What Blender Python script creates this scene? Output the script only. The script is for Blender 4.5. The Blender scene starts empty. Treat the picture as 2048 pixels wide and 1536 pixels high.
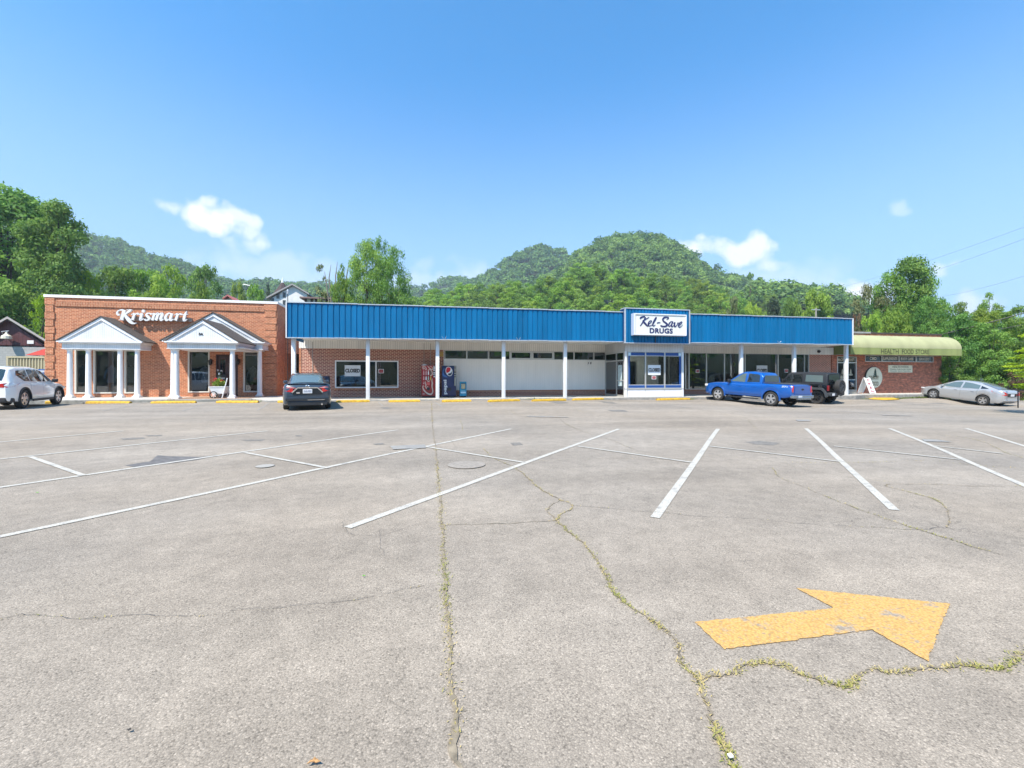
import bpy, bmesh, math, random
import numpy as np
from mathutils import Vector, Matrix

# ------------------------------------------------------------------ camera, sky, sun, exposure
SC = bpy.context.scene
F, HOR, CH = 880.0, 757.0, 1.40
YAW = math.radians(11.29)
CA, SA = math.cos(YAW), math.sin(YAW)
cam_d = bpy.data.cameras.new('camera')
cam = bpy.data.objects.new('camera', cam_d)
SC.collection.objects.link(cam)
cam.location = (0, 0, CH)
cam.rotation_euler = (math.pi / 2, 0, -YAW)
cam_d.sensor_width = 36.0
cam_d.lens = 36.0 * F / 2048.0
cam_d.shift_y = -(768.0 - HOR) / 2048.0
cam_d.clip_start = 0.05
cam_d.clip_end = 6000
SC.camera = cam
SC.render.resolution_x, SC.render.resolution_y = 1024, 768
SC.view_settings.view_transform = 'Standard'
SC.view_settings.look = 'None'
SC.view_settings.gamma = 1.0
SC.view_settings.exposure = 1.22
SC.cycles.max_bounces = 6
SC.cycles.transparent_max_bounces = 12

SUN_EL, SUN_AZ = math.radians(57), math.radians(-136)     # azimuth from +Y towards +X
sdir = Vector((math.cos(SUN_EL) * math.sin(SUN_AZ), math.cos(SUN_EL) * math.cos(SUN_AZ), math.sin(SUN_EL)))
sun_d = bpy.data.lights.new('sun', 'SUN')
sun_d.energy = 3.7
sun_d.angle = math.radians(0.6)
sun_d.color = (1.0, 0.91, 0.79)
sun = bpy.data.objects.new('sun', sun_d)
SC.collection.objects.link(sun)
sun.rotation_euler = (-sdir).to_track_quat('-Z', 'Y').to_euler()

def pixdir(px, py):
    u = (px - 1024) / F
    return Vector((CA * u + SA, -SA * u + CA, (HOR - py) / F)).normalized()

world = bpy.data.worlds.new('World')
SC.world = world
world.use_nodes = True
def make_world():
    nt = world.node_tree; N = nt.nodes; L = nt.links
    N.clear()
    out = N.new('ShaderNodeOutputWorld'); bg = N.new('ShaderNodeBackground')
    sky = N.new('ShaderNodeTexSky'); sky.sky_type = 'NISHITA'; sky.sun_disc = False
    sky.sun_elevation = SUN_EL; sky.sun_rotation = SUN_AZ
    sky.air_density = 1.0; sky.dust_density = 0.8; sky.ozone_density = 1.6; sky.altitude = 600
    tc = N.new('ShaderNodeTexCoord'); sep = N.new('ShaderNodeSeparateXYZ')
    L.new(tc.outputs['Generated'], sep.inputs[0])
    def M(op, a, b=None, clamp=False):
        n = N.new('ShaderNodeMath'); n.operation = op; n.use_clamp = clamp
        for i, v in enumerate((a, b)):
            if v is None: continue
            if isinstance(v, (int, float)): n.inputs[i].default_value = v
            else: L.new(v, n.inputs[i])
        return n.outputs[0]
    az0_ = M('ARCTAN2', sep.outputs[0], sep.outputs[1]); el = M('ARCSINE', sep.outputs[2])
    wn = N.new('ShaderNodeTexNoise'); wn.inputs['Scale'].default_value = 14.0; wn.inputs['Detail'].default_value = 5.0; L.new(tc.outputs['Generated'], wn.inputs['Vector'])
    ws = N.new('ShaderNodeSeparateColor'); L.new(wn.outputs['Color'], ws.inputs[0])
    az = M('ADD', az0_, M('MULTIPLY', M('SUBTRACT', ws.outputs[0], .5), .10)); elw = M('ADD', el, M('MULTIPLY', M('SUBTRACT', ws.outputs[1], .5), .07))
    # deepen the blue
    hs = N.new('ShaderNodeHueSaturation'); hs.inputs['Saturation'].default_value = SKY_SAT; hs.inputs['Value'].default_value = 1.0
    L.new(sky.outputs[0], hs.inputs['Color'])
    mul = N.new('ShaderNodeMix'); mul.data_type = 'RGBA'; mul.blend_type = 'MULTIPLY'; mul.inputs[0].default_value = 1.0
    tf = N.new('ShaderNodeMapRange'); tf.interpolation_type = 'SMOOTHSTEP'; tf.inputs[1].default_value = .28; tf.inputs[2].default_value = .72; L.new(M('ARCSINE', sep.outputs[2]), tf.inputs[0])
    tm = N.new('ShaderNodeMix'); tm.data_type = 'RGBA'; L.new(tf.outputs[0], tm.inputs[0]); tm.inputs[6].default_value = SKY_TINT; tm.inputs[7].default_value = SKY_TOP
    L.new(hs.outputs[0], mul.inputs[6]); L.new(tm.outputs[2], mul.inputs[7])
    nz = N.new('ShaderNodeTexNoise'); nz.inputs['Scale'].default_value = 22.0; nz.inputs['Detail'].default_value = 7.0; nz.inputs['Roughness'].default_value = 0.55
    L.new(tc.outputs['Generated'], nz.inputs['Vector'])
    nzv = M('SUBTRACT', nz.outputs['Fac'], 0.5)
    tot = None
    # px, py, half-width px, half-height px, strength
    for (px, py, rx, ry, st) in [(422, 432, 64, 30, 1.0), (350, 415, 30, 18, .5), (476, 436, 30, 22, .75), (500, 490, 40, 24, .6), (478, 464, 24, 24, .6),
                                 (1482, 499, 60, 25, .85), (1532, 522, 34, 18, .6), (1376, 497, 44, 22, .8), (1710, 604, 76, 34, 1.0), (1660, 615, 40, 22, .8),
                                 (1805, 416, 22, 12, .3), (1905, 535, 20, 12, .45), (1960, 612, 50, 26, .6), (560, 545, 150, 40, .3), (1560, 560, 130, 40, .3), (900, 560, 130, 36, .3)]:
        d = pixdir(px, py); a0 = math.atan2(d.x, d.y); e0 = math.asin(d.z)
        d1 = pixdir(px + rx, py); d2 = pixdir(px, py - ry)
        ra = abs(math.atan2(d1.x, d1.y) - a0); re = abs(math.asin(d2.z) - e0)
        ea = M('DIVIDE', M('SUBTRACT', az, a0), ra); ee = M('DIVIDE', M('SUBTRACT', elw, e0), re)
        q = M('SQRT', M('ADD', M('MULTIPLY', ea, ea), M('MULTIPLY', ee, ee)))
        m = M('ADD', M('SUBTRACT', 1.25, q), M('MULTIPLY', nzv, 2.6))
        m = M('MULTIPLY', M('MULTIPLY', m, 1.2, True), st)
        tot = m if tot is None else M('MAXIMUM', tot, m)
    # paler air towards the horizon
    pf = N.new('ShaderNodeMapRange'); pf.interpolation_type = 'SMOOTHSTEP'; pf.inputs[1].default_value = .62; pf.inputs[2].default_value = .02; pf.inputs[3].default_value = .0; pf.inputs[4].default_value = .80
    L.new(el, pf.inputs[0])
    pm = N.new('ShaderNodeMix'); pm.data_type = 'RGBA'; L.new(pf.outputs[0], pm.inputs[0]); L.new(mul.outputs[2], pm.inputs[6]); pm.inputs[7].default_value = PALE
    mx = N.new('ShaderNodeMix'); mx.data_type = 'RGBA'
    L.new(tot, mx.inputs[0]); L.new(pm.outputs[2], mx.inputs[6]); mx.inputs[7].default_value = CLOUD_COL
    L.new(mx.outputs[2], bg.inputs['Color']); bg.inputs['Strength'].default_value = 0.15
    L.new(bg.outputs[0], out.inputs[0])
SKY_SAT = 1.05
SKY_TINT = (0.44, 0.76, 0.92, 1)
SKY_TOP = (0.27, 0.74, 0.92, 1)
CLOUD_COL = (3.6, 3.7, 3.8, 1)
PALE = (1.55, 2.15, 2.75, 1)
make_world()

# ------------------------------------------------------------------ the lie of the land
LOT_PTS = [(-16.4, 21.9, .16), (-17.2, 25, .17), (-13, 26.2, .21), (-5, 19.8, .13), (-5, 23.7, .24), (4, 23.7, .24), (11, 23.5, .17),
           (17.6, 19.6, -.04), (16.6, 22.6, .13), (23, 22.2, -.12), (26, 23.7, .05), (34.7, 24.2, .03), (34.8, 21.6, -.34), (40, 25, -.15),
           (42, 20, -.5), (0, 3, 0), (-4, 4, 0), (6, 4, 0), (0, 10, .07), (10, 10, .05)]
def base_z(x, y):
    return 0.008 * min(max(y, -5), 24) - 0.010 * min(max(x - 6, 0), 40)
LOT_RES = [(a, b, c - base_z(a, b)) for a, b, c in LOT_PTS]
def lot_z(x, y):
    sw, s = 1 / 900.0, 0.0
    for a, b, r in LOT_RES:
        w = 1.0 / ((x - a) ** 2 + (y - b) ** 2 + 1.5) ** 2
        sw += w; s += w * r
    return base_z(x, y) + s / sw
def G(px, py, lift=0.0):
    """ground point of the lot seen at a photo position"""
    u = (px - 1024) / F; dx, dy = CA * u + SA, -SA * u + CA
    z = 0.0
    for _ in range(12):
        t = (CH - z) * F / max(py - HOR, 1e-3)
        z += .7 * (lot_z(t * dx, t * dy) - z)
    return Vector((t * dx, t * dy, lot_z(t * dx, t * dy) + lift))
def ray(px):
    u = (px - 1024) / F
    return CA * u + SA, -SA * u + CA
def X(px, Y):
    dx, dy = ray(px); return dx / dy * Y
def Z(px, py, Y):
    dx, dy = ray(px); return CH + (HOR - py) / F * (Y / dy)
def D(px, d):
    u = (px - 1024) / F
    return d * (CA * u + SA), d * (-SA * u + CA)
def DZ(py, d): return CH + (HOR - py) / F * d

# ------------------------------------------------------------------ materials
MATS = {}
def nodes_of(name):
    m = bpy.data.materials.new(name); m.use_nodes = True
    nt = m.node_tree; bsdf = nt.nodes['Principled BSDF']
    MATS[name] = m
    return m, nt, nt.nodes, nt.links, bsdf
def lin(c):
    return tuple(((v / 255) / 12.92 if v / 255 <= .04045 else ((v / 255 + .055) / 1.055) ** 2.4) for v in c) + (1,)
def mat(name, col, rough=.6, metal=0, spec=.5, coat=0, noise=0, nscale=6, bump=0, bscale=40, emit=None, streak=False):
    if name in MATS: return MATS[name]
    m, nt, N, L, b = nodes_of(name)
    c = tuple(col) + (1,) if len(col) == 3 else col
    b.inputs['Base Color'].default_value = c
    b.inputs['Roughness'].default_value = rough; b.inputs['Metallic'].default_value = metal
    b.inputs['Specular IOR Level'].default_value = spec; b.inputs['Coat Weight'].default_value = coat
    if coat: b.inputs['Coat Roughness'].default_value = .04
    geo = N.new('ShaderNodeNewGeometry')
    if noise:
        tx = N.new('ShaderNodeTexNoise'); tx.inputs['Scale'].default_value = nscale; tx.inputs['Detail'].default_value = 6
        if streak:
            mp = N.new('ShaderNodeMapping'); mp.inputs['Scale'].default_value = (1, 1, .12)
            L.new(geo.outputs['Position'], mp.inputs[0]); L.new(mp.outputs[0], tx.inputs['Vector'])
        else: L.new(geo.outputs['Position'], tx.inputs['Vector'])
        r = N.new('ShaderNodeValToRGB'); r.color_ramp.elements[0].position = .3; r.color_ramp.elements[1].position = .72
        r.color_ramp.elements[0].color = tuple(v * (1 - noise) for v in c[:3]) + (1,)
        r.color_ramp.elements[1].color = tuple(min(1, v * (1 + noise * .6)) for v in c[:3]) + (1,)
        L.new(tx.outputs['Fac'], r.inputs[0]); L.new(r.outputs[0], b.inputs['Base Color'])
    if bump:
        tb = N.new('ShaderNodeTexNoise'); tb.inputs['Scale'].default_value = bscale; tb.inputs['Detail'].default_value = 4
        L.new(geo.outputs['Position'], tb.inputs['Vector'])
        bp = N.new('ShaderNodeBump'); bp.inputs['Strength'].default_value = bump; bp.inputs['Distance'].default_value = .01
        L.new(tb.outputs['Fac'], bp.inputs['Height']); L.new(bp.outputs[0], b.inputs['Normal'])
    if emit:
        b.inputs['Emission Color'].default_value = tuple(emit[:3]) + (1,); b.inputs['Emission Strength'].default_value = emit[3]
    return m
def brick(name, c1, c2, mortar, bw=.24, bh=.08, ms=.012, vert=False, var=.5):
    m, nt, N, L, b = nodes_of(name)
    geo = N.new('ShaderNodeNewGeometry'); sp = N.new('ShaderNodeSeparateXYZ'); sn = N.new('ShaderNodeSeparateXYZ')
    L.new(geo.outputs['Position'], sp.inputs[0]); L.new(geo.outputs['True Normal'], sn.inputs[0])
    ab = N.new('ShaderNodeMath'); ab.operation = 'ABSOLUTE'; L.new(sn.outputs[0], ab.inputs[0])
    gt = N.new('ShaderNodeMath'); gt.operation = 'GREATER_THAN'; L.new(ab.outputs[0], gt.inputs[0]); gt.inputs[1].default_value = .7
    mx = N.new('ShaderNodeMix'); mx.data_type = 'FLOAT'; L.new(gt.outputs[0], mx.inputs[0]); L.new(sp.outputs[0], mx.inputs[2]); L.new(sp.outputs[1], mx.inputs[3])
    cb = N.new('ShaderNodeCombineXYZ')
    if vert: L.new(mx.outputs[0], cb.inputs[1]); L.new(sp.outputs[2], cb.inputs[0])
    else: L.new(mx.outputs[0], cb.inputs[0]); L.new(sp.outputs[2], cb.inputs[1])
    bt = N.new('ShaderNodeTexBrick'); bt.inputs['Scale'].default_value = 1.0
    bt.inputs['Brick Width'].default_value = bw; bt.inputs['Row Height'].default_value = bh; bt.inputs['Mortar Size'].default_value = ms
    bt.inputs['Color1'].default_value = c1; bt.inputs['Color2'].default_value = c2; bt.inputs['Mortar'].default_value = mortar
    bt.inputs['Mortar Smooth'].default_value = .2
    L.new(cb.outputs[0], bt.inputs['Vector'])
    nz = N.new('ShaderNodeTexNoise'); nz.inputs['Scale'].default_value = 5; nz.inputs['Detail'].default_value = 8; nz.inputs['Roughness'].default_value = .7
    L.new(geo.outputs['Position'], nz.inputs['Vector'])
    mr = N.new('ShaderNodeMapRange'); mr.inputs[1].default_value = .3; mr.inputs[2].default_value = .7; mr.inputs[3].default_value = 1 - var * .5; mr.inputs[4].default_value = 1 + var * .5
    L.new(nz.outputs['Fac'], mr.inputs[0])
    mm = N.new('ShaderNodeVectorMath'); mm.operation = 'SCALE'; L.new(bt.outputs['Color'], mm.inputs[0]); L.new(mr.outputs[0], mm.inputs['Scale'])
    L.new(mm.outputs[0], b.inputs['Base Color']); b.inputs['Roughness'].default_value = .85
    bp = N.new('ShaderNodeBump'); bp.inputs['Strength'].default_value = .5; bp.inputs['Distance'].default_value = .01; bp.invert = True
    L.new(bt.outputs['Fac'], bp.inputs['Height']); L.new(bp.outputs[0], b.inputs['Normal'])
    return m
def glass(name, tint=(.75, .8, .8), refl=.10, dirty=.0):
    m, nt, N, L, b = nodes_of(name)
    N.remove(b); out = N['Material Output']
    tr = N.new('ShaderNodeBsdfTransparent'); tr.inputs[0].default_value = tuple(tint) + (1,)
    gl = N.new('ShaderNodeBsdfGlossy'); gl.inputs['Roughness'].default_value = .015; gl.inputs['Color'].default_value = (.95, .97, 1, 1)
    fr = N.new('ShaderNodeFresnel'); fr.inputs[0].default_value = 1.5
    ad = N.new('ShaderNodeMath'); ad.operation = 'ADD'; ad.use_clamp = True; L.new(fr.outputs[0], ad.inputs[0]); ad.inputs[1].default_value = refl
    mx = N.new('ShaderNodeMixShader'); L.new(ad.outputs[0], mx.inputs[0]); L.new(tr.outputs[0], mx.inputs[1]); L.new(gl.outputs[0], mx.inputs[2])
    L.new(mx.outputs[0], out.inputs[0])
    return m
def siding(name, col, pitch=.2, dark=.55, axis=0, gw=.08, rough=.6, noise=.08):
    """panelling with grooves across the given axis (0: x, 1: y, 2: z)"""
    m, nt, N, L, b = nodes_of(name)
    geo = N.new('ShaderNodeNewGeometry'); sp = N.new('ShaderNodeSeparateXYZ'); L.new(geo.outputs['Position'], sp.inputs[0])
    dv = N.new('ShaderNodeMath'); dv.operation = 'DIVIDE'; L.new(sp.outputs[axis], dv.inputs[0]); dv.inputs[1].default_value = pitch
    fr = N.new('ShaderNodeMath'); fr.operation = 'FRACT'; L.new(dv.outputs[0], fr.inputs[0])
    ls = N.new('ShaderNodeMath'); ls.operation = 'LESS_THAN'; L.new(fr.outputs[0], ls.inputs[0]); ls.inputs[1].default_value = gw
    nz = N.new('ShaderNodeTexNoise'); nz.inputs['Scale'].default_value = 2.5; nz.inputs['Detail'].default_value = 6
    mp = N.new('ShaderNodeMapping'); mp.inputs['Scale'].default_value = (1, 1, .2); L.new(geo.outputs['Position'], mp.inputs[0]); L.new(mp.outputs[0], nz.inputs['Vector'])
    mr = N.new('ShaderNodeMapRange'); mr.inputs[1].default_value = .3; mr.inputs[2].default_value = .7; mr.inputs[3].default_value = 1 - noise; mr.inputs[4].default_value = 1 + noise
    L.new(nz.outputs['Fac'], mr.inputs[0])
    g = N.new('ShaderNodeMapRange'); g.inputs[3].default_value = 1; g.inputs[4].default_value = dark; L.new(ls.outputs[0], g.inputs[0])
    pm = N.new('ShaderNodeMath'); pm.operation = 'MULTIPLY'; L.new(mr.outputs[0], pm.inputs[0]); L.new(g.outputs[0], pm.inputs[1])
    mm = N.new('ShaderNodeVectorMath'); mm.operation = 'SCALE'; mm.inputs[0].default_value = col[:3]; L.new(pm.outputs[0], mm.inputs['Scale'])
    L.new(mm.outputs[0], b.inputs['Base Color']); b.inputs['Roughness'].default_value = rough
    bp = N.new('ShaderNodeBump'); bp.invert = True; bp.inputs['Strength'].default_value = .5; bp.inputs['Distance'].default_value = .012
    L.new(ls.outputs[0], bp.inputs['Height']); L.new(bp.outputs[0], b.inputs['Normal'])
    return m
def leafmat(name, a, b_, trans=.35, objvar=.25):
    m, nt, N, L, b = nodes_of(name)
    N.remove(b); out = N['Material Output']
    at = N.new('ShaderNodeAttribute'); at.attribute_name = 'tint'
    oi = N.new('ShaderNodeObjectInfo')
    mx = N.new('ShaderNodeMix'); mx.data_type = 'RGBA'; L.new(at.outputs['Fac'], mx.inputs[0]); mx.inputs[6].default_value = tuple(a) + (1,); mx.inputs[7].default_value = tuple(b_) + (1,)
    hs = N.new('ShaderNodeHueSaturation')
    mr = N.new('ShaderNodeMapRange'); mr.inputs[3].default_value = 1 - objvar; mr.inputs[4].default_value = 1 + objvar; L.new(oi.outputs['Random'], mr.inputs[0])
    L.new(mr.outputs[0], hs.inputs['Value'])
    m2 = N.new('ShaderNodeMath'); m2.operation = 'MULTIPLY'; m2.inputs[1].default_value = 7.31; L.new(oi.outputs['Random'], m2.inputs[0])
    f2 = N.new('ShaderNodeMath'); f2.operation = 'FRACT'; L.new(m2.outputs[0], f2.inputs[0])
    mh = N.new('ShaderNodeMapRange'); mh.inputs[3].default_value = .485; mh.inputs[4].default_value = .515; L.new(f2.outputs[0], mh.inputs[0]); L.new(mh.outputs[0], hs.inputs['Hue'])
    L.new(mx.outputs[2], hs.inputs['Color'])
    df = N.new('ShaderNodeBsdfDiffuse'); tl = N.new('ShaderNodeBsdfTranslucent'); gl = N.new('ShaderNodeBsdfGlossy'); gl.inputs['Roughness'].default_value = .65
    L.new(hs.outputs[0], df.inputs[0]); L.new(hs.outputs[0], tl.inputs[0])
    ms = N.new('ShaderNodeMixShader'); ms.inputs[0].default_value = trans; L.new(df.outputs[0], ms.inputs[1]); L.new(tl.outputs[0], ms.inputs[2])
    mg = N.new('ShaderNodeMixShader'); mg.inputs[0].default_value = .02; L.new(ms.outputs[0], mg.inputs[1]); L.new(gl.outputs[0], mg.inputs[2])
    L.new(mg.outputs[0], out.inputs[0])
    return m

# ------------------------------------------------------------------ mesh helpers
COL = SC.collection
class MB:
    def __init__(s): s.v = []; s.f = []
    def add(s, vs, fs):
        o = len(s.v); s.v += [tuple(v) for v in vs]; s.f += [tuple(i + o for i in f) for f in fs]; return s
    def box(s, x0, x1, y0, y1, z0, z1, ch=0):
        if x0 > x1: x0, x1 = x1, x0
        if y0 > y1: y0, y1 = y1, y0
        if z0 > z1: z0, z1 = z1, z0
        if ch <= 0:
            return s.add([(x0, y0, z0), (x1, y0, z0), (x1, y1, z0), (x0, y1, z0), (x0, y0, z1), (x1, y0, z1), (x1, y1, z1), (x0, y1, z1)],
                  [(0, 3, 2, 1), (4, 5, 6, 7), (0, 1, 5, 4), (1, 2, 6, 5), (2, 3, 7, 6), (3, 0, 4, 7)])
        bm = bmesh.new(); bmesh.ops.create_cube(bm, size=1)
        for v in bm.verts: v.co = Vector(((x0 + x1) / 2 + v.co.x * (x1 - x0), (y0 + y1) / 2 + v.co.y * (y1 - y0), (z0 + z1) / 2 + v.co.z * (z1 - z0)))
        bmesh.ops.bevel(bm, geom=bm.edges[:], offset=ch, segments=2, affect='EDGES', profile=.5)
        s.bm(bm); return s
    def bm(s, bm, mtx=None):
        bm.verts.index_update()
        s.add([(mtx @ v.co if mtx else v.co) for v in bm.verts], [[v.index for v in f.verts] for f in bm.faces]); bm.free()
    def prism(s, poly, fn, a, b):
        """poly of 2-d points, fn(u, v, w) -> point, from w=a to w=b"""
        n = len(poly)
        vs = [fn(p[0], p[1], a) for p in poly] + [fn(p[0], p[1], b) for p in poly]
        fs = [tuple(range(n))[::-1], tuple(range(n, 2 * n))] + [(i, (i + 1) % n, n + (i + 1) % n, n + i) for i in range(n)]
        return s.add(vs, fs)
    def tube(s, pts, rad, seg=8, cap=True):
        pts = [Vector(p) for p in pts]; n = len(pts)
        if not isinstance(rad, (list, tuple)): rad = [rad] * n
        vs, fs = [], []
        up = Vector((0, 0, 1)) if abs((pts[-1] - pts[0]).normalized().z) < .9 else Vector((1, 0, 0))
        for i, p in enumerate(pts):
            t = (pts[min(i + 1, n - 1)] - pts[max(i - 1, 0)]).normalized()
            a = t.cross(up).normalized(); b = a.cross(t)
            for k in range(seg):
                an = 2 * math.pi * k / seg
                vs.append(p + (a * math.cos(an) + b * math.sin(an)) * rad[i])
        for i in range(n - 1):
            for k in range(seg):
                fs.append((i * seg + k, i * seg + (k + 1) % seg, (i + 1) * seg + (k + 1) % seg, (i + 1) * seg + k))
        if cap: fs.append(tuple(range(seg))[::-1]); fs.append(tuple((n - 1) * seg + k for k in range(seg)))
        return s.add(vs, fs)
    def lathe(s, prof, c, axis='z', seg=24, closed=False):
        """prof: (r, h) pairs"""
        vs, fs = [], []; n = len(prof)
        for r, h in prof:
            for k in range(seg):
                an = 2 * math.pi * k / seg; a, b = r * math.cos(an), r * math.sin(an)
                vs.append((c[0] + a, c[1] + b, c[2] + h) if axis == 'z' else (c[0] + a, c[1] + h, c[2] + b) if axis == 'y' else (c[0] + h, c[1] + a, c[2] + b))
        for i in range(n - 1 + (1 if closed else 0)):
            j = (i + 1) % n
            for k in range(seg): fs.append((i * seg + k, i * seg + (k + 1) % seg, j * seg + (k + 1) % seg, j * seg + k))
        if not closed: fs.append(tuple(range(seg))[::-1]); fs.append(tuple((n - 1) * seg + k for k in range(seg)))
        return s.add(vs, fs)
    def build(s, name, m, parent=None, smooth=False, keep=False):
        me = bpy.data.meshes.new(name)
        off = Vector((0, 0, 0))
        if parent is not None and not keep:
            p = parent
            while p is not None: off += p.location; p = p.parent
        me.from_pydata([(v[0] - off.x, v[1] - off.y, v[2] - off.z) for v in s.v], [], s.f)
        me.validate(); 
        bm = bmesh.new(); bm.from_mesh(me); bmesh.ops.recalc_face_normals(bm, faces=bm.faces[:]); bm.to_mesh(me); bm.free()
        if smooth:
            me.shade_smooth(); me.set_sharp_from_angle(angle=math.radians(smooth if smooth is not True else 40))
        if m: me.materials.append(m)
        o = bpy.data.objects.new(name, me); COL.objects.link(o)
        if parent is not None: o.parent = parent
        return o
def tag(o, label=None, cat=None, group=None, kind=None):
    if label: o['label'] = label
    if cat: o['category'] = cat
    if group: o['group'] = group
    if kind: o['kind'] = kind
    return o
def thing(name, loc, label, cat, group=None, rz=0):
    o = bpy.data.objects.new(name, None); COL.objects.link(o); o.location = loc; o.rotation_euler = (0, 0, rz)
    o.empty_display_size = .3
    return tag(o, label, cat, group)
def copy_tree(o, parent=None):
    c = o.copy(); COL.objects.link(c)
    if parent is not None: c.parent = parent
    for ch in list(o.children): copy_tree(ch, c)
    return c
def wall(mb, x0, x1, z0, z1, y0, y1, ops=()):
    """wall in the x-z plane, thickness y0..y1, rectangular openings (x0,x1,z0,z1)"""
    xs = sorted({x0, x1, *[v for o in ops for v in o[:2] if x0 < v < x1]}); zs = sorted({z0, z1, *[v for o in ops for v in o[2:] if z0 < v < z1]})
    nx, nz = len(xs) - 1, len(zs) - 1
    def solid(i, j):
        if i < 0 or j < 0 or i >= nx or j >= nz: return False
        cx, cz = (xs[i] + xs[i + 1]) / 2, (zs[j] + zs[j + 1]) / 2
        return not any(o[0] < cx < o[1] and o[2] < cz < o[3] for o in ops)
    for i in range(nx):
        for j in range(nz):
            if not solid(i, j): continue
            a, b, c, d = xs[i], xs[i + 1], zs[j], zs[j + 1]
            mb.add([(a, y0, c), (b, y0, c), (b, y0, d), (a, y0, d)], [(0, 1, 2, 3)])
            mb.add([(a, y1, c), (b, y1, c), (b, y1, d), (a, y1, d)], [(3, 2, 1, 0)])
            if not solid(i - 1, j): mb.add([(a, y0, c), (a, y1, c), (a, y1, d), (a, y0, d)], [(3, 2, 1, 0)])
            if not solid(i + 1, j): mb.add([(b, y0, c), (b, y1, c), (b, y1, d), (b, y0, d)], [(0, 1, 2, 3)])
            if not solid(i, j - 1): mb.add([(a, y0, c), (b, y0, c), (b, y1, c), (a, y1, c)], [(3, 2, 1, 0)])
            if not solid(i, j + 1): mb.add([(a, y0, d), (b, y0, d), (b, y1, d), (a, y1, d)], [(0, 1, 2, 3)])
    return mb
def frame(mb, x0, x1, z0, z1, y0, y1, w):
    mb.box(x0, x0 + w, y0, y1, z0, z1); mb.box(x1 - w, x1, y0, y1, z0, z1)
    mb.box(x0 + w, x1 - w, y0, y1, z0, z0 + w); mb.box(x0 + w, x1 - w, y0, y1, z1 - w, z1); return mb
def text_geo(txt, extr=.01, bold=0.0, shear=0.0, spacing=1.0):
    cu = bpy.data.curves.new('t', 'FONT'); cu.body = txt; cu.extrude = extr; cu.offset = bold; cu.shear = shear; cu.space_character = spacing
    cu.resolution_u = 4; cu.size = 1.0
    o = bpy.data.objects.new('t', cu); COL.objects.link(o)
    dg = bpy.context.evaluated_depsgraph_get()
    me = bpy.data.meshes.new_from_object(o.evaluated_get(dg))
    vs = [tuple(v.co) for v in me.vertices]; fs = [tuple(p.vertices) for p in me.polygons]
    bpy.data.objects.remove(o); bpy.data.meshes.remove(me)
    return vs, fs
def text_wall(mb, txt, x0, x1, z0, z1, y, th=.01, bold=0.0, vertical=False, shear=0.0, spacing=1.0, fn=None):
    """text filling a rectangle on a wall that faces -Y"""
    vs, fs = text_geo(txt, .5, bold, shear, spacing)
    ax = [v[0] for v in vs]; az = [v[1] for v in vs]
    lx, hx, lz, hz = min(ax), max(ax), min(az), max(az)
    out = []
    for a, b, c in vs:
        u = (a - lx) / (hx - lx); v = (b - lz) / max(hz - lz, 1e-6); w = -c * th - th / 2
        if vertical: out.append((x0 + (1 - v) * (x1 - x0), y + w, z0 + u * (z1 - z0)))
        else: out.append((x0 + u * (x1 - x0), y + w, z0 + v * (z1 - z0)))
    if fn: out = [fn(*p) for p in out]
    mb.add(out, fs); return mb
def smooth_path(pts, n=6):
    P = [np.array(p, float) for p in pts]
    if len(P) < 3: return P
    out = []
    for i in range(len(P) - 1):
        p0, p1, p2, p3 = P[max(i - 1, 0)], P[i], P[i + 1], P[min(i + 2, len(P) - 1)]
        for k in range(n):
            t = k / n
            out.append(.5 * ((2 * p1) + (-p0 + p2) * t + (2 * p0 - 5 * p1 + 4 * p2 - p3) * t * t + (-p0 + 3 * p1 - 3 * p2 + p3) * t ** 3))
    out.append(P[-1]); return out
def strokes(mb, sts, fn, a, b, n=5):
    """brush strokes: lists of (u, v, width) as one prism per stroke; fn(u, v, w)"""
    for k, st in enumerate(sts):
        if len(st) == 1:
            u, v, r = st[0]
            mb.prism([(u + r / 2 * math.cos(t * math.pi / 8), v + r / 2 * math.sin(t * math.pi / 8)) for t in range(16)], fn, a, b); continue
        P = smooth_path(st, n); Lf, Rt = [], []
        for i, p in enumerate(P):
            q0, q1 = P[max(i - 1, 0)], P[min(i + 1, len(P) - 1)]
            d = (q1 - q0)[:2]; d = d / (np.linalg.norm(d) + 1e-9); nn = np.array((-d[1], d[0])) * max(p[2], 2) / 2
            Lf.append(p[:2] + nn); Rt.append(p[:2] - nn)
        e = (b - a) * .002 * k
        for i in range(len(P) - 1):
            q = [Lf[i], Lf[i + 1], Rt[i + 1], Rt[i]]
            vs = [fn(p[0], p[1], a) for p in q] + [fn(p[0], p[1], b + e) for p in q]
            fs = [(4, 5, 6, 7), (0, 1, 5, 4), (2, 3, 7, 6)]
            if i == 0: fs.append((3, 0, 4, 7))
            if i == len(P) - 2: fs.append((1, 2, 6, 5))
            mb.add(vs, fs)
    return mb

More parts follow.
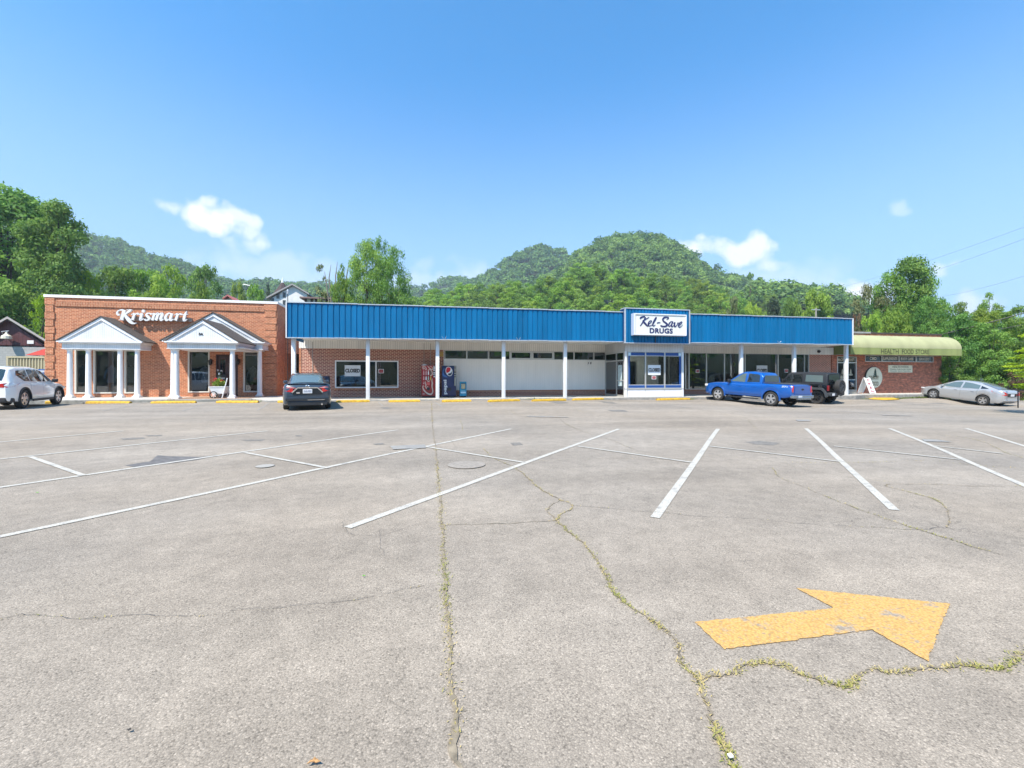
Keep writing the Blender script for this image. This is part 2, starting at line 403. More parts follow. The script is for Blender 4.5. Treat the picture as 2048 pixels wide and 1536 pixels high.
# ------------------------------------------------------------------ palette
def asphalt_mat():
    m, nt, N, L, b = nodes_of('asphalt')
    geo = N.new('ShaderNodeNewGeometry')
    def noise(sc, det=4, rough=.5, typ='n'):
        n = N.new('ShaderNodeTexNoise'); n.inputs['Scale'].default_value = sc; n.inputs['Detail'].default_value = det; n.inputs['Roughness'].default_value = rough
        L.new(geo.outputs['Position'], n.inputs['Vector']); return n.outputs['Fac']
    def mr(x, a, b_, c, d):
        n = N.new('ShaderNodeMapRange'); n.inputs[1].default_value = a; n.inputs[2].default_value = b_; n.inputs[3].default_value = c; n.inputs[4].default_value = d
        L.new(x, n.inputs[0]); return n.outputs[0]
    def mul(a, c):
        n = N.new('ShaderNodeMath'); n.operation = 'MULTIPLY'
        for i, v in enumerate((a, c)):
            if isinstance(v, float): n.inputs[i].default_value = v
            else: L.new(v, n.inputs[i])
        return n.outputs[0]
    vo = N.new('ShaderNodeTexVoronoi'); vo.inputs['Scale'].default_value = 130; L.new(geo.outputs['Position'], vo.inputs['Vector'])
    sepc = N.new('ShaderNodeSeparateColor'); L.new(vo.outputs['Color'], sepc.inputs[0])
    rp = N.new('ShaderNodeValToRGB'); rp.color_ramp.interpolation = 'LINEAR'; L.new(sepc.outputs[0], rp.inputs[0])
    for k_, (p_, v_) in enumerate(((0, .58), (.07, .72), (.12, .88), (.80, 1.04), (.90, 1.14), (1.0, 1.34))):
        e_ = rp.color_ramp.elements[k_] if k_ < 2 else rp.color_ramp.elements.new(p_)
        e_.position = p_; e_.color = (v_ * .5, v_ * .5, v_ * .5, 1)
    stone = mul(rp.outputs[0], 2.0)
    edge = mr(vo.outputs['Distance'], .3, .75, 1.07, .78)
    fine = mr(noise(260, 2), .3, .7, .82, 1.2)
    mid = mr(noise(5, 8, .7), .3, .7, .84, 1.14)
    big = mr(noise(.30, 6, .65), .32, .68, .82, 1.10)
    # worn, cracked and oily patches
    v2 = N.new('ShaderNodeTexVoronoi'); v2.feature = 'DISTANCE_TO_EDGE'; v2.inputs['Scale'].default_value = 1.5
    wp = N.new('ShaderNodeVectorMath'); wp.operation = 'MULTIPLY_ADD'; nn = N.new('ShaderNodeTexNoise'); nn.inputs['Scale'].default_value = 2.5; nn.inputs['Detail'].default_value = 5
    L.new(geo.outputs['Position'], nn.inputs['Vector']); L.new(nn.outputs['Color'], wp.inputs[0]); wp.inputs[1].default_value = (.9, .9, .9); L.new(geo.outputs['Position'], wp.inputs[2])
    L.new(wp.outputs[0], v2.inputs['Vector'])
    ln = N.new('ShaderNodeTexNoise'); ln.inputs['Scale'].default_value = 1.0; ln.inputs['Detail'].default_value = 5; lm = N.new('ShaderNodeMapping'); lm.inputs['Scale'].default_value = (.045, .75, 1); lm.inputs['Rotation'].default_value = (0, 0, .06)
    L.new(geo.outputs['Position'], lm.inputs[0]); L.new(lm.outputs[0], ln.inputs['Vector']); lanes = mr(ln.outputs['Fac'], .38, .66, .88, 1.07)
    crk = mr(v2.outputs['Distance'], 0, .012, .62, 1.0)
    msk = mr(noise(.22, 3), .52, .60, 0, 1)
    ck = N.new('ShaderNodeMix'); ck.data_type = 'FLOAT'; L.new(msk, ck.inputs[0]); ck.inputs[2].default_value = 1.0; L.new(crk, ck.inputs[3])
    oil = mr(noise(.9, 5, .6), .68, .78, 1.0, .68)
    t = mul(mul(mul(stone, edge), mul(fine, mid)), mul(mul(big, ck.outputs[0]), mul(oil, lanes)))
    mx = N.new('ShaderNodeMix'); mx.data_type = 'RGBA'; mx.inputs[6].default_value = (.316, .270, .218, 1); mx.inputs[7].default_value = (.300, .266, .226, 1)
    L.new(mr(noise(.12, 3), .4, .6, 0, 1), mx.inputs[0])
    sc = N.new('ShaderNodeVectorMath'); sc.operation = 'SCALE'; L.new(mx.outputs[2], sc.inputs[0]); L.new(t, sc.inputs['Scale'])
    L.new(sc.outputs[0], b.inputs['Base Color']); b.inputs['Roughness'].default_value = .9; b.inputs['Specular IOR Level'].default_value = .25
    bp = N.new('ShaderNodeBump'); bp.inputs['Strength'].default_value = .3; bp.inputs['Distance'].default_value = .005; bp.invert = True
    L.new(vo.outputs['Distance'], bp.inputs['Height']); L.new(bp.outputs[0], b.inputs['Normal'])
    return m
ASPH = asphalt_mat()
def paint_mat(name, col, wear=.5, lo=.52):
    """road paint worn through to the stones"""
    m, nt, N, L, b = nodes_of(name)
    geo = N.new('ShaderNodeNewGeometry')
    n1 = N.new('ShaderNodeTexNoise'); n1.inputs['Scale'].default_value = 5; n1.inputs['Detail'].default_value = 9; n1.inputs['Roughness'].default_value = .75
    L.new(geo.outputs['Position'], n1.inputs['Vector'])
    mr = N.new('ShaderNodeMapRange'); mr.inputs[1].default_value = lo; mr.inputs[2].default_value = lo + .08; mr.inputs[3].default_value = 0; mr.inputs[4].default_value = wear
    L.new(n1.outputs['Fac'], mr.inputs[0])
    vo = N.new('ShaderNodeTexVoronoi'); vo.inputs['Scale'].default_value = 75; L.new(geo.outputs['Position'], vo.inputs['Vector'])
    m2 = N.new('ShaderNodeMapRange'); m2.inputs[1].default_value = .2; m2.inputs[2].default_value = .8; m2.inputs[3].default_value = 1.06; m2.inputs[4].default_value = .7; L.new(vo.outputs['Distance'], m2.inputs[0])
    n3 = N.new('ShaderNodeTexNoise'); n3.inputs['Scale'].default_value = 45; n3.inputs['Detail'].default_value = 5; n3.inputs['Roughness'].default_value = .7; L.new(geo.outputs['Position'], n3.inputs['Vector'])
    m3 = N.new('ShaderNodeMapRange'); m3.inputs[1].default_value = .56; m3.inputs[2].default_value = .64; m3.inputs[3].default_value = 0; m3.inputs[4].default_value = wear * .75; L.new(n3.outputs['Fac'], m3.inputs[0])
    mM = N.new('ShaderNodeMath'); mM.operation = 'MAXIMUM'; L.new(mr.outputs[0], mM.inputs[0]); L.new(m3.outputs[0], mM.inputs[1])
    mx = N.new('ShaderNodeMix'); mx.data_type = 'RGBA'; L.new(mM.outputs[0], mx.inputs[0]); mx.inputs[6].default_value = tuple(col) + (1,); mx.inputs[7].default_value = (.26, .25, .235, 1)
    sc = N.new('ShaderNodeVectorMath'); sc.operation = 'SCALE'; L.new(mx.outputs[2], sc.inputs[0]); L.new(m2.outputs[0], sc.inputs['Scale'])
    L.new(sc.outputs[0], b.inputs['Base Color']); b.inputs['Roughness'].default_value = .8
    bp = N.new('ShaderNodeBump'); bp.inputs['Strength'].default_value = .35; bp.inputs['Distance'].default_value = .006; bp.invert = True
    L.new(vo.outputs['Distance'], bp.inputs['Height']); L.new(bp.outputs[0], b.inputs['Normal'])
    return m
WHITEP = paint_mat('white_road_paint', (.50, .475, .42), .7, .53)
FADEP = paint_mat('faded_white_paint', (.33, .315, .285), .9, .42)
YELP = paint_mat('yellow_road_paint', (.55, .325, .10), .85, .56)
FADEY = paint_mat('faded_yellow_paint', (.38, .31, .23), .9, .42)
CONC = mat('concrete', (.48, .455, .41), .9, noise=.18, nscale=3, bump=.3, bscale=50)
CURB = mat('curb_concrete', (.27, .26, .24), .9, noise=.35, nscale=4, bump=.3)
YSTOP = mat('yellow_stop_paint', (.60, .36, .03), .75, noise=.35, nscale=9, bump=.4, bscale=60)
WHITE = mat('white_paint', (.74, .75, .76), .5, noise=.05, nscale=3)
WHITE2 = siding('white_beadboard', (.66, .67, .68), .11, .78, 0, .12)
WCOL = mat('column_white', (.78, .78, .79), .45, noise=.04, nscale=5)
BRK1 = brick('orange_brick', (.50, .168, .075, 1), (.34, .10, .045, 1), (.62, .36, .22, 1), .235, .082, .011)
BRK1V = brick('orange_soldier_brick', (.44, .16, .075, 1), (.30, .085, .035, 1), (.50, .30, .19, 1), .24, .082, .012, vert=True)
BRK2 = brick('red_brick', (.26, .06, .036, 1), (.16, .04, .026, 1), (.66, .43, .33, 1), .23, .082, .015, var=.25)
BRK3 = brick('mottled_brick', (.50, .14, .075, 1), (.21, .065, .04, 1), (.42, .25, .17, 1), .21, .075, .008, var=1.0)
SID = siding('grey_board_siding', (.72, .70, .655), .13, .62, 0, .12)
PANEL = siding('white_panel_siding', (.84, .82, .78), .15, .86, 0, .06, noise=.04)
BLUE = mat('blue_ribbed_metal', (.001, .130, .310), .5, spec=.2, noise=.24, nscale=1.6, streak=True)
BLUET = mat('blue_trim', (.004, .05, .17), .5)
TRIM = mat('galvanized_trim', (.50, .53, .57), .35, metal=.3, noise=.15, nscale=8)
ALU = mat('aluminium_frame', (.58, .58, .56), .35, metal=.5)
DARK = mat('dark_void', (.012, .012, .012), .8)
BLACK = mat('black_plastic', (.02, .02, .021), .5)
RUBBER = mat('tyre_rubber', (.028, .027, .026), .85)
SHING = mat('brown_shingles', (.085, .07, .06), .9, noise=.5, nscale=14, bump=.8, bscale=20)
DIRT = mat('dirt_fill', (.235, .195, .14), .95, noise=.5, nscale=20, bump=.5)
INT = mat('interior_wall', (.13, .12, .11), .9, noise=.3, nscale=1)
GLS = glass('shop_glass', (.62, .66, .65), .10)
GLS2 = glass('dark_shop_glass', (.42, .45, .45), .13)
CHROME = mat('chrome', (.75, .75, .76), .12, metal=1)

# ------------------------------------------------------------------ ground and car park
def grid_sheet(name, m, xs, ys, zf, lift):
    v = [(x, y, zf(x, y) + lift) for y in ys for x in xs]; nx = len(xs)
    f = [(j * nx + i, j * nx + i + 1, (j + 1) * nx + i + 1, (j + 1) * nx + i) for j in range(len(ys) - 1) for i in range(nx - 1)]
    b = MB(); b.add(v, f); o = b.build(name, m, smooth=60); return o
GRASSG = mat('grass_ground', (.045, .075, .022), .95, noise=.6, nscale=.7, bump=.5, bscale=5)
gx = [-3000, -800, -250, -120] + [(-70 + 2.5 * i) for i in range(57)] + [120, 250, 800, 3000]
gy = [-3000, -800, -250, -120] + [(-60 + 2.5 * i) for i in range(51)] + [120, 250, 800, 3000]
def gz(x, y):
    k = max(abs(x) - 70, abs(y) - 62, 0)
    return lot_z(max(-70, min(x, 72)), max(-60, min(y, 66))) - .25 - min(k * .01, .8)
tag(grid_sheet('ground', GRASSG, gx, gy, gz, 0), kind='structure')
lot_xs = [-60, -50, -40] + [-32 + .6 * i for i in range(131)] + [50, 60]; lot_ys = [-45, -35, -25, -15, -8, -4] + [-1 + .5 * i for i in range(53)]
tag(grid_sheet('parking_lot', ASPH, lot_xs, lot_ys, lot_z, 0), kind='structure')

def strip_on_lot(mb, a, b, w, lift=.006, seg=None):
    a, b = Vector(a), Vector(b); d = (b - a); L_ = d.length; n = max(1, int(L_ / .6)); t = Vector((-d.y, d.x, 0)).normalized() * w / 2
    vs, fs = [], []
    for i in range(n + 1):
        p = a.lerp(b, i / n)
        for s in (-1, 1):
            q = p + t * s; vs.append((q.x, q.y, lot_z(q.x, q.y) + lift))
    for i in range(n): fs.append((2 * i, 2 * i + 1, 2 * i + 3, 2 * i + 2))
    mb.add(vs, fs)
def line_px(mb, p, q, w=.10, lift=.006): strip_on_lot(mb, G(*p), G(*q), w, lift)
lines = [((695, 1056), (1238, 858)), ((1310, 1036), (1436, 858)), ((1789, 1021), (1612, 857)), ((2120, 1001), (1779, 857)),
         ((-90, 1093), (1022, 858)), ((-60, 984), (796, 860)), ((-60, 925), (536, 862)), ((-60, 890), (247, 862)), ((2130, 918), (1932, 857))]
for p, q in lines:
    b = MB(); line_px(b, p, q, .092); o = b.build('parking_line', WHITEP)
    tag(o, kind='structure')
for p, q in [((60, 914), (167, 952)), ((490, 906), (657, 937)), ((845, 893), (1049, 926)), ((1155, 893), (1386, 926)), ((1418, 893), (1680, 924)), ((1668, 893), (1920, 920)), ((1866, 892), (2006, 908))]:
    b = MB(); line_px(b, p, q, .07, .010); tag(b.build('parking_line', WHITEP), kind='structure')
for p, q in [((365, 822), (416, 806)), ((205, 822), (292, 806)), ((514, 821), (540, 805)), ((130, 812), (190, 800)),
             ((756, 804), (766, 812)), ((866, 803), (884, 813)), ((956, 803), (985, 812)), ((1044, 802), (1078, 812)), ((1135, 800), (1180, 811)),
             ((1210, 799), (1376, 815)), ((1735, 800), (1990, 822)), ((1585, 812), (1800, 833))]:
    b = MB(); line_px(b, p, q, .06, .006); tag(b.build('parking_line', FADEP), kind='structure')
def poly_on_lot(mb, pts, lift=.012):
    P = [G(x, y, lift) for x, y in pts]
    bm = bmesh.new(); vs = [bm.verts.new(p) for p in P]; f = bm.faces.new(vs)
    bmesh.ops.triangulate(bm, faces=[f]); bmesh.ops.subdivide_edges(bm, edges=bm.edges[:], cuts=1)
    mb.bm(bm)
ar = [G(*p) for p in [(1389.5, 1245.4), (1669, 1217.6), (1592, 1177.4), (1899.7, 1208.5), (1855, 1323.5), (1743.8, 1260.7), (1448, 1300)]]
R = random.Random(4); P = []
for i, p in enumerate(ar):
    q = ar[(i + 1) % 7]; n_ = max(2, int((q - p).length / .02))
    for k in range(n_):
        v = p.lerp(q, k / n_); P.append((v.x + R.gauss(0, .0028), v.y + R.gauss(0, .0028)))
bm = bmesh.new(); f_ = bm.faces.new([bm.verts.new((x, y, lot_z(x, y) + .005)) for x, y in P]); bmesh.ops.triangulate(bm, faces=[f_]); b = MB(); b.bm(bm)
tag(b.build('road_arrow', YELP), kind='structure')
for pts in ([(780, 893), (850, 890), (852, 897), (786, 900)], [(1843, 879), (1875, 880), (1905, 885), (1850, 884)], [(1590, 840), (1618, 840), (1622, 843), (1596, 843)]):
    b = MB(); poly_on_lot(b, pts, .013); tag(b.build('faded_marking', FADEP), kind='structure')
for pts in ([(1766, 829), (1815, 831), (1825, 832.5), (1764, 831)], [(1052, 832), (1130, 834), (1140, 836), (1056, 834)]):
    b = MB(); poly_on_lot(b, pts, .013); tag(b.build('faded_marking', FADEY), kind='structure')
# damp stain and oil
DAMP = mat('damp_asphalt', (.135, .125, .118), .7, noise=.35, nscale=12, bump=.5, bscale=90)
for k, pts in enumerate([[(250, 931), (300, 923), (315, 911), (345, 913), (400, 914), (460, 909), (425, 913), (395, 920), (350, 926), (310, 931), (270, 935)],
            [(1490, 884), (1520, 882), (1560, 886), (1548, 891), (1510, 889)], [(1095, 803), (1120, 801), (1140, 806), (1118, 808)], [(1195, 802), (1225, 804), (1236, 808), (1208, 806)],
            [(1215, 820), (1250, 820), (1256, 824), (1222, 823)], [(240, 877), (288, 875), (290, 878), (246, 880)], [(290, 871), (325, 870), (322, 872), (298, 873)], [(480, 880), (530, 879), (524, 882), (492, 882)],
            [(745, 888), (765, 886), (770, 889), (750, 890)], [(1020, 886), (1040, 885), (1046, 890), (1026, 891)], [(760, 815), (775, 814), (784, 817), (768, 818)], [(590, 871), (603, 870), (604, 873), (592, 873)],
            [(1850, 806), (1880, 804), (1905, 809), (1880, 810)], [(1770, 793), (1840, 797), (1850, 800), (1800, 797)]]):
    b = MB(); poly_on_lot(b, pts, .004); tag(b.build('stain', DAMP if k == 0 else mat('old_stain', (.185, .17, .15), .85, noise=.4, nscale=14, bump=.5, bscale=90)), kind='structure')
b = MB(); rng = random.Random(5)
# long cracks grown over with dry grass: (points, width m, tuft density per m)
CRACKS = [([(863, 806), (865, 850), (870, 890), (876, 940), (880, 1000), (884, 1060), (889, 1130), (895, 1210), (899, 1290), (906, 1400), (914, 1536), (918, 1640)], .05, 1.25),
          ([(884, 1050), (950, 1049), (1040, 1046), (1112, 1041)], .02, .9),
          ([(1022, 818), (1028, 827), (1060, 836), (1120, 838)], .02, .3), ([(1120, 838), (1135, 850), (1180, 868), (1215, 878), (1270, 900)], .015, .2),
          ([(968, 898), (985, 915), (1030, 935), (1060, 960), (1075, 975), (1100, 990), (1118, 1000), (1100, 1012), (1097, 1024), (1112, 1041), (1140, 1065), (1175, 1095), (1205, 1140), (1230, 1185), (1285, 1230), (1330, 1260), (1355, 1290), (1365, 1325), (1398, 1358)], .028, 1.0),
          ([(1118, 1000), (1140, 1008), (1143, 1018), (1125, 1028), (1112, 1041)], .02, .9),
          ([(1398, 1358), (1412, 1400), (1425, 1440), (1440, 1480), (1462, 1536), (1490, 1620)], .03, 1.0),
          ([(1398, 1358), (1450, 1350), (1495, 1330), (1545, 1328), (1610, 1352), (1690, 1373), (1715, 1360), (1745, 1340), (1790, 1347), (1860, 1338), (1930, 1332), (2000, 1335), (2048, 1305), (2100, 1290)], .032, 1.0),
          ([(1150, 1012), (1300, 1024), (1380, 1031), (1500, 1038), (1600, 1048), (1760, 1056), (1830, 1060), (1895, 1056)], .01, .25),
          ([(1895, 1056), (1900, 1040), (1893, 1020), (1870, 1000), (1820, 985), (1770, 970), (1850, 969), (1950, 973), (2048, 972)], .018, .7),
          ([(1545, 937), (1560, 955), (1620, 980), (1660, 997), (1720, 1020), (1790, 1044), (1850, 1064), (1900, 1080), (1960, 1098), (2003, 1110)], .014, .5),
          ([(1080, 922), (1150, 919), (1230, 917), (1330, 919), (1440, 911), (1500, 920), (1560, 925), (1600, 936), (1680, 953), (1750, 962), (1780, 964)], .010, .3),
          ([(1560, 925), (1700, 926), (1850, 922), (1960, 932), (2048, 937)], .010, .3), ([(1150, 816), (1170, 824), (1260, 834), (1330, 852), (1440, 860), (1520, 868), (1560, 877), (1640, 891), (1740, 908), (1850, 924)], .012, .3),
          ([(1850, 866), (1900, 872), (1960, 882), (2010, 905), (2048, 916)], .012, .4), ([(880, 885), (900, 880), (915, 895), (960, 899), (968, 898)], .01, .1),
          ([(920, 840), (924, 850), (926, 862)], .012, .3), ([(880, 828), (920, 838), (1010, 832), (1028, 827)], .008, .0),
          ([(1370, 802), (1460, 815), (1580, 826), (1680, 829), (1800, 836), (1900, 846), (2048, 862)], .008, 0), ([(1370, 816), (1480, 834), (1500, 846), (1524, 862), (1600, 872)], .009, .1),
          ([(1370, 851), (1500, 851), (1700, 848), (1860, 852), (2048, 866)], .006, 0), ([(150, 1018), (250, 1008), (290, 1000), (350, 990)], .006, 0), ([(395, 1006), (500, 1001), (620, 998), (690, 990)], .006, 0),
          ([(0, 1240), (60, 1228), (160, 1240), (260, 1232), (380, 1232), (420, 1230), (480, 1222), (560, 1214), (680, 1204), (760, 1190), (850, 1170)], .006, .06),
          ([(690, 1040), (685, 1050), (700, 1068), (760, 1072), (830, 1050), (870, 1045)], .006, 0), ([(760, 1058), (762, 1090), (770, 1110), (800, 1120)], .005, 0), ([(1970, 1262), (2020, 1282), (2060, 1296)], .005, 0),
          ([(560, 860), (700, 845), (860, 838)], .006, 0), ([(1640, 812), (1700, 818), (1900, 830), (2040, 842)], .006, 0)]
tufts = []
for pts, w, dens in CRACKS:
    P = smooth_path([tuple(G(x, y)) for x, y in pts], 8); Q = []; jx = jy = 0
    for i in range(len(P) - 1):
        n = max(1, int(np.linalg.norm(P[i + 1] - P[i]) / .06))
        for k in range(n):
            p = P[i] + (P[i + 1] - P[i]) * k / n
            jx = jx * .6 + rng.gauss(0, .006); jy = jy * .6 + rng.gauss(0, .006); Q.append((p[0] + jx, p[1] + jy))
    vs, fs = [], []
    for i in range(len(Q)):
        a, c = Q[max(i - 1, 0)], Q[min(i + 1, len(Q) - 1)]
        d = Vector((c[0] - a[0], c[1] - a[1], 0)); d.normalize(); ww = w * rng.uniform(.12, .65)
        for s in (-1, 1):
            x, y = Q[i][0] - d.y * s * ww / 2, Q[i][1] + d.x * s * ww / 2
            vs.append((x, y, lot_z(x, y) + .006))
    for i in range(len(Q) - 1): fs.append((2 * i, 2 * i + 1, 2 * i + 3, 2 * i + 2))
    c = MB().add(vs, fs)
    tag(c.build('pavement_crack', DIRT if dens > .25 else mat('crack_dark', (.10, .09, .08), .95)), kind='structure')
    patch = 0
    for x, y in Q:
        patch = patch * .93 + rng.gauss(0, .25)
        for _ in range(int(dens * max(0, .5 + patch) * 8 + rng.random())):
            tufts.append((x + rng.gauss(0, w * .42), y + rng.gauss(0, w * .42), patch))
def blades(name, pts, m, h, wd, label=None):
    n = len(pts); R = np.random.RandomState(3); V = np.zeros((n, 3, 3)); tint = np.zeros(n)
    P = np.array([(x, y, lot_z(x, y) + .006) for x, y, *_ in pts])
    a = R.rand(n) * 2 * np.pi; ln = h * (.4 + R.rand(n)); lean = R.rand(n) * 1.0 + .6
    dirv = np.stack([np.cos(a), np.sin(a), np.zeros(n)], 1); side = np.stack([-np.sin(a), np.cos(a), np.zeros(n)], 1)
    V[:, 0] = P - side * wd; V[:, 1] = P + side * wd
    V[:, 2] = P + dirv * (ln * np.sin(lean))[:, None] + np.array([0, 0, 1]) * (ln * np.cos(lean))[:, None]
    me = bpy.data.meshes.new(name); me.vertices.add(3 * n); me.vertices.foreach_set('co', V.ravel())
    me.loops.add(3 * n); me.loops.foreach_set('vertex_index', np.arange(3 * n)); me.polygons.add(n); me.polygons.foreach_set('loop_start', np.arange(n) * 3)
    me.update(); at = me.attributes.new('tint', 'FLOAT', 'FACE')
    t = np.array([min(max(.10 + p[2] * .55 if len(p) > 2 else .5, 0), 1) for p in pts]) + R.randn(n) * .3
    at.data.foreach_set('value', np.clip(t, 0, 1)); me.materials.append(m)
    o = bpy.data.objects.new(name, me); COL.objects.link(o); return o
TUFT = leafmat('crack_grass', (.52, .39, .19), (.30, .30, .08), .3, 0)
tag(blades('crack_grass', tufts, TUFT, .018, .0036), 'dry yellow and green grass growing along the cracks of the asphalt', 'grass', kind='stuff')

# small litter on the asphalt
GLEAF = mat('green_leaf', (.12, .42, .03), .5); BLEAF = mat('dry_leaf', (.45, .25, .10), .8, noise=.4, nscale=40)
def leaf_flat(name, px, py, size, m, label, seed, cat='leaf'):
    p = G(px, py, .012); R = random.Random(seed); b = MB(); n = 12; vs = [(p.x, p.y, p.z + size * .2)]
    for i in range(n):
        an = 2 * math.pi * i / n; r = size * (1 + .3 * math.sin(3 * an + seed)) * R.uniform(.75, 1.1) * (1 if i % 2 else .72)
        vs.append((p.x + r * math.cos(an), p.y + r * .6 * math.sin(an), p.z + R.uniform(0, size * .35)))
    n0 = len(vs); vs += [(v[0], v[1], v[2] + .002) for v in vs]
    b.add(vs, [(0, 1 + i, 1 + (i + 1) % n) for i in range(n)] + [(n0, n0 + 1 + i, n0 + 1 + (i + 1) % n) for i in range(n)])
    tag(b.build(name, m), label, cat)
leaf_flat('green_leaf', 728, 1155, .012, GLEAF, 'bright green fallen leaf left of the long grassy seam, nearer the camera', 1)
leaf_flat('green_leaf', 75, 987, .016, GLEAF, 'bright green fallen leaf on the asphalt at the far left of the photo', 2)
leaf_flat('dry_leaf', 628, 1530, .022, BLEAF, 'curled dry brown leaf at the bottom edge of the photo', 3)
leaf_flat('dark_pebble', 258, 1466, .011, mat('dark_litter', (.05, .045, .04), .9), 'small dark twig fragment on the bare asphalt lower left', 4, 'litter')
b = MB(); p = G(1462, 1527, .03); b.box(p.x - .008, p.x + .008, p.y - .004, p.y + .01, p.z - .006, p.z)
tag(b.build('paper_scrap', WHITE), 'small white paper scrap caught in the grassy crack at bottom edge', 'litter')
b = MB(); c = G(530, 933, .008); b.lathe([(.13, 0), (.13, .004), (0.02, .005)], c, seg=20); tag(b.build('survey_disc', mat('painted_disc', (.33, .31, .275), .6)), 'round pale metal disc set in asphalt between two parking lines', 'utility cover')
b = MB(); c = G(933, 930, .006); b.lathe([(.30, 0), (.30, .005), (0.02, .006)], c, seg=24); tag(b.build('manhole_cover', mat('iron_cover', (.285, .25, .21), .7, noise=.3, nscale=30, bump=.6)), 'round grey iron manhole cover right of the long seam', 'utility cover')

# ------------------------------------------------------------------ walkway, curb, wheel stops
WZ_ = .30
edge = [(-21.6, 26.6), (-13.5, 26.2), (-9.2, 26.0), (-7.6, 23.8), (27.6, 23.75), (29.5, 24.7), (36.8, 24.9), (39.6, 26.0)]
def edge_y(x):
    for (a, b), (c, d) in zip(edge, edge[1:]):
        if a <= x <= c: return b + (d - b) * (x - a) / (c - a)
    return 26
xs = sorted(set([e[0] for e in edge] + [-21 + i * 1.0 for i in range(60)]))
vs, fs, vs2, fs2 = [], [], [], []
for i, x in enumerate(xs):
    y = edge_y(x); g = lot_z(x, y) - .1
    vs += [(x, 33.5, WZ_), (x, y + .14, WZ_)]; vs2 += [(x, y + .14, WZ_ + .002), (x, y + .02, WZ_ - .008), (x, y, WZ_ - .035), (x, y - .01, g)]
    if i: k = 2 * i; fs.append((k - 2, k - 1, k + 1, k)); k = 4 * i; fs2 += [(k - 4 + j, k - 3 + j, k + 1 + j, k + j) for j in range(3)]
tag(MB().add(vs, fs).build('walkway', CONC), kind='structure')
e0, e1 = xs[0], xs[-1]
vs2 += [(e1, edge_y(e1) + .14, WZ_ - .001), (e1, 33.5, WZ_ - .001), (e1, 33.5, -.5), (e1, edge_y(e1) + .14, -.5)]
fs2.append(tuple(len(vs2) - 4 + i for i in range(4)))
tag(MB().add(vs2, fs2).build('curb', CURB), kind='structure')
# porch floor under the columned entrance
STOPS = [((112, 805), (139, 804.5), 'at the right end of the white car'), ((169, 807), (267, 806.5), 'below the columned shop window'), ((303, 807), (392, 806), 'left of the flower cart'), ((434, 806), (517, 805.5), 'below the white flower cart'),
         ((556, 805.5), (568, 805.3), 'hidden behind the dark sedan'), ((672, 805), (739, 804), 'below the left CLOSED notice'), ((777, 804.5), (840, 803.5), 'left of the red vending machine'), ((884, 804.5), (942, 803), 'below the blue vending machine'),
         ((979, 804.5), (1036, 801.8), 'right of the newspaper box'), ((1071, 803.5), (1124, 801), 'below the white wall panels'), ((1151, 801.3), (1200, 799), 'left of the glass entrance'), ((1292, 801), (1398, 799), 'in front of the glass entrance bay'),
         ((1408, 797), (1462, 795.5), 'behind the front of the blue pickup')]
for (a, b_, lab) in STOPS:
    p, q = G(*a), G(*b_)
    if q.y > 27: continue
    d = (q - p); Ld = d.length; ang = math.atan2(d.y, d.x); ang = max(-.35, min(.35, ang)); cx = (p + q) / 2; cx.y = min(cx.y, edge_y(cx.x) - .35); Ld = min(Ld, 2.4)
    z = min(lot_z(p.x, p.y), lot_z(q.x, q.y)); zc = lot_z(cx.x, cx.y)
    prof = [(-.085, -.03), (.085, -.03), (.085, .05), (.05, .115), (-.05, .115), (-.085, .05)]
    mb = MB(); R = random.Random(int(a[0])); n = 14
    ux, uy = math.cos(ang), math.sin(ang)
    rows = []
    for i in range(n + 1):
        s = (i / n - .5) * Ld; k = .8 if i in (0, n) else 1 + R.uniform(-.05, .05)
        rows.append([(cx.x + ux * s - uy * u, cx.y + uy * s + ux * u, zc + (v * k if v > 0 else v)) for u, v in prof])
    m6 = len(prof); vv = [p_ for r in rows for p_ in r]; ff = [(i * m6 + j, i * m6 + (j + 1) % m6, (i + 1) * m6 + (j + 1) % m6, (i + 1) * m6 + j) for i in range(n) for j in range(m6)]
    ff += [tuple(range(m6)), tuple(n * m6 + j for j in range(m6))]
    mb.add(vv, ff)
    tag(mb.build('wheel_stop', YSTOP), 'worn yellow concrete wheel stop ' + lab, 'wheel stop', 'wheel stops along the walkway')
b = MB(); pts = [(1712, 796), (1724, 792.5), (1760, 792), (1800, 799.5), (1770, 801), (1740, 799)]
P = [G(x, y, .03) for x, y in pts]
c_ = sum((Vector(p) for p in P), Vector()) / len(P)
top = [p.lerp(c_, .25) + Vector((0, 0, .09)) for p in P]
b.add([tuple(p) for p in P] + [tuple(p) for p in top], [(i, (i + 1) % 6, 6 + (i + 1) % 6, 6 + i) for i in range(6)] + [tuple(range(6, 12))])
tag(b.build('kerb_ramp', YSTOP), kind='structure')

# weeds along the curb
wd = []; R = random.Random(8)
for cx_, n, sp in [(X(1100, 23.6), 120, .5), (X(1190, 23.6), 90, .3), (-13.0, 40, .15), (X(1060, 23.7), 60, .3), (23.7, 120, .4), (30.5, 350, .9), (33.0, 700, 1.1), (35.3, 1100, .8), (31.5, 260, .7), (X(1372, 24), 80, .12), (-8.6, 60, .3)]:
    for _ in range(n):
        x = cx_ + R.gauss(0, sp); wd.append((x, edge_y(x) - .12 + R.gauss(0, .07), R.uniform(-.2, 1)))
tag(blades('curb_weeds', wd, leafmat('weed_green', (.20, .22, .06), (.07, .17, .02), .3, 0), .16, .012), 'low green weeds growing along the foot of the concrete curb', 'weeds', kind='stuff')

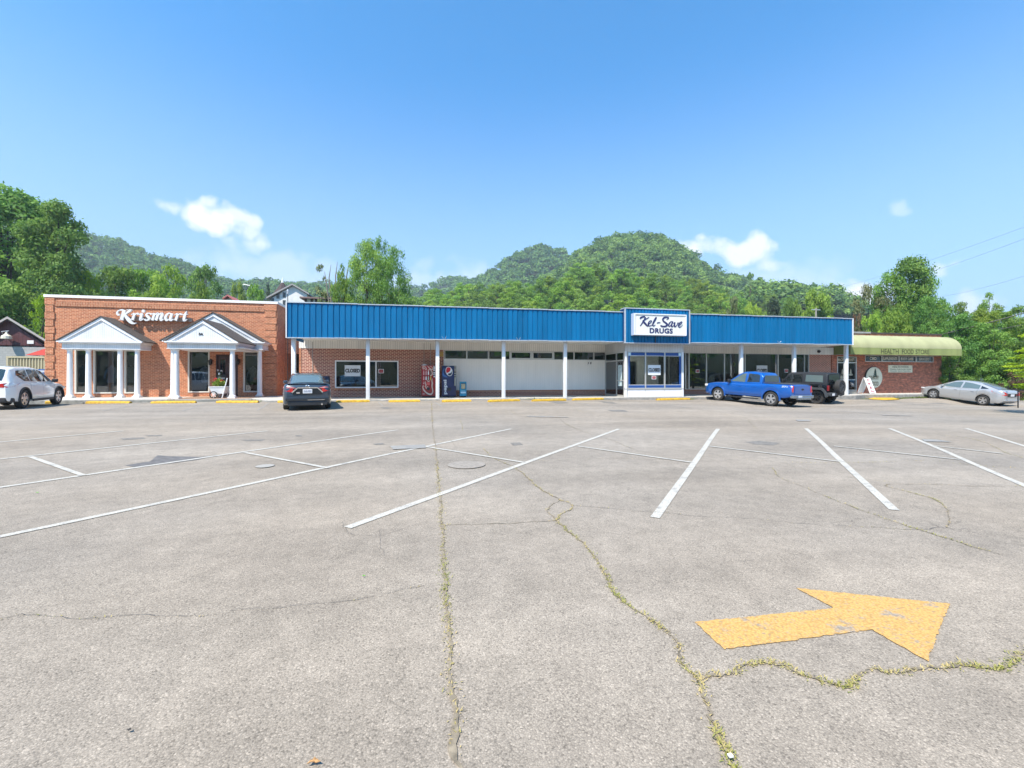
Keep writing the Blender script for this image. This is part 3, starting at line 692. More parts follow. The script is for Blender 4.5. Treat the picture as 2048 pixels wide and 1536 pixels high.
# ------------------------------------------------------------------ the blue-fronted strip store
YW, YF, YP, YK, YQ = 27.0, 23.7, 24.15, 30.0, 29.15
def wz(py, Y=YW, px=1024): return Z(px, py, Y)
XL, XR = X(600, YW), X(1662, YW)
store = thing('strip_store', (8, YW, 0), 'long single storey store with a ribbed blue metal canopy front', 'store')
zb_top = Z(660, 697, YW); zpan_b = Z(1060, 780, YW); zcl_b = Z(1060, 719.5, YW); zcl_t = Z(1060, 703, YW) + .02
xa, xb_ = X(888.5, YW), X(1231, YW)                         # white panel range
W0 = (X(670, YW), X(797, YW), Z(730, 776, YW), Z(730, 721, YW))
xg0, xg1 = X(1368, YW), X(1618, YW)
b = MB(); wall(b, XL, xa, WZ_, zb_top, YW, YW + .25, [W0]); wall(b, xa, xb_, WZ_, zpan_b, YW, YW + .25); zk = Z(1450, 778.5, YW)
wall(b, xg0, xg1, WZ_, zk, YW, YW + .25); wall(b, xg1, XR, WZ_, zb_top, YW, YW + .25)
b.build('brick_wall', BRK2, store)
b = MB(); b.box(W0[0] - .05, W0[1] + .05, YW - .05, YW + .1, W0[2] - .13, W0[2] - .005); b.build('window_sill', BRK1V, store)
b = MB(); b.box(xa, xb_, YW - .03, YW + .1, zpan_b - .085, zpan_b); b.box(xg0, xg1, YW - .03, YW + .1, zk - .085, zk); b.build('brick_ledge', BRK1V, store)
b = MB(); b.box(XL - .05, XR + .2, YW - .02, YW + .25, zb_top + .002, 3.66); b.build('siding_band', SID, store)
b = MB(); b.box(xa, xb_ - .02, YW - .01, YW + .2, zpan_b + .002, zcl_b); b.build('white_panelling', PANEL, store)
# side and rear walls, roof
b = MB(); b.box(XL, XL + .25, YW + .26, 44, 0, 4.4); b.box(XR - .25, XR, YW + .26, 44, 0, 4.4); b.box(XL, XR, 44, 44.25, 0, 4.4); b.build('outer_wall', BRK2, store)
b = MB(); b.box(XL + .26, XR - .26, YW + .52, 43.9, 4.2, 4.35); b.box(XL + .1, XR - .02, YF + .35, YW + .5, 4.40, 4.50); b.build('roof', mat('roof_membrane', (.30, .30, .29), .8, noise=.2), store)
b = MB(); b.box(XL + .3, XR - .3, YW + .4, 33, WZ_ - .02, WZ_ + .01); b.build('shop_floor', mat('lino_floor', (.45, .42, .37), .4), store)
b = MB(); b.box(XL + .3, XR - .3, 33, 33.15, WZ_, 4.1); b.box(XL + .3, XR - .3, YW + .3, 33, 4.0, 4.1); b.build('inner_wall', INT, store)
# soffit
b = MB(); b.box(X(573, YF), X(1705, YF), YF + .12, YW - .02, 3.60, 3.68); b.build('soffit', mat('soffit_grey', (.80, .79, .76), .7, noise=.1, nscale=2), store)
# ribbed fascia
fx0, fx1 = X(573.5, YF), X(1704.5, YF)
zfb0, zft0, zfb1, zft1 = Z(573.5, 676, YF), Z(573.5, 605, YF), Z(1704.5, 690, YF), Z(1704.5, 638, YF)
def lz(x, a, b_): return a + (b_ - a) * (x - fx0) / (fx1 - fx0)
def ribbed(x0, x1, y, zlo, zhi, pitch=.28):
    P = []; n = max(1, round((x1 - x0) / pitch)); w = (x1 - x0) / n
    for i in range(n):
        a = x0 + i * w; P += [(a, y), (a + .74 * w, y), (a + .79 * w, y + .035), (a + .95 * w, y + .035)]
    P.append((x1, y)); vs = []
    for x, yy in P: vs += [(x, yy, zlo(x)), (x, yy, zhi(x))]
    return MB().add(vs, [(2 * i, 2 * i + 2, 2 * i + 3, 2 * i + 1) for i in range(len(P) - 1)])
tx0, tx1 = X(1249, YF - .25), X(1378, YF - .25)
flo = lambda x: lz(x, zfb0, zfb1); fhi = lambda x: lz(x, zft0, zft1)
for a, c in ((fx0, tx0 + .05), (tx1 - .05, fx1)):
    m_ = ribbed(a, c, YF, flo, fhi); m_.build('blue_fascia', BLUE, store)
    b = MB(); b.add([(a, YF + .06, flo(a) + .02), (c, YF + .06, flo(c) + .02), (c, YF + .06, fhi(c)), (a, YF + .06, fhi(a)), (a, YF + .3, flo(a) + .02), (c, YF + .3, flo(c) + .02), (c, YF + .3, fhi(c)), (a, YF + .3, fhi(a))],
                    [(0, 1, 2, 3), (7, 6, 5, 4), (0, 4, 5, 1), (3, 2, 6, 7), (0, 3, 7, 4), (1, 5, 6, 2)]); b.build('fascia_backing', BLUET, store)
    for lo, th, nm in ((flo, .045, 'lower_trim'), (fhi, .05, 'upper_trim')):
        b = MB(); n = 16
        for i in range(n):
            u0, u1 = a + (c - a) * i / n, a + (c - a) * (i + 1) / n; dz = ((i * 7) % 3 - 1) * .006
            b.add([(u0, YF - .045, lo(u0) + dz), (u1 - .01, YF - .045, lo(u1) + dz), (u1 - .01, YF - .045, lo(u1) + th + dz), (u0, YF - .045, lo(u0) + th + dz),
                   (u0, YF + .12, lo(u0) + dz), (u1 - .01, YF + .12, lo(u1) + dz), (u1 - .01, YF + .12, lo(u1) + th + dz), (u0, YF + .12, lo(u0) + th + dz)],
                  [(0, 1, 2, 3), (7, 6, 5, 4), (0, 4, 5, 1), (3, 2, 6, 7), (0, 3, 7, 4), (1, 5, 6, 2)])
        b.build(nm, TRIM, store)
# end returns of the canopy
for x, s in ((fx0, -1), (fx1, 1)):
    b = MB(); b.box(x, x + s * .04, YF + .0, YW - .1, flo(x) + .02, fhi(x)); b.build('canopy_end', BLUE, store)
    b = MB(); b.box(x - s * .01, x + s * .035, YF - .06, YF - .0, flo(x), fhi(x) + .03); b.build('corner_trim', WHITE, store)
# raised sign panel
YT = YF - .25
tzb, tzt = Z(1313, 686, YT), Z(1313, 619, YT)
ribbed(tx0 + .06, tx1, YT, lambda x: tzb, lambda x: tzt, .20).build('sign_tower_panel', BLUE, store)
b = MB(); b.box(tx0 + .03, tx1, YT + .05, YF + .4, tzb + .03, tzt + .02); b.build('sign_tower_box', BLUET, store)
b = MB(); b.box(tx0 - .02, tx1 + .04, YT - .04, YT + .5, tzt, tzt + .05); b.box(tx0 - .02, tx1 + .03, YT - .04, YT + .1, tzb - .04, tzb); b.box(tx1 - .01, tx1 + .05, YT - .05, YT - .002, tzb, tzt); b.box(tx0, tx0 + .07, YT - .03, YT + .06, tzb, tzt)
b.build('sign_tower_trim', TRIM, store)
# canopy posts
for px in (587.5, 736, 875, 1007, 1130, 1482, 1588, 1692):
    x = X(px, YP); b = MB(); b.box(x - .095, x + .095, YP - .095, YP + .095, WZ_, 3.60, .012); b.build('canopy_post', WHITE, store, smooth=30)
# loose wires and brackets under the fascia
for px in (888, 1036, 1555, 1315):
    x = X(px, YF); z = flo(x); b = MB()
    for s in (-1, 1): b.tube([(x + s * .05, YF - .06, z - .02), (x + s * .05, YF - .12, z + .08), (x + s * .12, YF - .14, z + .18)], .010, 5)
    b.build('sign_bracket', TRIM, store)
# left display window
def window(parent, x0, x1, z0, z1, y, fw=.05, mull=(), m=None, g=None, depth=.08, proud=.02):
    b = MB(); frame(b, x0, x1, z0, z1, y - proud, y + depth, fw)
    for mx_ in mull: b.box(mx_ - fw / 2, mx_ + fw / 2, y - proud + .003, y + depth - .003, z0 + fw, z1 - fw)
    f = b.build('window', m or ALU, parent)
    g_ = MB(); g_.box(x0 + fw * .7, x1 - fw * .7, y + depth * .45, y + depth * .45 + .008, z0 + fw * .7, z1 - fw * .7); g_.build('pane', g or GLS, f); return f
window(store, *W0, YW, .07, [X(752, YW)], WHITE, GLS2)
# clerestory strip
px_m = [889.5, 933.6, 977.3, 1020, 1063.7, 1107.5, 1148, 1187.6, 1226]
for i in range(8):
    l = .03 if i != 4 else .10; r = .03 if i != 3 else .10
    window(store, X(px_m[i], YW) , X(px_m[i + 1], YW) - .002, zcl_b + .003, zcl_t, YW, l if i == 4 else r if i == 3 else .035, (), ALU, GLS2)
# storefront right of the entrance
mul = [1370, 1378, 1413, 1449, 1480, 1490, 1556, 1588, 1618]
for i in range(8):
    window(store, X(mul[i], YW), X(mul[i + 1], YW) - .002, zk + .003, Z(1450, 706.5, YW), YW, .035, [(X(1609, YW))] if i == 7 else (), ALU, GLS if i < 4 else GLS2)
# glass entrance bay
YB = YF + .35
bx0, bx1 = X(1250.5, YB), X(1366, YB)
bz0, bz1, bz2, bz3 = Z(1310, 795, YB), Z(1310, 778, YB), Z(1310, 703.5, YB), 3.60
b = MB(); b.box(bx0 - .02, bx1 + .03, YB - .02, YB + .14, bz2, bz3); b.box(bx1 - .0, bx1 + .03, YB + .14, YW, bz2, bz3); b.box(bx0 - .02, bx0 + .01, YB + .14, YW, bz2, bz3); b.build('bay_header', siding('bay_white_board', (.62, .62, .61), .17, .75, 0, .1), store)
for q0, q1 in ((bx0 - .02, bx0 + .10), (bx1 - .10, bx1 + .03)): b = MB(); b.box(q0, q1, YB - .025, YB + .10, WZ_, bz2); b.build('bay_corner_post', WHITE, store)
bm_ = [1255, 1291, 1329.5, 1363.5]
for i in range(3):
    x0, x1 = X(bm_[i], YB), X(bm_[i + 1], YB)
    f = window(store, x0, x1 - .002, bz1 + .04, bz2 - .002, YB, .035, (), ALU, glass('bay_glass', (.72, .76, .76), .03) if i == 0 else MATS.get('bay_glass') or bpy.data.materials['bay_glass'])
    zt, zl = bz2 - .06, bz1 + .08
    BB = [(x0 + .04, x1 - .04, zt - .17, zt), (x0 + .04, x1 - .04, zl, zl + .15)]
    if i == 0: BB.append((x0 + .04, x0 + .16, zl + .152, zt - .172))
    if i == 2: BB.append((x1 - .16, x1 - .04, zl + .152, zt - .172))
    for q in BB: b = MB(); b.box(q[0], q[1], YB + .008, YB + .022, q[2], q[3]); b.build('blue_border', mat('blue_window_film', (.012, .07, .27), .4), f)
    for q in ((zt - .20, zt - .175), (zl + .153, zl + .175)): b = MB(); b.box(x0 + .04, x1 - .04, YB + .004, YB + .007, q[0], q[1]); b.build('pale_edge', WHITE, f)
    if i != 1:
        xc = x0 + .12 if i == 0 else x1 - .12
        b = MB(); b.box(xc - .1, xc + .1, YB - .004, YB + .003, zt - .2, zt + .01); b.build('corner_emblem', mat('pale_blue_film', (.42, .62, .74), .4), f)
        b = MB(); b.lathe([(.06, -.009), (.06, -.005)], (xc, YB, zt - .09), 'y', 14); b.build('emblem_ring', mat('film_mark', (.75, .85, .9), .4), f)
    b = MB(); b.box(x0 + .01, x1 - .01, YB + .0, YB + .06, WZ_ + .03, bz1 - .02, .006); b.build('bay_lower_panel', WHITE, store)
b = MB(); b.box(bx0 - .02, bx1 + .03, YB - .03, YB + .12, bz1 - .018, bz1 + .036); b.box(bx0 - .04, bx1 + .05, YB - .05, YB + .12, WZ_, WZ_ + .028); b.build('bay_sill', ALU, store)
# side of the bay: glass door facing left and a glazed return
b = MB()
for y0 in (YB + .14, YB + 1.15, YW - .12): b.box(bx0 - .03, bx0 + .03, y0, y0 + .06, WZ_, bz2)
b.box(bx0 - .03, bx0 + .03, YB + .2, YW - .12, bz2 - .06, bz2 - .001); b.box(bx0 - .03, bx0 + .03, YB + .2, YW - .12, 2.45, 2.52); b.box(bx0 - .03, bx0 + .03, YB + .2, YW - .12, WZ_ + .002, WZ_ + .12)
b.box(bx0 - .05, bx0 + .02, YB + .2, YB + 1.15, 1.25, 1.31)
dr = b.build('side_door', ALU, store)
b = MB(); b.box(bx0 - .005, bx0 + .004, YB + .2, YW - .12, WZ_ + .12, bz2 - .06); b.build('pane', GLS, dr)
b = MB(); b.box(bx0 - .02, bx0 - .012, YB + .4, YB + .95, .95, 2.2); b.build('door_poster', mat('poster_pale_blue', (.50, .62, .64), .6, noise=.25, nscale=9), dr)
b = MB()
for y0 in (YB + .14, YB + 1.5, YW - .12): b.box(bx1 - .02, bx1 + .03, y0, y0 + .06, WZ_, bz2)
b.box(bx1 - .02, bx1 + .03, YB + .2, YW - .12, WZ_ + .002, .8); rr = b.build('bay_side_frame', ALU, store)
b = MB(); b.box(bx1 - .002, bx1 + .006, YB + .2, YW - .12, .8, bz2); b.build('pane', GLS, rr)
# inner door of the vestibule (seen through the glass), wall opening behind
b = MB(); b.box(xb_ - .02, xg0, YW + .02, YW + .22, 2.62, 3.1); b.box(bx0 + 2.3, xg0, YW + .02, YW + .2, WZ_, 2.62); b.box(xb_, bx0 + .62, YW + .02, YW + .2, WZ_, 2.62); b.build('vestibule_wall', mat('vestibule_grey', (.66, .67, .65), .8, noise=.15), store)
b = MB(); frame(b, bx0 + .62, bx0 + 1.5, WZ_, 2.61, YW + .05, YW + .1, .08); frame(b, bx0 + 1.505, bx0 + 2.3, WZ_, 2.61, YW + .05, YW + .1, .08); b.box(bx0 + .7, bx0 + 1.42, YW + .04, YW + .08, 1.2, 1.27); dr = b.build('entrance_door', ALU, store)
b = MB(); b.box(bx0 + .68, bx0 + 2.26, YW + .07, YW + .08, WZ_ + .07, 2.55); b.build('pane', GLS2, dr)
b = MB(); b.box(bx0 + .02, bx1 - .01, YB + .15, YW, 3.14, 3.2); b.build('vestibule_ceiling', WHITE, store)
b = MB(); b.box(bx0 + .9, bx1 - .9, YB + 1.0, YB + 1.6, 3.09, 3.135); b.build('ceiling_light', mat('ceiling_light_panel', (.8, .8, .75), .5, emit=(1, .95, .85, 3.0)), store)
# thin conduits, wall light, white edge of the brickwork, house number
for px in (625.5, 848, 861): b = MB(); b.tube([(X(px, YW), YW - .03, WZ_ + (1.6 if px > 800 else .1)), (X(px, YW), YW - .03, 3.5)], .016, 6); b.build('conduit', mat('conduit_grey', (.33, .30, .28), .5), store)
b = MB(); b.box(XL - .04, XL + .05, YW - .03, YW + .1, WZ_, zb_top); b.build('corner_board', BRK1, store)
b = MB(); x = X(882, YW); b.box(x - .13, x + .13, YW - .10, YW - .005, 2.72, 3.02, .02); b.build('wall_lamp', mat('amber_lamp_cover', (.42, .26, .06), .3), store)
b = MB(); b.box(X(888.5, YW) - .04, X(888.5, YW), YW - .03, YW, WZ_ + .4, zb_top); b.build('panel_edge', WHITE, store)
b = MB(); text_wall(b, '3  8', X(1175, YW), X(1182.5, YW), Z(1178, 728.5, YW), Z(1178, 724, YW), YW - .012, .02, .02, shear=.2); b.build('house_number', BLACK, store)
b = MB(); b.tube([(X(1232, YW), YW - .06, WZ_ + .02), (X(1232, YW), YW - .06, 1.25)], .07, 10); b.build('door_post', WHITE, store)
# alley wall between the two shops
b = MB(); wall(b, X(554.5, YK) + .01, XL + .0, WZ_, 5.0, 31.6, 31.85, [(X(572, 31.6), XL - .1, WZ_, 3.05)]); b.build('alley_wall', BRK1, store)
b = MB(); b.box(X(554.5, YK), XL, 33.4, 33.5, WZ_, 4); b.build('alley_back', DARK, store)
b = MB(); x = X(1636, YW); b.lathe([(.09, 0), (.11, -.09), (.07, -.18), (.03, -.2)], (x, YW - .0, 3.36), 'y', 14); b.build('security_light', BLACK, store)
# dim shelving inside
for i, px in enumerate((690, 760, 1400, 1432, 1470, 1530, 1570)):
    x = X(px, YW + 2.2) ; b = MB(); R = random.Random(i)
    b.box(x - .55, x - .5, 29.4, 29.9, WZ_ + .01, 1.9); b.box(x + .5, x + .55, 29.4, 29.9, WZ_ + .01, 1.9)
    for z in (.5, .95, 1.4, 1.85): b.box(x - .5, x + .5, 29.4, 29.9, z, z + .03)
    o = b.build('store_shelf', mat('shelf_grey', (.25, .24, .23), .6))
    tag(o, 'dim grey display shelf inside the ' + ('blue fronted store behind its dark glass'), 'shelf', 'shelves inside the store')

# ------------------------------------------------------------------ signs on the store
def sign_px(name, label, cat, px0, px1, py0, py1, Y, y_th=.03, m=WHITE, mframe=None, fw=.02):
    x0, x1 = X(px0, Y), X(px1, Y); pm = (px0 + px1) / 2; z0, z1 = Z(pm, py1, Y), Z(pm, py0, Y)
    t = thing(name, ((x0 + x1) / 2, Y, z0), label, cat)
    b = MB(); b.box(x0, x1, Y - y_th, Y, z0, z1); b.build('board', m, t)
    if mframe:
        b = MB(); frame(b, x0 - .004, x1 + .004, z0 - .004, z1 + .004, Y - y_th - .01, Y - .002, fw); b.build('frame', mframe, t)
    return t, x0, x1, z0, z1
t, x0, x1, z0, z1 = sign_px('store_sign', 'large lit box sign with blue script lettering on the raised blue panel', 'sign', 1269, 1371, 629.5, 669.5, YT - .35, .03, mat('sign_face', (.70, .70, .66), .4, noise=.08, nscale=3))
b = MB(); b.box(x0 - .05, x1 + .04, YT - .35, YT - .02, z0 - .05, z1 + .05, .01); b.build('sign_box', mat('sign_box_pale_blue', (.42, .50, .64), .4), t)
b = MB(); frame(b, x0 - .03, x1 + .03, z0 - .03, z1 + .03, YT - .42, YT - .36, .05); b.build('sign_rim', WHITE, t)
SX = lambda zx: x0 + (zx - 240) / (1810 - 240) * (x1 - x0)
SZ = lambda zy: z1 - (zy - 235) / (850 - 235) * (z1 - z0)
NAVY = mat('navy_lettering', (.012, .018, .10), .5)
KEL = [[(400, 385, 20), (420, 345, 50), (480, 318, 48), (545, 303, 34)], [(560, 325, 36), (500, 450, 36), (405, 592, 20)], [(672, 322, 16), (580, 380, 30), (480, 442, 38)], [(478, 440, 44), (560, 530, 54), (628, 605, 26)],
       [(640, 545, 22), (700, 505, 20), (745, 445, 24), (720, 425, 22), (670, 460, 28), (645, 540, 38), (665, 590, 32), (740, 570, 18), (790, 520, 10)], [(785, 545, 16), (850, 430, 20), (890, 330, 24), (868, 328, 18), (815, 430, 26), (783, 535, 36), (800, 590, 30), (862, 548, 12)],
       [(905, 497, 14), (950, 482, 32), (1015, 478, 16)], [(1205, 385, 14), (1268, 330, 32), (1220, 308, 34), (1140, 320, 48), (1092, 370, 48), (1110, 430, 44), (1190, 490, 52), (1225, 535, 52), (1185, 582, 50), (1110, 595, 42), (1036, 580, 44), (1042, 555, 18)],
       [(1400, 442, 26), (1340, 440, 24), (1282, 510, 34), (1277, 580, 30), (1320, 572, 20), (1390, 480, 20)], [(1404, 440, 28), (1362, 530, 36), (1370, 600, 30), (1432, 548, 12)],
       [(1420, 505, 12), (1465, 460, 26), (1452, 530, 36), (1460, 597, 32), (1530, 540, 18), (1560, 470, 24), (1602, 500, 10)], [(1588, 562, 18), (1650, 505, 20), (1685, 450, 24), (1660, 438, 22), (1610, 480, 28), (1580, 560, 38), (1600, 606, 32), (1660, 580, 16), (1705, 528, 8)]]
b = MB(); strokes(b, KEL, lambda u, v, w: (SX(u), w, SZ(v)), YT - .382, YT - .40, 6)
text_wall(b, 'DRUGS', SX(688), SX(1397), SZ(812), SZ(650), YT - .385, .012, .035, spacing=1.08); b.build('lettering', NAVY, t)
b = MB(); b.box(SX(960) - .02, SX(960) + .02, YT - .06, YT - .04, tzb, z0 - .04); b.build('power_conduit', BLACK, t)

def closed(px0, px1, py0, py1, Y, lab, clip=False):
    t, a, c, z0, z1 = sign_px('closed_notice', lab, 'notice', px0, px1, py0, py1, Y, .012, mat('paper_notice', (.70, .72, .74), .7))
    t['group'] = 'CLOSED notices in the store windows'
    b = MB(); w = c - a; text_wall(b, 'CLOSED', a + .03 * w, c - .03 * w, z0 + .33 * (z1 - z0), z0 + .69 * (z1 - z0), Y - .012, .006, .055); b.build('lettering', BLACK, t)
closed(689.5, 721, 730.5, 752.5, YW + .02, 'white CLOSED notice in the left display window')
closed(1296, 1321, 730, 750, YB - .0, 'white CLOSED notice in the glass entrance bay')
closed(1513, 1534.5, 731, 752, YW + .0, 'white CLOSED notice in the window behind the blue pickup')
REDS = mat('red_sticker', (.30, .015, .02), .5)
for px0, px1, py0, py1, Y, lab in ((757, 767.5, 738, 746.5, YW + .02, 'small red notice right of the post in the left display window'), (1303.5, 1312, 751.5, 758.5, YB, 'small red notice below the CLOSED notice in the entrance bay'),
                              (1391.5, 1398.5, 739, 745.5, YW, 'small red notice in the first window right of the entrance'), (1569, 1576, 738, 745, YW, 'small red notice on the window behind the tailgate of the pickup')):
    t, a, c, z0, z1 = sign_px('red_notice', lab, 'notice', px0, px1, py0, py1, Y, .012, WHITE); t['group'] = 'small red notices in the store windows'
    b = MB(); b.box(a + .03, c - .03, Y - .018, Y - .011, z0 + .03, z1 - .03); b.build('red_field', REDS, t)
    b = MB(); b.box(a + .08, c - .08, Y - .021, Y - .0185, (z0 + z1) / 2 - .015, (z0 + z1) / 2 + .015); b.build('lettering', mat('pale_red', (.6, .25, .25), .6), t)
# yellow diamond marker reflected/standing behind the glass
YG = mat('fluorescent_yellow_green', (.45, .68, .04), .5)
t = thing('crossing_sign', (X(1467, 28), 28, WZ_), 'yellow green pedestrian crossing sign inside the store window', 'sign')
xc, zc = X(1467.5, 28), Z(1467, 728.5, 28); b = MB()
b.prism([(-.15, 0), (0, -.2), (.15, 0), (0, .22)], lambda u, v, w: (xc + u, 28 + w, zc + v), 0, .02); b.build('board', YG, t)
b = MB(); b.prism([(-.03, -.08), (.03, -.08), (.05, .05), (0, .1), (-.05, .05)], lambda u, v, w: (xc + u, 27.99 + w, zc + v), 0, .008); b.build('walker_symbol', BLACK, t)
b = MB(); b.tube([(xc, 28.04, WZ_), (xc, 28.04, zc + .1)], .025, 8); b.lathe([(.2, 0), (.18, .05)], (xc, 28.04, WZ_ + .015)); b.build('stand', BLACK, t)
# easel behind the left window
t = thing('easel', (X(703, 27.8), 27.8, WZ_), 'folding easel standing behind the left display window under the CLOSED notice', 'easel')
for s in (-1, 1):
    b = MB(); xc = X(706, 27.8); b.tube([(xc + s * .42, 27.8, WZ_), (xc + s * .08, 27.9, 1.75)], .022, 6); b.build('leg', mat('blue_grey_wood', (.16, .24, .30), .6), t)
b = MB(); b.tube([(xc - .27, 27.8, 1.0), (xc + .27, 27.8, 1.0)], .022, 6); b.build('crossbar', MATS['blue_grey_wood'], t)

# ------------------------------------------------------------------ the brick gift shop
def kx(px, Y=YK): return X(px, Y)
KL, KR = X(90.5, YK), X(554.5, YK); KT = Z(300, 600.5, YK)
shop = thing('brick_shop', ((KL + KR) / 2, YK, 0), 'orange brick shop with two white columned gables and white roof edge', 'shop')
zw0, zw1 = Z(212, 787, YK), Z(212, 699.5, YK)
ops1 = [(kx(149.5), kx(177), zw0, zw1), (kx(187), kx(238), zw0, zw1), (kx(249), kx(277), zw0, zw1)]
zv0, zv1 = Z(397, 785, YK), Z(397, 701.5, YK)
ops2 = [(kx(376), kx(419.5), zv0, zv1), (kx(487), kx(518), zv0, zv1)]
DO = (kx(431.5), kx(476), WZ_ - .01, Z(450, 709, YK))
b = MB(); wall(b, KL, KR, WZ_ - .2, KT, YK, YK + .3, ops1 + ops2 + [DO]); b.build('front_wall', BRK1, shop)
b = MB(); b.box(KL, KL + .3, YK + .301, 43, -.1, KT); b.box(KR - .3, KR, YK + .301, 43, -.1, KT); b.box(KL + .3, KR - .3, 42.7, 43, -.1, KT); b.build('side_wall', BRK1, shop)
b = MB(); b.box(KL + .3, KR - .3, YK + .301, 42.7, KT - .5, KT - .35); b.build('roof', MATS['roof_membrane'], shop)
b = MB(); b.box(KL - .05, KR + .05, YK - .06, YK + .4, KT, KT + .15); b.box(KL - .05, KL + .35, YK + .4, 43.05, KT, KT + .15); b.box(KR - .35, KR + .05, YK + .4, 43.05, KT, KT + .15); b.build('coping', mat('white_coping', (.80, .79, .77), .5), shop)
b = MB(); b.box(KL + .5, KR - .75, YK - .05, YK - .003, KT - .50, KT - .20); b.build('soldier_course', BRK1V, shop)
b = MB()
for x0, x1 in ((KL, KL + .48), (KR - .74, KR - .02)):
    z = WZ_ + .02; i = 0
    while z < KT - .02:
        h = min(.41, KT - z); w = .0 if i % 2 else .06
        b.box(x0 + w * .5, x1 - w, YK - .055, YK - .004, z, z + h - .045); z += .41; i += 1
b.build('quoin', BRK1, shop)
b = MB(); b.box(KL + .31, KR - .31, YK + .31, 36, WZ_ - .05, WZ_ - .0); b.build('shop_floor', MATS['lino_floor'], shop)
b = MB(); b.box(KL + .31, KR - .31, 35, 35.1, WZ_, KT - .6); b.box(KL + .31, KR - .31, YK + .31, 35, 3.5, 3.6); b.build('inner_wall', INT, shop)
GK = glass('gift_shop_glass', (.66, .68, .67), .09)
for o in ops1 + ops2: window(shop, *o, YK, .075, (), mat('cream_frame', (.62, .60, .54), .5), GK, .12, .03)
# double door
WOOD = mat('dark_red_wood', (.055, .014, .010), .35, coat=.3, noise=.3, nscale=8)
b = MB(); frame(b, DO[0], DO[1], WZ_ - .2, DO[3], YK + .02, YK + .2, .07); mid = (DO[0] + DO[1]) / 2
for a, c in ((DO[0] + .075, mid - .005), (mid + .005, DO[1] - .075)):
    wall(b, a, c, WZ_ + .01, DO[3] - .08, YK + .10, YK + .16, [(a + .13, c - .13, 1.15, DO[3] - .3)])
    b.box(a + .14, c - .14, YK + .085, YK + .099, WZ_ + .2, 1.0)
dr = b.build('door', WOOD, shop)
b = MB(); b.box(DO[0] + .1, DO[1] - .1, YK + .125, YK + .135, 1.15, DO[3] - .3)
for a, c in ((DO[0] + .075, mid - .005), (mid + .005, DO[1] - .075)):
    pass
b.build('pane', GLS, dr)
b = MB()
for a, c in ((DO[0] + .2, mid - .13), (mid + .13, DO[1] - .2)):
    for z in (1.5, 1.85, 2.2): b.box(a, c, YK + .11, YK + .118, z, z + .025)
    b.box((a + c) / 2 - .012, (a + c) / 2 + .012, YK + .108, YK + .117, 1.16, DO[3] - .32)
b.build('glazing_bar', WOOD, dr)
b = MB(); b.tube([(mid - .06, YK + .05, 1.25), (mid - .06, YK + .05, 1.5)], .015, 8); b.build('handle', mat('brass', (.6, .4, .15), .3, metal=1), dr)
# gabled porticos
def gable(parent, xc, hw, yf, yb, ze, za, m=WHITE2, over=.0):
    """white boarded gable with raking trim, brown roof behind"""
    b = MB(); b.prism([(-hw + .14, ze), (hw - .14, ze), (0, za - .10)], lambda u, v, w: (xc + u, w, v), yf, yf + .06)
    g = b.build('gable', m, parent)
    b = MB(); t_ = .13
    for s in (-1, 1):
        q = [(s * (hw + .02), ze - .02), (0, za), (0, za - t_ * 1.25), (s * (hw - .2), ze - .02)]
        b.prism(q, lambda u, v, w: (xc + u, w, v), yf - .055 - (.004 if s > 0 else 0), yf - .002)
    b.build('raking_trim', WCOL, g)
    b = MB()
    for s in (-1, 1):
        q = [(s * (hw + .06), ze - .03), (0, za + .02), (0, za + .08), (s * (hw + .10), ze + .02)]
        b.prism(q, lambda u, v, w: (xc + u, w, v), yf - .10, yb)
    b.build('roof', SHING, parent); return g
def entab(parent, x0, x1, yf, yb, zlo, zhi):
    b = MB(); wall_t = .22
    b.box(x0, x1, yf, yf + wall_t, zlo, zhi - .12); b.box(x0, x0 + wall_t, yf + wall_t, yb, zlo, zhi - .12); b.box(x1 - wall_t, x1, yf + wall_t, yb, zlo, zhi - .12)
    b.build('entablature', WHITE2, parent)
    b = MB(); b.box(x0 - .10, x1 + .10, yf - .10, yb, zhi - .12, zhi - .06); b.box(x0 - .17, x1 + .17, yf - .17, yb, zhi - .058, zhi); b.box(x0 - .03, x1 + .03, yf - .03, yb, zlo - .03, zlo - .001); b.build('cornice', WCOL, parent)
def column(parent, x, y, zt, r=.135):
    b = MB(); b.box(x - r * 1.35, x + r * 1.35, y - r * 1.35, y + r * 1.35, WZ_ - .12, WZ_ + .09); 
    b.lathe([(r * 1.3, .09), (r * 1.33, .13), (r * 1.15, .17), (r * 1.02, .20), (r, .24), (r * .97, 1.2), (r * .86, zt - WZ_ - .15), (r * .95, zt - WZ_ - .14), (r * .95, zt - WZ_ - .11), (r * 1.15, zt - WZ_ - .06)], (x, y, WZ_), seg=20)
    b.box(x - r * 1.2, x + r * 1.2, y - r * 1.2, y + r * 1.2, zt - .06, zt - .031); b.build('column', WCOL, parent, smooth=35)
ecz = Z(200, 683, YQ - .2); elo = Z(200, 697.5, YQ - .2)
c0, c3 = X(140, YQ), X(275, YQ)
entab(shop, c0 - .25, c3 + .25, YQ - .2, YK - .003, elo, ecz)
gx_, ghw = (X(115.5, YQ - .3) + X(287, YQ - .3)) / 2, (X(287, YQ - .3) - X(115.5, YQ - .3)) / 2
gable(shop, gx_, ghw, YQ - .27, YK - .003, ecz, Z(196, 634.5, YQ - .3))
for px in (140, 177, 240.5, 275): column(shop, X(px, YQ), YQ, elo)
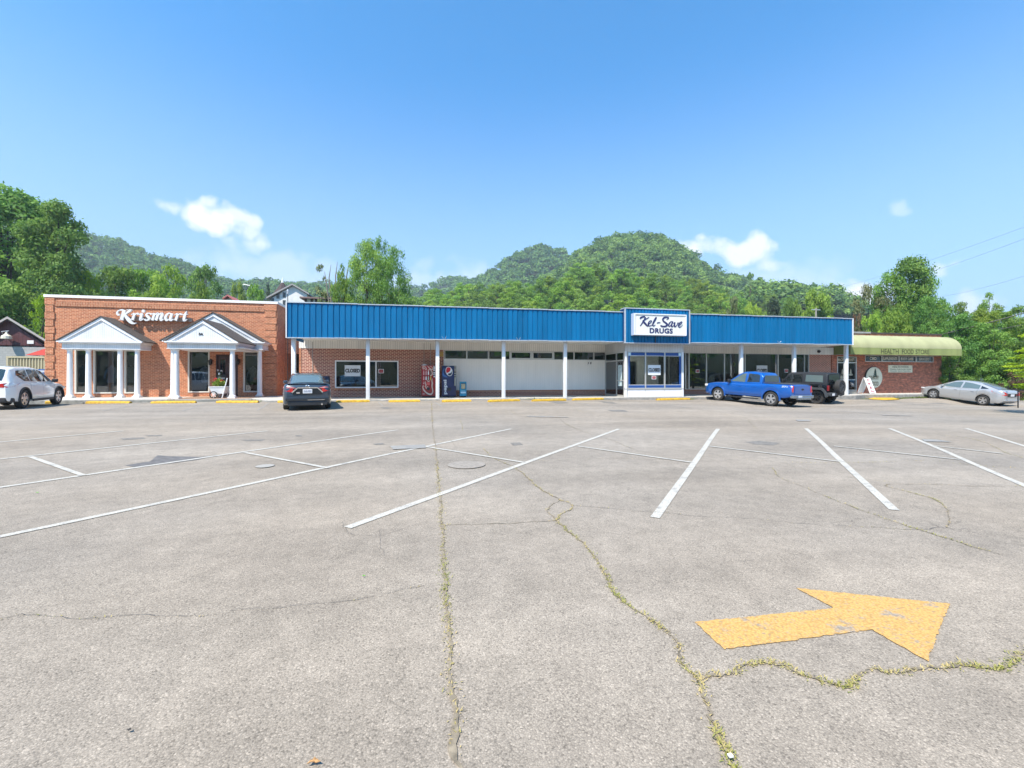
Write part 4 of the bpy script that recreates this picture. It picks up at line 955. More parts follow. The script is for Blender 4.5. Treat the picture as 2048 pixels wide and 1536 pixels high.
# entrance: wide gable on the wall plus a projecting porch
YE = 26.75
ebz, ebl = Z(525, 684.5, YQ - .2), Z(525, 698.5, YQ - .2)
p0, p3 = X(346.5, YQ), X(519.5, YQ)
gable(shop, (X(328, YQ) + X(528, YQ)) / 2 + .03, (X(528, YQ) - X(328, YQ)) / 2, YQ - .27, YK - .003, ebz, Z(428, 627, YQ - .3))
entab(shop, p0 - .22, p3 + .22, YQ - .2, YK - .003, ebl, ebz)
for x in (p0, p3): column(shop, x, YQ, ebl)
f0, f3 = X(353, YE), X(465, YE); fz, fl = Z(405, 683.5, YE - .2), Z(405, 697, YE - .2)
fcx = (X(331, YE - .3) + X(476.5, YE - .3)) / 2; fhw = (X(476.5, YE - .3) - X(331, YE - .3)) / 2
fap = Z(403, 640, YE - .3)
gable(shop, fcx, fhw, YE - .25, YQ - .35, fz, fap)
entab(shop, f0 - .24, f3 + .24, YE - .2, YQ - .215, fl, fz)
for x in (f0, f3): column(shop, x, YE, fl)
b = MB(); text_wall(b, '56', X(403, YE) - .02, X(410.5, YE), Z(405, 671, YE), Z(405, 666.5, YE), YE - .26, .02, .02); b.build('house_number', BLACK, shop)
b = MB(); b.box(f0 + .1, p3, YE, YK - .005, fl + .05, fl + .09); b.build('porch_ceiling', WHITE, shop)
b = MB(); b.box(f0 - .3, p3 + .3, YE - .25, YK - .005, WZ_ + .001, WZ_ + .02); b.build('porch_floor', mat('porch_paver', (.33, .20, .13), .9, noise=.3, nscale=6), shop)
for px, py in ((423, 724), (478, 723)):
    x, z = kx(px), Z(px, py, YK); b = MB(); b.box(x - .05, x + .05, YK - .04, YK - .003, z - .12, z + .16); b.tube([(x, YK - .03, z + .12), (x, YK - .14, z + .2), (x, YK - .18, z + .14)], .012, 6)
    b.lathe([(.02, .14), (.13, .08), (.10, .05), (.085, -.16), (.05, -.2), (.02, -.22)], (x, YK - .18, z), seg=8); ln = b.build('wall_lantern', BLACK, shop)
    b = MB(); b.lathe([(.088, .03), (.078, -.14)], (x, YK - .18, z), seg=8); b.build('lantern_glass', mat('lantern_glass_amber', (.35, .30, .2), .2), ln)
# raised name
KRI = {'K': [[(178, 300, 20), (135, 300, 50), (108, 268, 42), (122, 222, 30), (170, 192, 22), (245, 182, 40)], [(285, 180, 78), (252, 310, 78), (222, 420, 86)], [(150, 428, 14), (282, 432, 16)], [(445, 185, 60), (375, 240, 46), (296, 305, 34)], [(350, 180, 12), (480, 184, 14)], [(292, 290, 44), (345, 370, 74), (408, 450, 80), (470, 505, 56), (530, 518, 34), (595, 505, 8)]],
       'r': [[(545, 270, 50), (518, 350, 58), (488, 432, 66)], [(458, 302, 12), (535, 262, 22)], [(532, 335, 14), (580, 285, 22), (618, 270, 36), (636, 300, 38)]],
       'i': [[(758, 212, 76)], [(728, 268, 58), (690, 400, 62), (702, 432, 44), (775, 398, 8)], [(650, 310, 10), (720, 263, 20)]],
       's': [[(955, 300, 38), (930, 268, 20), (870, 268, 30), (835, 305, 48), (870, 348, 62), (905, 385, 60), (882, 430, 38), (820, 442, 28), (795, 412, 44)]],
       'm': [[(1035, 268, 50), (985, 442, 62)], [(950, 300, 10), (1025, 262, 20)], [(1002, 365, 12), (1070, 288, 26), (1125, 270, 46), (1112, 330, 60), (1075, 442, 62)], [(1092, 365, 12), (1165, 290, 26), (1218, 270, 46), (1222, 312, 60), (1190, 405, 60), (1208, 440, 42), (1275, 405, 8)]],
       'a': [[(1445, 278, 22), (1395, 264, 26), (1335, 312, 50), (1310, 382, 60), (1335, 440, 46), (1392, 420, 20), (1442, 340, 14)], [(1470, 270, 54), (1430, 405, 60), (1448, 442, 42), (1512, 408, 8)]],
       'r2': [[(1615, 278, 54), (1590, 365, 58), (1562, 446, 66)], [(1528, 312, 10), (1605, 270, 20)], [(1600, 345, 14), (1650, 292, 22), (1690, 280, 36), (1706, 312, 34)]],
       't': [[(1838, 215, 10), (1802, 290, 52), (1768, 402, 60), (1782, 448, 46), (1852, 416, 8)], [(1718, 304, 16), (1862, 292, 18)]]}
YL = YK - .30
kfx = lambda zx: X(225 + zx / 12.41, YL)
def kfz(zx, zy): return Z(225 + zx / 12.41, 605 + zy / 12.41, YL)
ks = thing('name_sign', (X(305, YK), YK, Z(305, 640, YK)), 'raised white script shop name mounted on the orange brick wall', 'sign')
for k, st in KRI.items():
    b = MB(); strokes(b, st, lambda u, v, w: (kfx(u), w, kfz(u, v)), YL + .12, YL, 5); o = b.build('letter', WHITE, ks)
    b = MB(); strokes(b, [[(p[0], p[1], p[2] + 4) for p in s_] for s_ in st], lambda u, v, w: (kfx(u), w, kfz(u, v)), YL + .13, YL + .121, 4); b.build('letter_edge', mat('letter_return_dark', (.06, .05, .05), .5), o)
b = MB(); b.prism([(440, 440), (1925, 470), (1925, 400), (1880, 365), (440, 335)], lambda u, v, w: (kfx(u), w, kfz(u, v)), YL + .20, YK - .004); b.build('backing_raceway', mat('tan_raceway', (.40, .27, .20), .6), ks)
# display figures in the shop windows
MANQ = mat('white_shirt', (.62, .63, .66), .8, noise=.15, nscale=10); MDK = mat('dark_coat', (.04, .04, .05), .8); MBL = mat('blue_shirt', (.25, .36, .58), .8)
for px, mm, lab in ((166, MDK, 'dress form in a dark coat behind the narrow left window of the brick shop'), (223, MBL, 'dress form in a pale blue shirt behind the wide window of the brick shop'), (262, MANQ, 'dress form in white behind the narrow window beside the third column'),
               (410, MANQ, 'dress form in a white blouse left of the brick shop door'), (506, MANQ, 'dress form behind the window right of the brick shop door')):
    x = X(px, YK + .9); t = thing('dress_form', (x, YK + .9, WZ_), lab, 'dress form', 'dress forms in the brick shop')
    b = MB(); prof = [(.21, .85), (.22, 1.0), (.17, 1.2), (.15, 1.32), (.20, 1.5), (.23, 1.62), (.20, 1.75), (.06, 1.83), (.05, 1.9)]
    b.lathe(prof, (x, YK + .9, WZ_), seg=18); b.v = [(v[0], YK + .9 + (v[1] - YK - .9) * .6, v[2]) for v in b.v]; b.build('body', mm, t, smooth=True)
    b = MB(); b.tube([(x, YK + .9, WZ_), (x, YK + .9, WZ_ + .85)], .02, 8); b.lathe([(.2, 0), (.02, .05)], (x, YK + .9, WZ_)); b.build('stand', BLACK, t)
    b = MB()
    for s in (-1, 1): b.tube([(x + s * .2, YK + .9, WZ_ + 1.68), (x + s * .3, YK + .85, WZ_ + 1.4), (x + s * .28, YK + .75, WZ_ + 1.12)], [.06, .055, .045], 8)
    b.build('sleeve', mm, t)

# flower cart
cx, cy = X(439.5, 27.2), 27.2
t = thing('flower_cart', (cx, cy, WZ_), 'white two wheeled planter cart with handles beside the porch column', 'planter cart')
z0 = WZ_ + .26
b = MB(); b.add([(cx - .30, cy - .25, z0), (cx + .27, cy - .25, z0), (cx + .27, cy + .25, z0), (cx - .30, cy + .25, z0), (cx - .40, cy - .3, z0 + .36), (cx + .36, cy - .3, z0 + .36), (cx + .36, cy + .3, z0 + .36), (cx - .40, cy + .3, z0 + .36)],
            [(0, 3, 2, 1), (0, 1, 5, 4), (1, 2, 6, 5), (2, 3, 7, 6), (3, 0, 4, 7)]); b.box(cx - .42, cx + .38, cy - .32, cy + .32, z0 + .3605, z0 + .40); b.build('box', WHITE, t)
for s in (-1, 1):
    b = MB(); c = (cx - .16, cy + s * .36, WZ_ + .20); b.lathe([(.20, -.03), (.20, .03), (.16, .03), (.16, -.03)], c, 'y', 20, closed=True); w = b.build('wheel', BLACK, t)
    b = MB()
    for k in range(4): a = k * math.pi / 4; b.tube([(c[0] - .17 * math.cos(a), c[1], c[2] - .17 * math.sin(a)), (c[0] + .17 * math.cos(a), c[1], c[2] + .17 * math.sin(a))], .010, 5)
    b.build('spoke', WHITE, w)
    b = MB(); b.tube([(cx + .24, cy + s * .3, WZ_ + .02), (cx + .50, cy + s * .3, WZ_ + 1.12)], .03, 8); b.build('handle', WHITE, t)
b = MB(); b.tube([(cx + .38, cy - .3, WZ_ + .62), (cx + .38, cy + .3, WZ_ + .62)], .025, 8); b.build('crossbar', WHITE, t)

# plants in the flower cart
def leaf_cloud(name, centers, radii, n, size, m, parent=None, seed=0, flat=.0, up=.35, aspect=.55):
    """n leaf-sized faces spread over clump surfaces; centers (k,3), radii (k,) or (k,3)"""
    R = np.random.RandomState(seed); C = np.array(centers, float); k = len(C); Rd = np.array(radii, float)
    if Rd.ndim == 1: Rd = np.repeat(Rd[:, None], 3, 1)
    area = (Rd[:, 0] * Rd[:, 2]); idx = R.choice(k, n, p=area / area.sum())
    d = R.randn(n, 3); d /= np.linalg.norm(d, axis=1)[:, None]
    low = d[:, 2] < -.2; d[low, 2] *= R.choice([1, -1], low.sum(), p=[.45, .55])
    rr = 1 - .55 * R.rand(n) ** 2.0
    P = C[idx] + d * Rd[idx] * rr[:, None] * (1 + .14 * R.randn(n))[:, None]
    nr = d + R.randn(n, 3) * .65; nr[:, 2] += up; nr /= np.linalg.norm(nr, axis=1)[:, None]
    a = np.cross(nr, R.randn(n, 3)); a /= np.linalg.norm(a, axis=1)[:, None]; b_ = np.cross(nr, a)
    s = (size * (.6 + .8 * R.rand(n)))[:, None]
    V = np.stack([P - a * s, P - b_ * s * aspect + nr * s * .12, P + a * s, P + b_ * s * aspect + nr * s * .12], 1).reshape(-1, 3)
    if parent is not None: V -= np.array(parent.location)
    me = bpy.data.meshes.new(name); me.vertices.add(4 * n); me.vertices.foreach_set('co', V.ravel())
    me.loops.add(4 * n); me.loops.foreach_set('vertex_index', np.arange(4 * n)); me.polygons.add(n); me.polygons.foreach_set('loop_start', np.arange(n) * 4); me.update()
    at = me.attributes.new('tint', 'FLOAT', 'FACE'); ct = R.rand(k)
    at.data.foreach_set('value', np.clip(ct[idx] * .7 + R.rand(n) * .5 - .1, 0, 1)); me.materials.append(m)
    if name is None: return me
    o = bpy.data.objects.new(name, me); COL.objects.link(o)
    if parent is not None: o.parent = parent
    return o
L_PLANT = leafmat('garden_leaf', (.06, .15, .02), (.25, .36, .05), .3, 0)
pl = thing('flower_planting', (cx, cy, WZ_ + .6), 'red and white flowers with green foliage growing in the white cart', 'flowers')
leaf_cloud('foliage', [(cx - .1, cy, WZ_ + .82), (cx + .12, cy, WZ_ + .8), (cx - .22, cy, WZ_ + .74), (cx, cy - .05, WZ_ + .95)], [.2, .2, .16, .16], 500, .05, L_PLANT, pl, 3)
leaf_cloud('red_flower', [(cx - .18, cy - .1, WZ_ + 1.05), (cx + .14, cy - .12, WZ_ + .98)], [.08, .07], 60, .035, mat('red_petal', (.5, .02, .02), .6), pl, 4)
leaf_cloud('white_flower', [(cx - .02, cy, WZ_ + 1.35), (cx + .08, cy, WZ_ + 1.5), (cx - .1, cy, WZ_ + 1.55)], [.06, .05, .05], 50, .03, mat('white_petal', (.75, .72, .7), .6), pl, 5)
b = MB()
for dx in (-.02, .08, -.1): b.tube([(cx, cy, WZ_ + .7), (cx + dx, cy, WZ_ + 1.5)], .006, 5)
b.build('stem', mat('stem_green', (.08, .16, .03), .7), pl)
x = X(443, YK - .5)
t = thing('chalk_sign', (x, YK - .5, WZ_), 'small dark notice board with white lettering on a stand before the shop door', 'notice')
b = MB(); b.box(x - .28, x + .28, YK - .52, YK - .49, 1.2, 1.62, .01); b.build('board', BLACK, t)
b = MB(); text_wall(b, 'Open', x - .18, x + .18, 1.32, 1.5, YK - .522, .004, .01, shear=.3); b.build('lettering', WHITE, t)
b = MB(); b.tube([(x, YK - .48, WZ_), (x, YK - .48, 1.25)], .015, 6); b.box(x - .15, x + .15, YK - .6, YK - .36, WZ_ + .02, WZ_ + .04); b.build('stand', BLACK, t)

# ------------------------------------------------------------------ machines on the walkway
def vm_box(px0, px1, py0, py1, Y, depth, name, label, cat, m):
    x0, x1 = X(px0, Y), X(px1, Y); pm = (px0 + px1) / 2; z0, z1 = WZ_ + .03, Z(pm, py0, Y)
    t = thing(name, ((x0 + x1) / 2, Y + depth / 2, WZ_), label, cat)
    b = MB(); b.box(x0, x1, Y, Y + depth, z0 + .05, z1, .015); b.build('cabinet', m, t)
    b = MB(); b.box(x0 + .03, x1 - .03, Y + .03, Y + depth - .03, WZ_ + .015, z0 + .05); b.build('base', BLACK, t)
    fx = lambda u: x0 + u * (x1 - x0); fz = lambda v: z1 - v * (z1 - z0); return t, fx, fz, x0, x1, z0, z1
RED = mat('vending_red', (.33, .010, .014), .3, coat=.5, noise=.25, nscale=3); CREAM = mat('cream_graphic', (.62, .48, .40), .4); PINK = mat('pale_graphic', (.62, .35, .34), .4)
YV = 25.85
t, fx, fz, x0, x1, z0, z1 = vm_box(843, 871.5, 731, 796.5, YV, .85, 'vending_machine', 'red soft drink vending machine with bottle graphics left of the canopy post', 'vending machine', RED)
U = lambda zx: fx((zx - 130) / (680 - 130)); V_ = lambda zy: fz((zy - 205) / (1385 - 205))
COKE = [[(210, 350, 40), (175, 290, 28), (185, 235, 22), (235, 225, 24), (300, 290, 26), (325, 345, 30), (280, 350, 26), (225, 285, 24), (205, 245, 16)], [(368, 225, 20), (430, 300, 34), (520, 355, 40), (565, 350, 28), (555, 295, 22), (500, 240, 20), (445, 250, 16)],
        [(240, 990, 14), (200, 965, 30), (180, 1010, 28), (215, 1110, 50), (290, 1200, 52), (400, 1270, 56), (500, 1280, 60), (560, 1200, 44), (555, 1090, 38), (535, 980, 42), (545, 860, 46), (530, 780, 34), (555, 690, 14)],
        [(290, 800, 22), (275, 850, 26), (300, 930, 30), (290, 1000, 28), (320, 1070, 20), (345, 1000, 22), (400, 1020, 20)], [(340, 770, 26), (400, 800, 30), (460, 770, 24)], [(190, 850, 22), (225, 900, 26), (225, 800, 18)], [(360, 380, 18), (440, 360, 26), (530, 430, 36), (540, 540, 40), (470, 590, 34)], [(170, 1265, 30), (255, 1268, 30)]]
b = MB(); strokes(b, COKE[:5] + COKE[6:7], lambda u, v, w: (U(u), w, V_(v)), YV - .002, YV - .008, 4); b.build('swirl_graphic', CREAM, t)
b = MB(); strokes(b, [COKE[5], COKE[7]], lambda u, v, w: (U(u), w, V_(v)), YV - .002, YV - .012, 4); b.build('small_lettering', PINK, t)
for r, (ya, yb_) in enumerate(((385, 560), (600, 750))):
    for c in range(4):
        zx = 218 + c * 89; mm = [PINK, PINK, WHITE, mat('dark_bottle', (.10, .10, .09), .4)][c] if r == 0 else [PINK, WHITE, mat('green_bottle', (.30, .50, .42), .4), mat('yellow_bottle', (.60, .42, .08), .4)][c]
        b = MB(); b.prism([(zx - 10, ya), (zx + 10, ya), (zx + 12, ya + 30), (zx + 22, ya + 60), (zx + 22, yb_ - 8), (zx + 12, yb_), (zx - 12, yb_), (zx - 22, yb_ - 8), (zx - 22, ya + 60), (zx - 12, ya + 30)], lambda u, v, w: (U(u), w, V_(v)), YV - .002, YV - .018)
        b.build('bottle_picture', mm, t)
b = MB(); b.box(U(318), U(452), YV - .012, YV, V_(940), V_(825)); b.build('red_label', mat('coral', (.6, .10, .09), .5), t)
b = MB(); b.prism([(330, 1040), (380, 1010), (450, 1040), (455, 1100), (400, 1140), (345, 1120)], lambda u, v, w: (U(u), w, V_(v)), YV - .002, YV - .014); b.box(U(580), U(665), YV - .014, YV, V_(650), V_(215)); b.build('dispensing_opening', BLACK, t)
b = MB()
for i, (a, c) in enumerate(((225, 255), (270, 330), (345, 410), (450, 500), (520, 560), (600, 645))): b.box(U(592), U(650 if i % 2 else 640), YV - .018, YV - .0145, V_(c), V_(a))
b.build('selection_label', WHITE, t)
b = MB(); b.lathe([(.16, 0), (.17, .02), (.10, .07), (.02, .09)], (U(245), YV + .25, z1), seg=16); b.build('paper_bag_top', WHITE, t)

NB = mat('vending_blue', (.008, .022, .10), .3, coat=.5, noise=.3, nscale=1.5)
t, fx, fz, x0, x1, z0, z1 = vm_box(884, 912.5, 731.5, 797, YV, .85, 'vending_machine', 'dark blue soft drink vending machine with round emblem right of the canopy post', 'vending machine', NB)
U = lambda zx: fx((zx - 880) / (1415 - 880)); V_ = lambda zy: fz((zy - 210) / (1380 - 210))
el = lambda a, rx, ry, cx_, cy_, rot: (cx_ + rx * math.cos(a) * math.cos(rot) - ry * math.sin(a) * math.sin(rot), cy_ + rx * math.cos(a) * math.sin(rot) + ry * math.sin(a) * math.cos(rot))
b = MB(); b.prism([el(2 * math.pi * i / 40, 128, 182, 1145, 422, -.28) for i in range(40)], lambda u, v, w: (U(u), w, V_(v)), YV - .002, YV - .008); b.build('emblem', WHITE, t)
rd = [el(a, 108, 160, 1145, 422, -.28) for a in np.linspace(math.pi * .92, math.pi * 1.82, 22)]; rd += [(1190, 400), (1130, 455), (1075, 478)]
b = MB(); b.prism(rd, lambda u, v, w: (U(u), w, V_(v)), YV - .008, YV - .014); b.build('emblem_red', mat('bright_red', (.50, .008, .02), .4), t)
bl = [el(a, 108, 160, 1145, 422, -.28) for a in np.linspace(-.02 * math.pi, math.pi * .76, 22)]; bl += [(1120, 500), (1190, 490), (1240, 450)]
b = MB(); b.prism(bl, lambda u, v, w: (U(u), w, V_(v)), YV - .008, YV - .0145); b.build('emblem_blue', mat('dark_teal', (.01, .03, .06), .4), t)
b = MB(); text_wall(b, 'pepsi', U(935), U(1085), V_(1285), V_(735), YV - .002, .008, .03, vertical=True); b.build('lettering', WHITE, t)
b = MB(); b.prism([(895, 560), (905, 420), (960, 300), (975, 320), (930, 450), (960, 540), (1060, 600), (1100, 650), (1020, 640), (940, 620)], lambda u, v, w: (U(u), w, V_(v)), YV - .002, YV - .006); b.build('light_swirl', mat('mid_blue', (.04, .13, .36), .4), t)
b = MB(); b.box(U(1085), U(1225), YV - .010, YV, V_(1150), V_(1035)); b.box(U(1335), U(1412), YV - .010, YV, V_(980), V_(215)); b.build('dispensing_opening', BLACK, t)
b = MB()
for a, c in ((230, 250), (285, 305), (340, 365), (390, 420), (475, 510), (565, 600)) + tuple((640 + 33 * i, 660 + 33 * i) for i in range(10)): b.box(U(1348), U(1398), YV - .014, YV - .0105, V_(c), V_(a))
b.build('selection_button', mat('cream_button', (.6, .58, .5), .5), t)

NBX = mat('newspaper_box_blue', (.02, .27, .42), .4)
Yn = 25.6
t, fx, fz, x0, x1, z0, z1 = vm_box(920, 933, 763.5, 797, Yn, .42, 'newspaper_box', 'small light blue newspaper box on the walkway beside the blue vending machine', 'newspaper box', NBX)
b = MB(); b.box(fx(.12), fx(.88), Yn - .015, Yn, fz(.5), fz(.06)); b.build('window_frame', mat('dark_teal_frame', (.01, .10, .17), .4), t)
b = MB(); b.box(fx(.2), fx(.8), Yn - .02, Yn - .0155, fz(.46), fz(.15)); b.build('newspaper', mat('newsprint', (.48, .40, .24), .8, noise=.6, nscale=25), t)
b = MB(); b.box(fx(.1), fx(.9), Yn - .012, Yn, fz(.76), fz(.66)); b.box(fx(.2), fx(.8), Yn - .012, Yn, fz(.62), fz(.6)); b.build('lettering', mat('pale_label', (.55, .70, .78), .5), t)
# mailbox
Ym = 25.2; x0, x1 = X(633, Ym), X(655.5, Ym)
t = thing('mailbox', ((x0 + x1) / 2, Ym + .3, WZ_), 'dark blue street collection mailbox partly behind the dark sedan', 'mailbox')
MBX = mat('mailbox_blue', (.012, .03, .075), .4)
b = MB(); zt = Z(645, 751.5, Ym); r = .28; b.prism([(-.3, WZ_ + .15), (.3, WZ_ + .15), (.3, zt - r)] + [(.3 * math.cos(a), zt - r + r * math.sin(a)) for a in np.linspace(.2, math.pi - .2, 10)] + [(-.3, zt - r)], lambda u, v, w: (w, Ym + .3 + u, v), x0, x1); b.build('body', MBX, t)
b = MB()
for x in (x0 + .05, x1 - .1):
    for y in (Ym + .04, Ym + .5): b.box(x, x + .05, y, y + .05, WZ_, WZ_ + .15)
b.build('leg', BLACK, t)
b = MB(); b.box(x0 + .07, x1 - .07, Ym - .025, Ym + .01, zt - .33, zt - .14); b.build('chute_door', mat('mailbox_dark', (.006, .012, .03), .5), t)
b = MB(); b.box(x0 + .14, x1 - .14, Ym - .012, Ym + .01, zt - .62, zt - .5); b.box(x1 + .001, x1 + .008, Ym + .12, Ym + .22, zt - .75, zt - .6); b.build('label', WHITE, t)

# ------------------------------------------------------------------ the health food shop
HX0, HX1 = X(1663, YW), X(1883, YW); HT = Z(1800, 669, YW)
hs = thing('corner_shop', ((HX0 + HX1) / 2, YW, 0), 'mottled brick shop under a pale green rounded awning at the right', 'shop')
HD = (X(1674, YW), X(1713, YW), WZ_ - .01, Z(1693, 713, YW)); HW = (X(1730, YW), X(1866.5, YW), Z(1800, 724, YW), Z(1800, 711.5, YW))
b = MB(); wall(b, HX0 + .01, HX1, WZ_ - .6, HT, YW, YW + .25, [HD, HW]); b.build('front_wall', BRK3, hs)
b = MB(); b.box(HX1 - .25, HX1, YW + .251, 40, -.6, HT); b.box(HX0, HX1 - .25, 39.75, 40, -.6, HT); b.build('side_wall', BRK3, hs)
b = MB(); b.box(HX0 + .3, HX1 - .25, YW + .251, 39.75, HT - .4, HT - .25); b.build('roof', MATS['roof_membrane'], hs)
b = MB(); b.box(X(1700, YW), HX1 + .03, YW - .05, YW + .3, HT, HT + .11); b.box(HX1 - .3, HX1 + .03, YW + .3, 40, HT, HT + .11); b.build('coping', mat('dark_coping', (.06, .045, .04), .8, noise=.3), hs)
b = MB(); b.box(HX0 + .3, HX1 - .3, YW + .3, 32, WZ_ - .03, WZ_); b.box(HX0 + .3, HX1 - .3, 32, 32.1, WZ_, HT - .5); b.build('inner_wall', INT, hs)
# door with transom
dx0, dx1, dz0, dz1 = HD; ztr = Z(1693, 725, YW)
b = MB(); frame(b, dx0, dx1, WZ_, dz1, YW - .02, YW + .1, .06); b.box(dx0 + .06, dx1 - .06, YW - .015, YW + .09, ztr - .05, ztr + .03); b.box(dx0 + .06, dx1 - .06, YW, YW + .06, WZ_ + .06, WZ_ + .28); b.box(dx0 + .06, dx1 - .06, YW, YW + .06, 1.28, 1.34)
dr = b.build('door', ALU, hs)
b = MB(); b.box(dx0 + .06, dx1 - .06, YW + .05, YW + .058, WZ_ + .28, dz1 - .06); b.build('pane', GLS2, dr)
b = MB(); text_wall(b, 'AROMATHERAPY', dx0 + .12, dx1 - .12, ztr + .09, dz1 - .12, YW + .045, .006, .02); b.build('lettering', mat('cream_lettering', (.60, .58, .50), .6), dr)
b = MB()
for xc in (dx0 + (dx1 - dx0) * .3, dx0 + (dx1 - dx0) * .72):
    b.prism([(-.09, 1.75), (.09, 1.75), (.05, 2.0), (0, 2.12), (-.05, 2.0)], lambda u, v, w: (xc + u, w, v), YW + .03, YW + .04); b.box(xc - .16, xc + .16, YW + .03, YW + .04, 1.62, 1.74)
b.box(dx0 + .35, dx0 + .6, YW + .03, YW + .04, 1.38, 1.72); b.box(dx0 + .75, dx0 + .98, YW + .028, YW + .04, 1.42, 1.6)
b.build('door_poster', mat('sand_poster', (.45, .42, .32), .7, noise=.3, nscale=20), dr)
# strip windows with words
hm = [1730, 1763.5, 1798, 1832, 1866.5]
for i, wd_ in enumerate(('CBD', 'SUPPLEMENTS', 'BODY CARE', 'GROCERY')):
    x0, x1 = X(hm[i], YW), X(hm[i + 1], YW) - .002; f = window(hs, x0, x1, HW[2], HW[3], YW, .05, (), ALU, mat('black_glass', (.008, .010, .008), .08, spec=.7))
    h = HW[3] - HW[2]; w = x1 - x0; k = [.30, .08, .13, .2][i]
    b = MB(); text_wall(b, wd_, x0 + w * k, x1 - w * k, HW[2] + h * .30, HW[3] - h * .26, YW + .03, .006, .015); b.build('lettering', mat('soft_white_lettering', (.75, .78, .70), .6), f)
# awning
AWN = mat('sunlit_green_awning', (.34, .345, .185), .85, noise=.14, nscale=1.2, streak=True); AWV = mat('green_valance', (.24, .28, .095), .85, noise=.25, nscale=1.2, streak=True)  # curved top carries its sunlit tone in the colour, valance a darker green
ax0, ax1 = X(1664, YW) + .15, X(1923.5, YW - 1.3); az1 = Z(1883, 674.5, YW); azm = Z(1850, 697, YW - 1.3); az0 = Z(1850, 710.5, YW - 1.3)
pf = [(YW - .01 - 1.3 * math.sin(a), azm + (az1 - azm) * math.cos(a)) for a in np.linspace(0, math.pi / 2, 14)]
n = 26; vs, fs = [], []
for i in range(n + 1):
    x = ax0 + (ax1 - ax0) * i / n
    for j, (y, z) in enumerate(pf):
        s = 0 if i in (0, n) else .02 * math.sin(i * math.pi) ; vs.append((x, y, z - (.012 if i % 2 else 0)))
k = len(pf)
fs = [(i * k + j, (i + 1) * k + j, (i + 1) * k + j + 1, i * k + j + 1) for i in range(n) for j in range(k - 1)]
MB().add(vs, fs).build('awning', AWN, hs, smooth=60)
b = MB(); b.box(ax0, ax1, YW - 1.305, YW - 1.285, az0, azm)
for x in (ax0, ax1 - .01):
    P = [(YW - .01, az0)] + [p for p in pf] + [(YW - 1.29, az0)]; b.prism(P, lambda u, v, w: (w, u, v), x, x + .012)
b.build('awning_valance', AWV, hs)
b = MB()
for i in range(0, n + 1, 3):
    x = ax0 + (ax1 - ax0) * i / n; b.tube([(x, YW - 1.27, az0 + .02), (x, YW - .02, az0 + .02)], .018, 6)
b.build('awning_frame', ALU, hs)
HLX = lambda px: X(px, YW - 1.3)
b = MB(); 
words = [('HEALTH', 1762, 1797), ('FOOD', 1804, 1827), ('STORE', 1831, 1858.5)]
for w_, a, c in words: text_wall(b, w_, HLX(a), HLX(c), Z(1810, 708, YW - 1.3), Z(1810, 698.5, YW - 1.3), YW - 1.306, .006, .012)
b.build('awning_lettering', mat('olive_lettering', (.05, .055, .018), .8), hs)
# wall boards
t, x0, x1, z0, z1 = sign_px('wall_sign', 'cream board reading HEALTH FOODS on the mottled brick wall', 'sign', 1776, 1824, 730.5, 745, YW - .004, .03, mat('cream_board', (.72, .70, .54), .7, noise=.08, nscale=4))
b = MB(); w, h = x1 - x0, z1 - z0; text_wall(b, 'HEALTH FOODS', x0 + w * .17, x1 - w * .17, z0 + h * .64, z1 - h * .09, YW - .034, .006, 0)
b.build('lettering', mat('brown_lettering', (.10, .09, .05), .7), t)
b = MB(); text_wall(b, 'Vitamins, Bulk Foods, Herbs', x0 + w * .06, x1 - w * .06, z0 + h * .33, z0 + h * .54, YW - .034, .006, 0); text_wall(b, 'Minerals, Sports Nutrition', x0 + w * .08, x1 - w * .08, z0 + h * .08, z0 + h * .28, YW - .034, .006, 0)
b.build('small_lettering', mat('faint_lettering', (.22, .24, .15), .7), t)
ox, oz = X(1746.5, YW), Z(1746.5, 755, YW); orx, orz = (X(1763, YW) - X(1731, YW)) / 2, (Z(1746, 734, YW) - Z(1746, 775.5, YW)) / 2
t = thing('oval_sign', (ox, YW, oz - orz), 'oval cream sign with a dark pine tree on the mottled brick wall', 'sign')
b = MB(); b.prism([(orx * 1.07 * math.cos(a), orz * 1.04 * math.sin(a)) for a in np.linspace(0, 2 * math.pi, 41)[:-1]], lambda u, v, w: (ox + u - .03, w, oz + v), YW - .05, YW - .004); b.build('rim', mat('dark_rim', (.04, .03, .02), .7), t)
b = MB(); b.prism([(orx * math.cos(a), orz * math.sin(a)) for a in np.linspace(0, 2 * math.pi, 41)[:-1]], lambda u, v, w: (ox + u, w, oz + v), YW - .08, YW - .051); b.build('board', MATS['cream_board'], t)
b = MB(); tz = oz + orz * .9
for i, (hw, y0, y1) in enumerate(((.07, 0, .16), (.12, .1, .28), (.16, .2, .42), (.21, .34, .56), (.27, .48, .68))):
    b.prism([(-hw, tz - y1 - .03), (-hw * .4, tz - y1 + .03), (hw * .4, tz - y1 + .03), (hw, tz - y1 - .03), (.02, tz - y0 - .04), (-.02, tz - y0 - .04)], lambda u, v, w: (ox + .08 + u, w, v), YW - .081, YW - .09 - .001 * i)
b.build('pine_emblem', mat('pine_paint', (.025, .055, .035), .7), t)
b = MB(); text_wall(b, 'KOUNTRY', ox - orx * .66, ox + orx * .55, oz - .16, oz + .14, YW - .082, .006, .02); text_wall(b, 'FOOD', ox - orx * .3, ox + orx * .52, oz - .62, oz - .30, YW - .082, .006, .02); b.build('lettering', mat('bronze_lettering', (.16, .12, .06), .7), t)
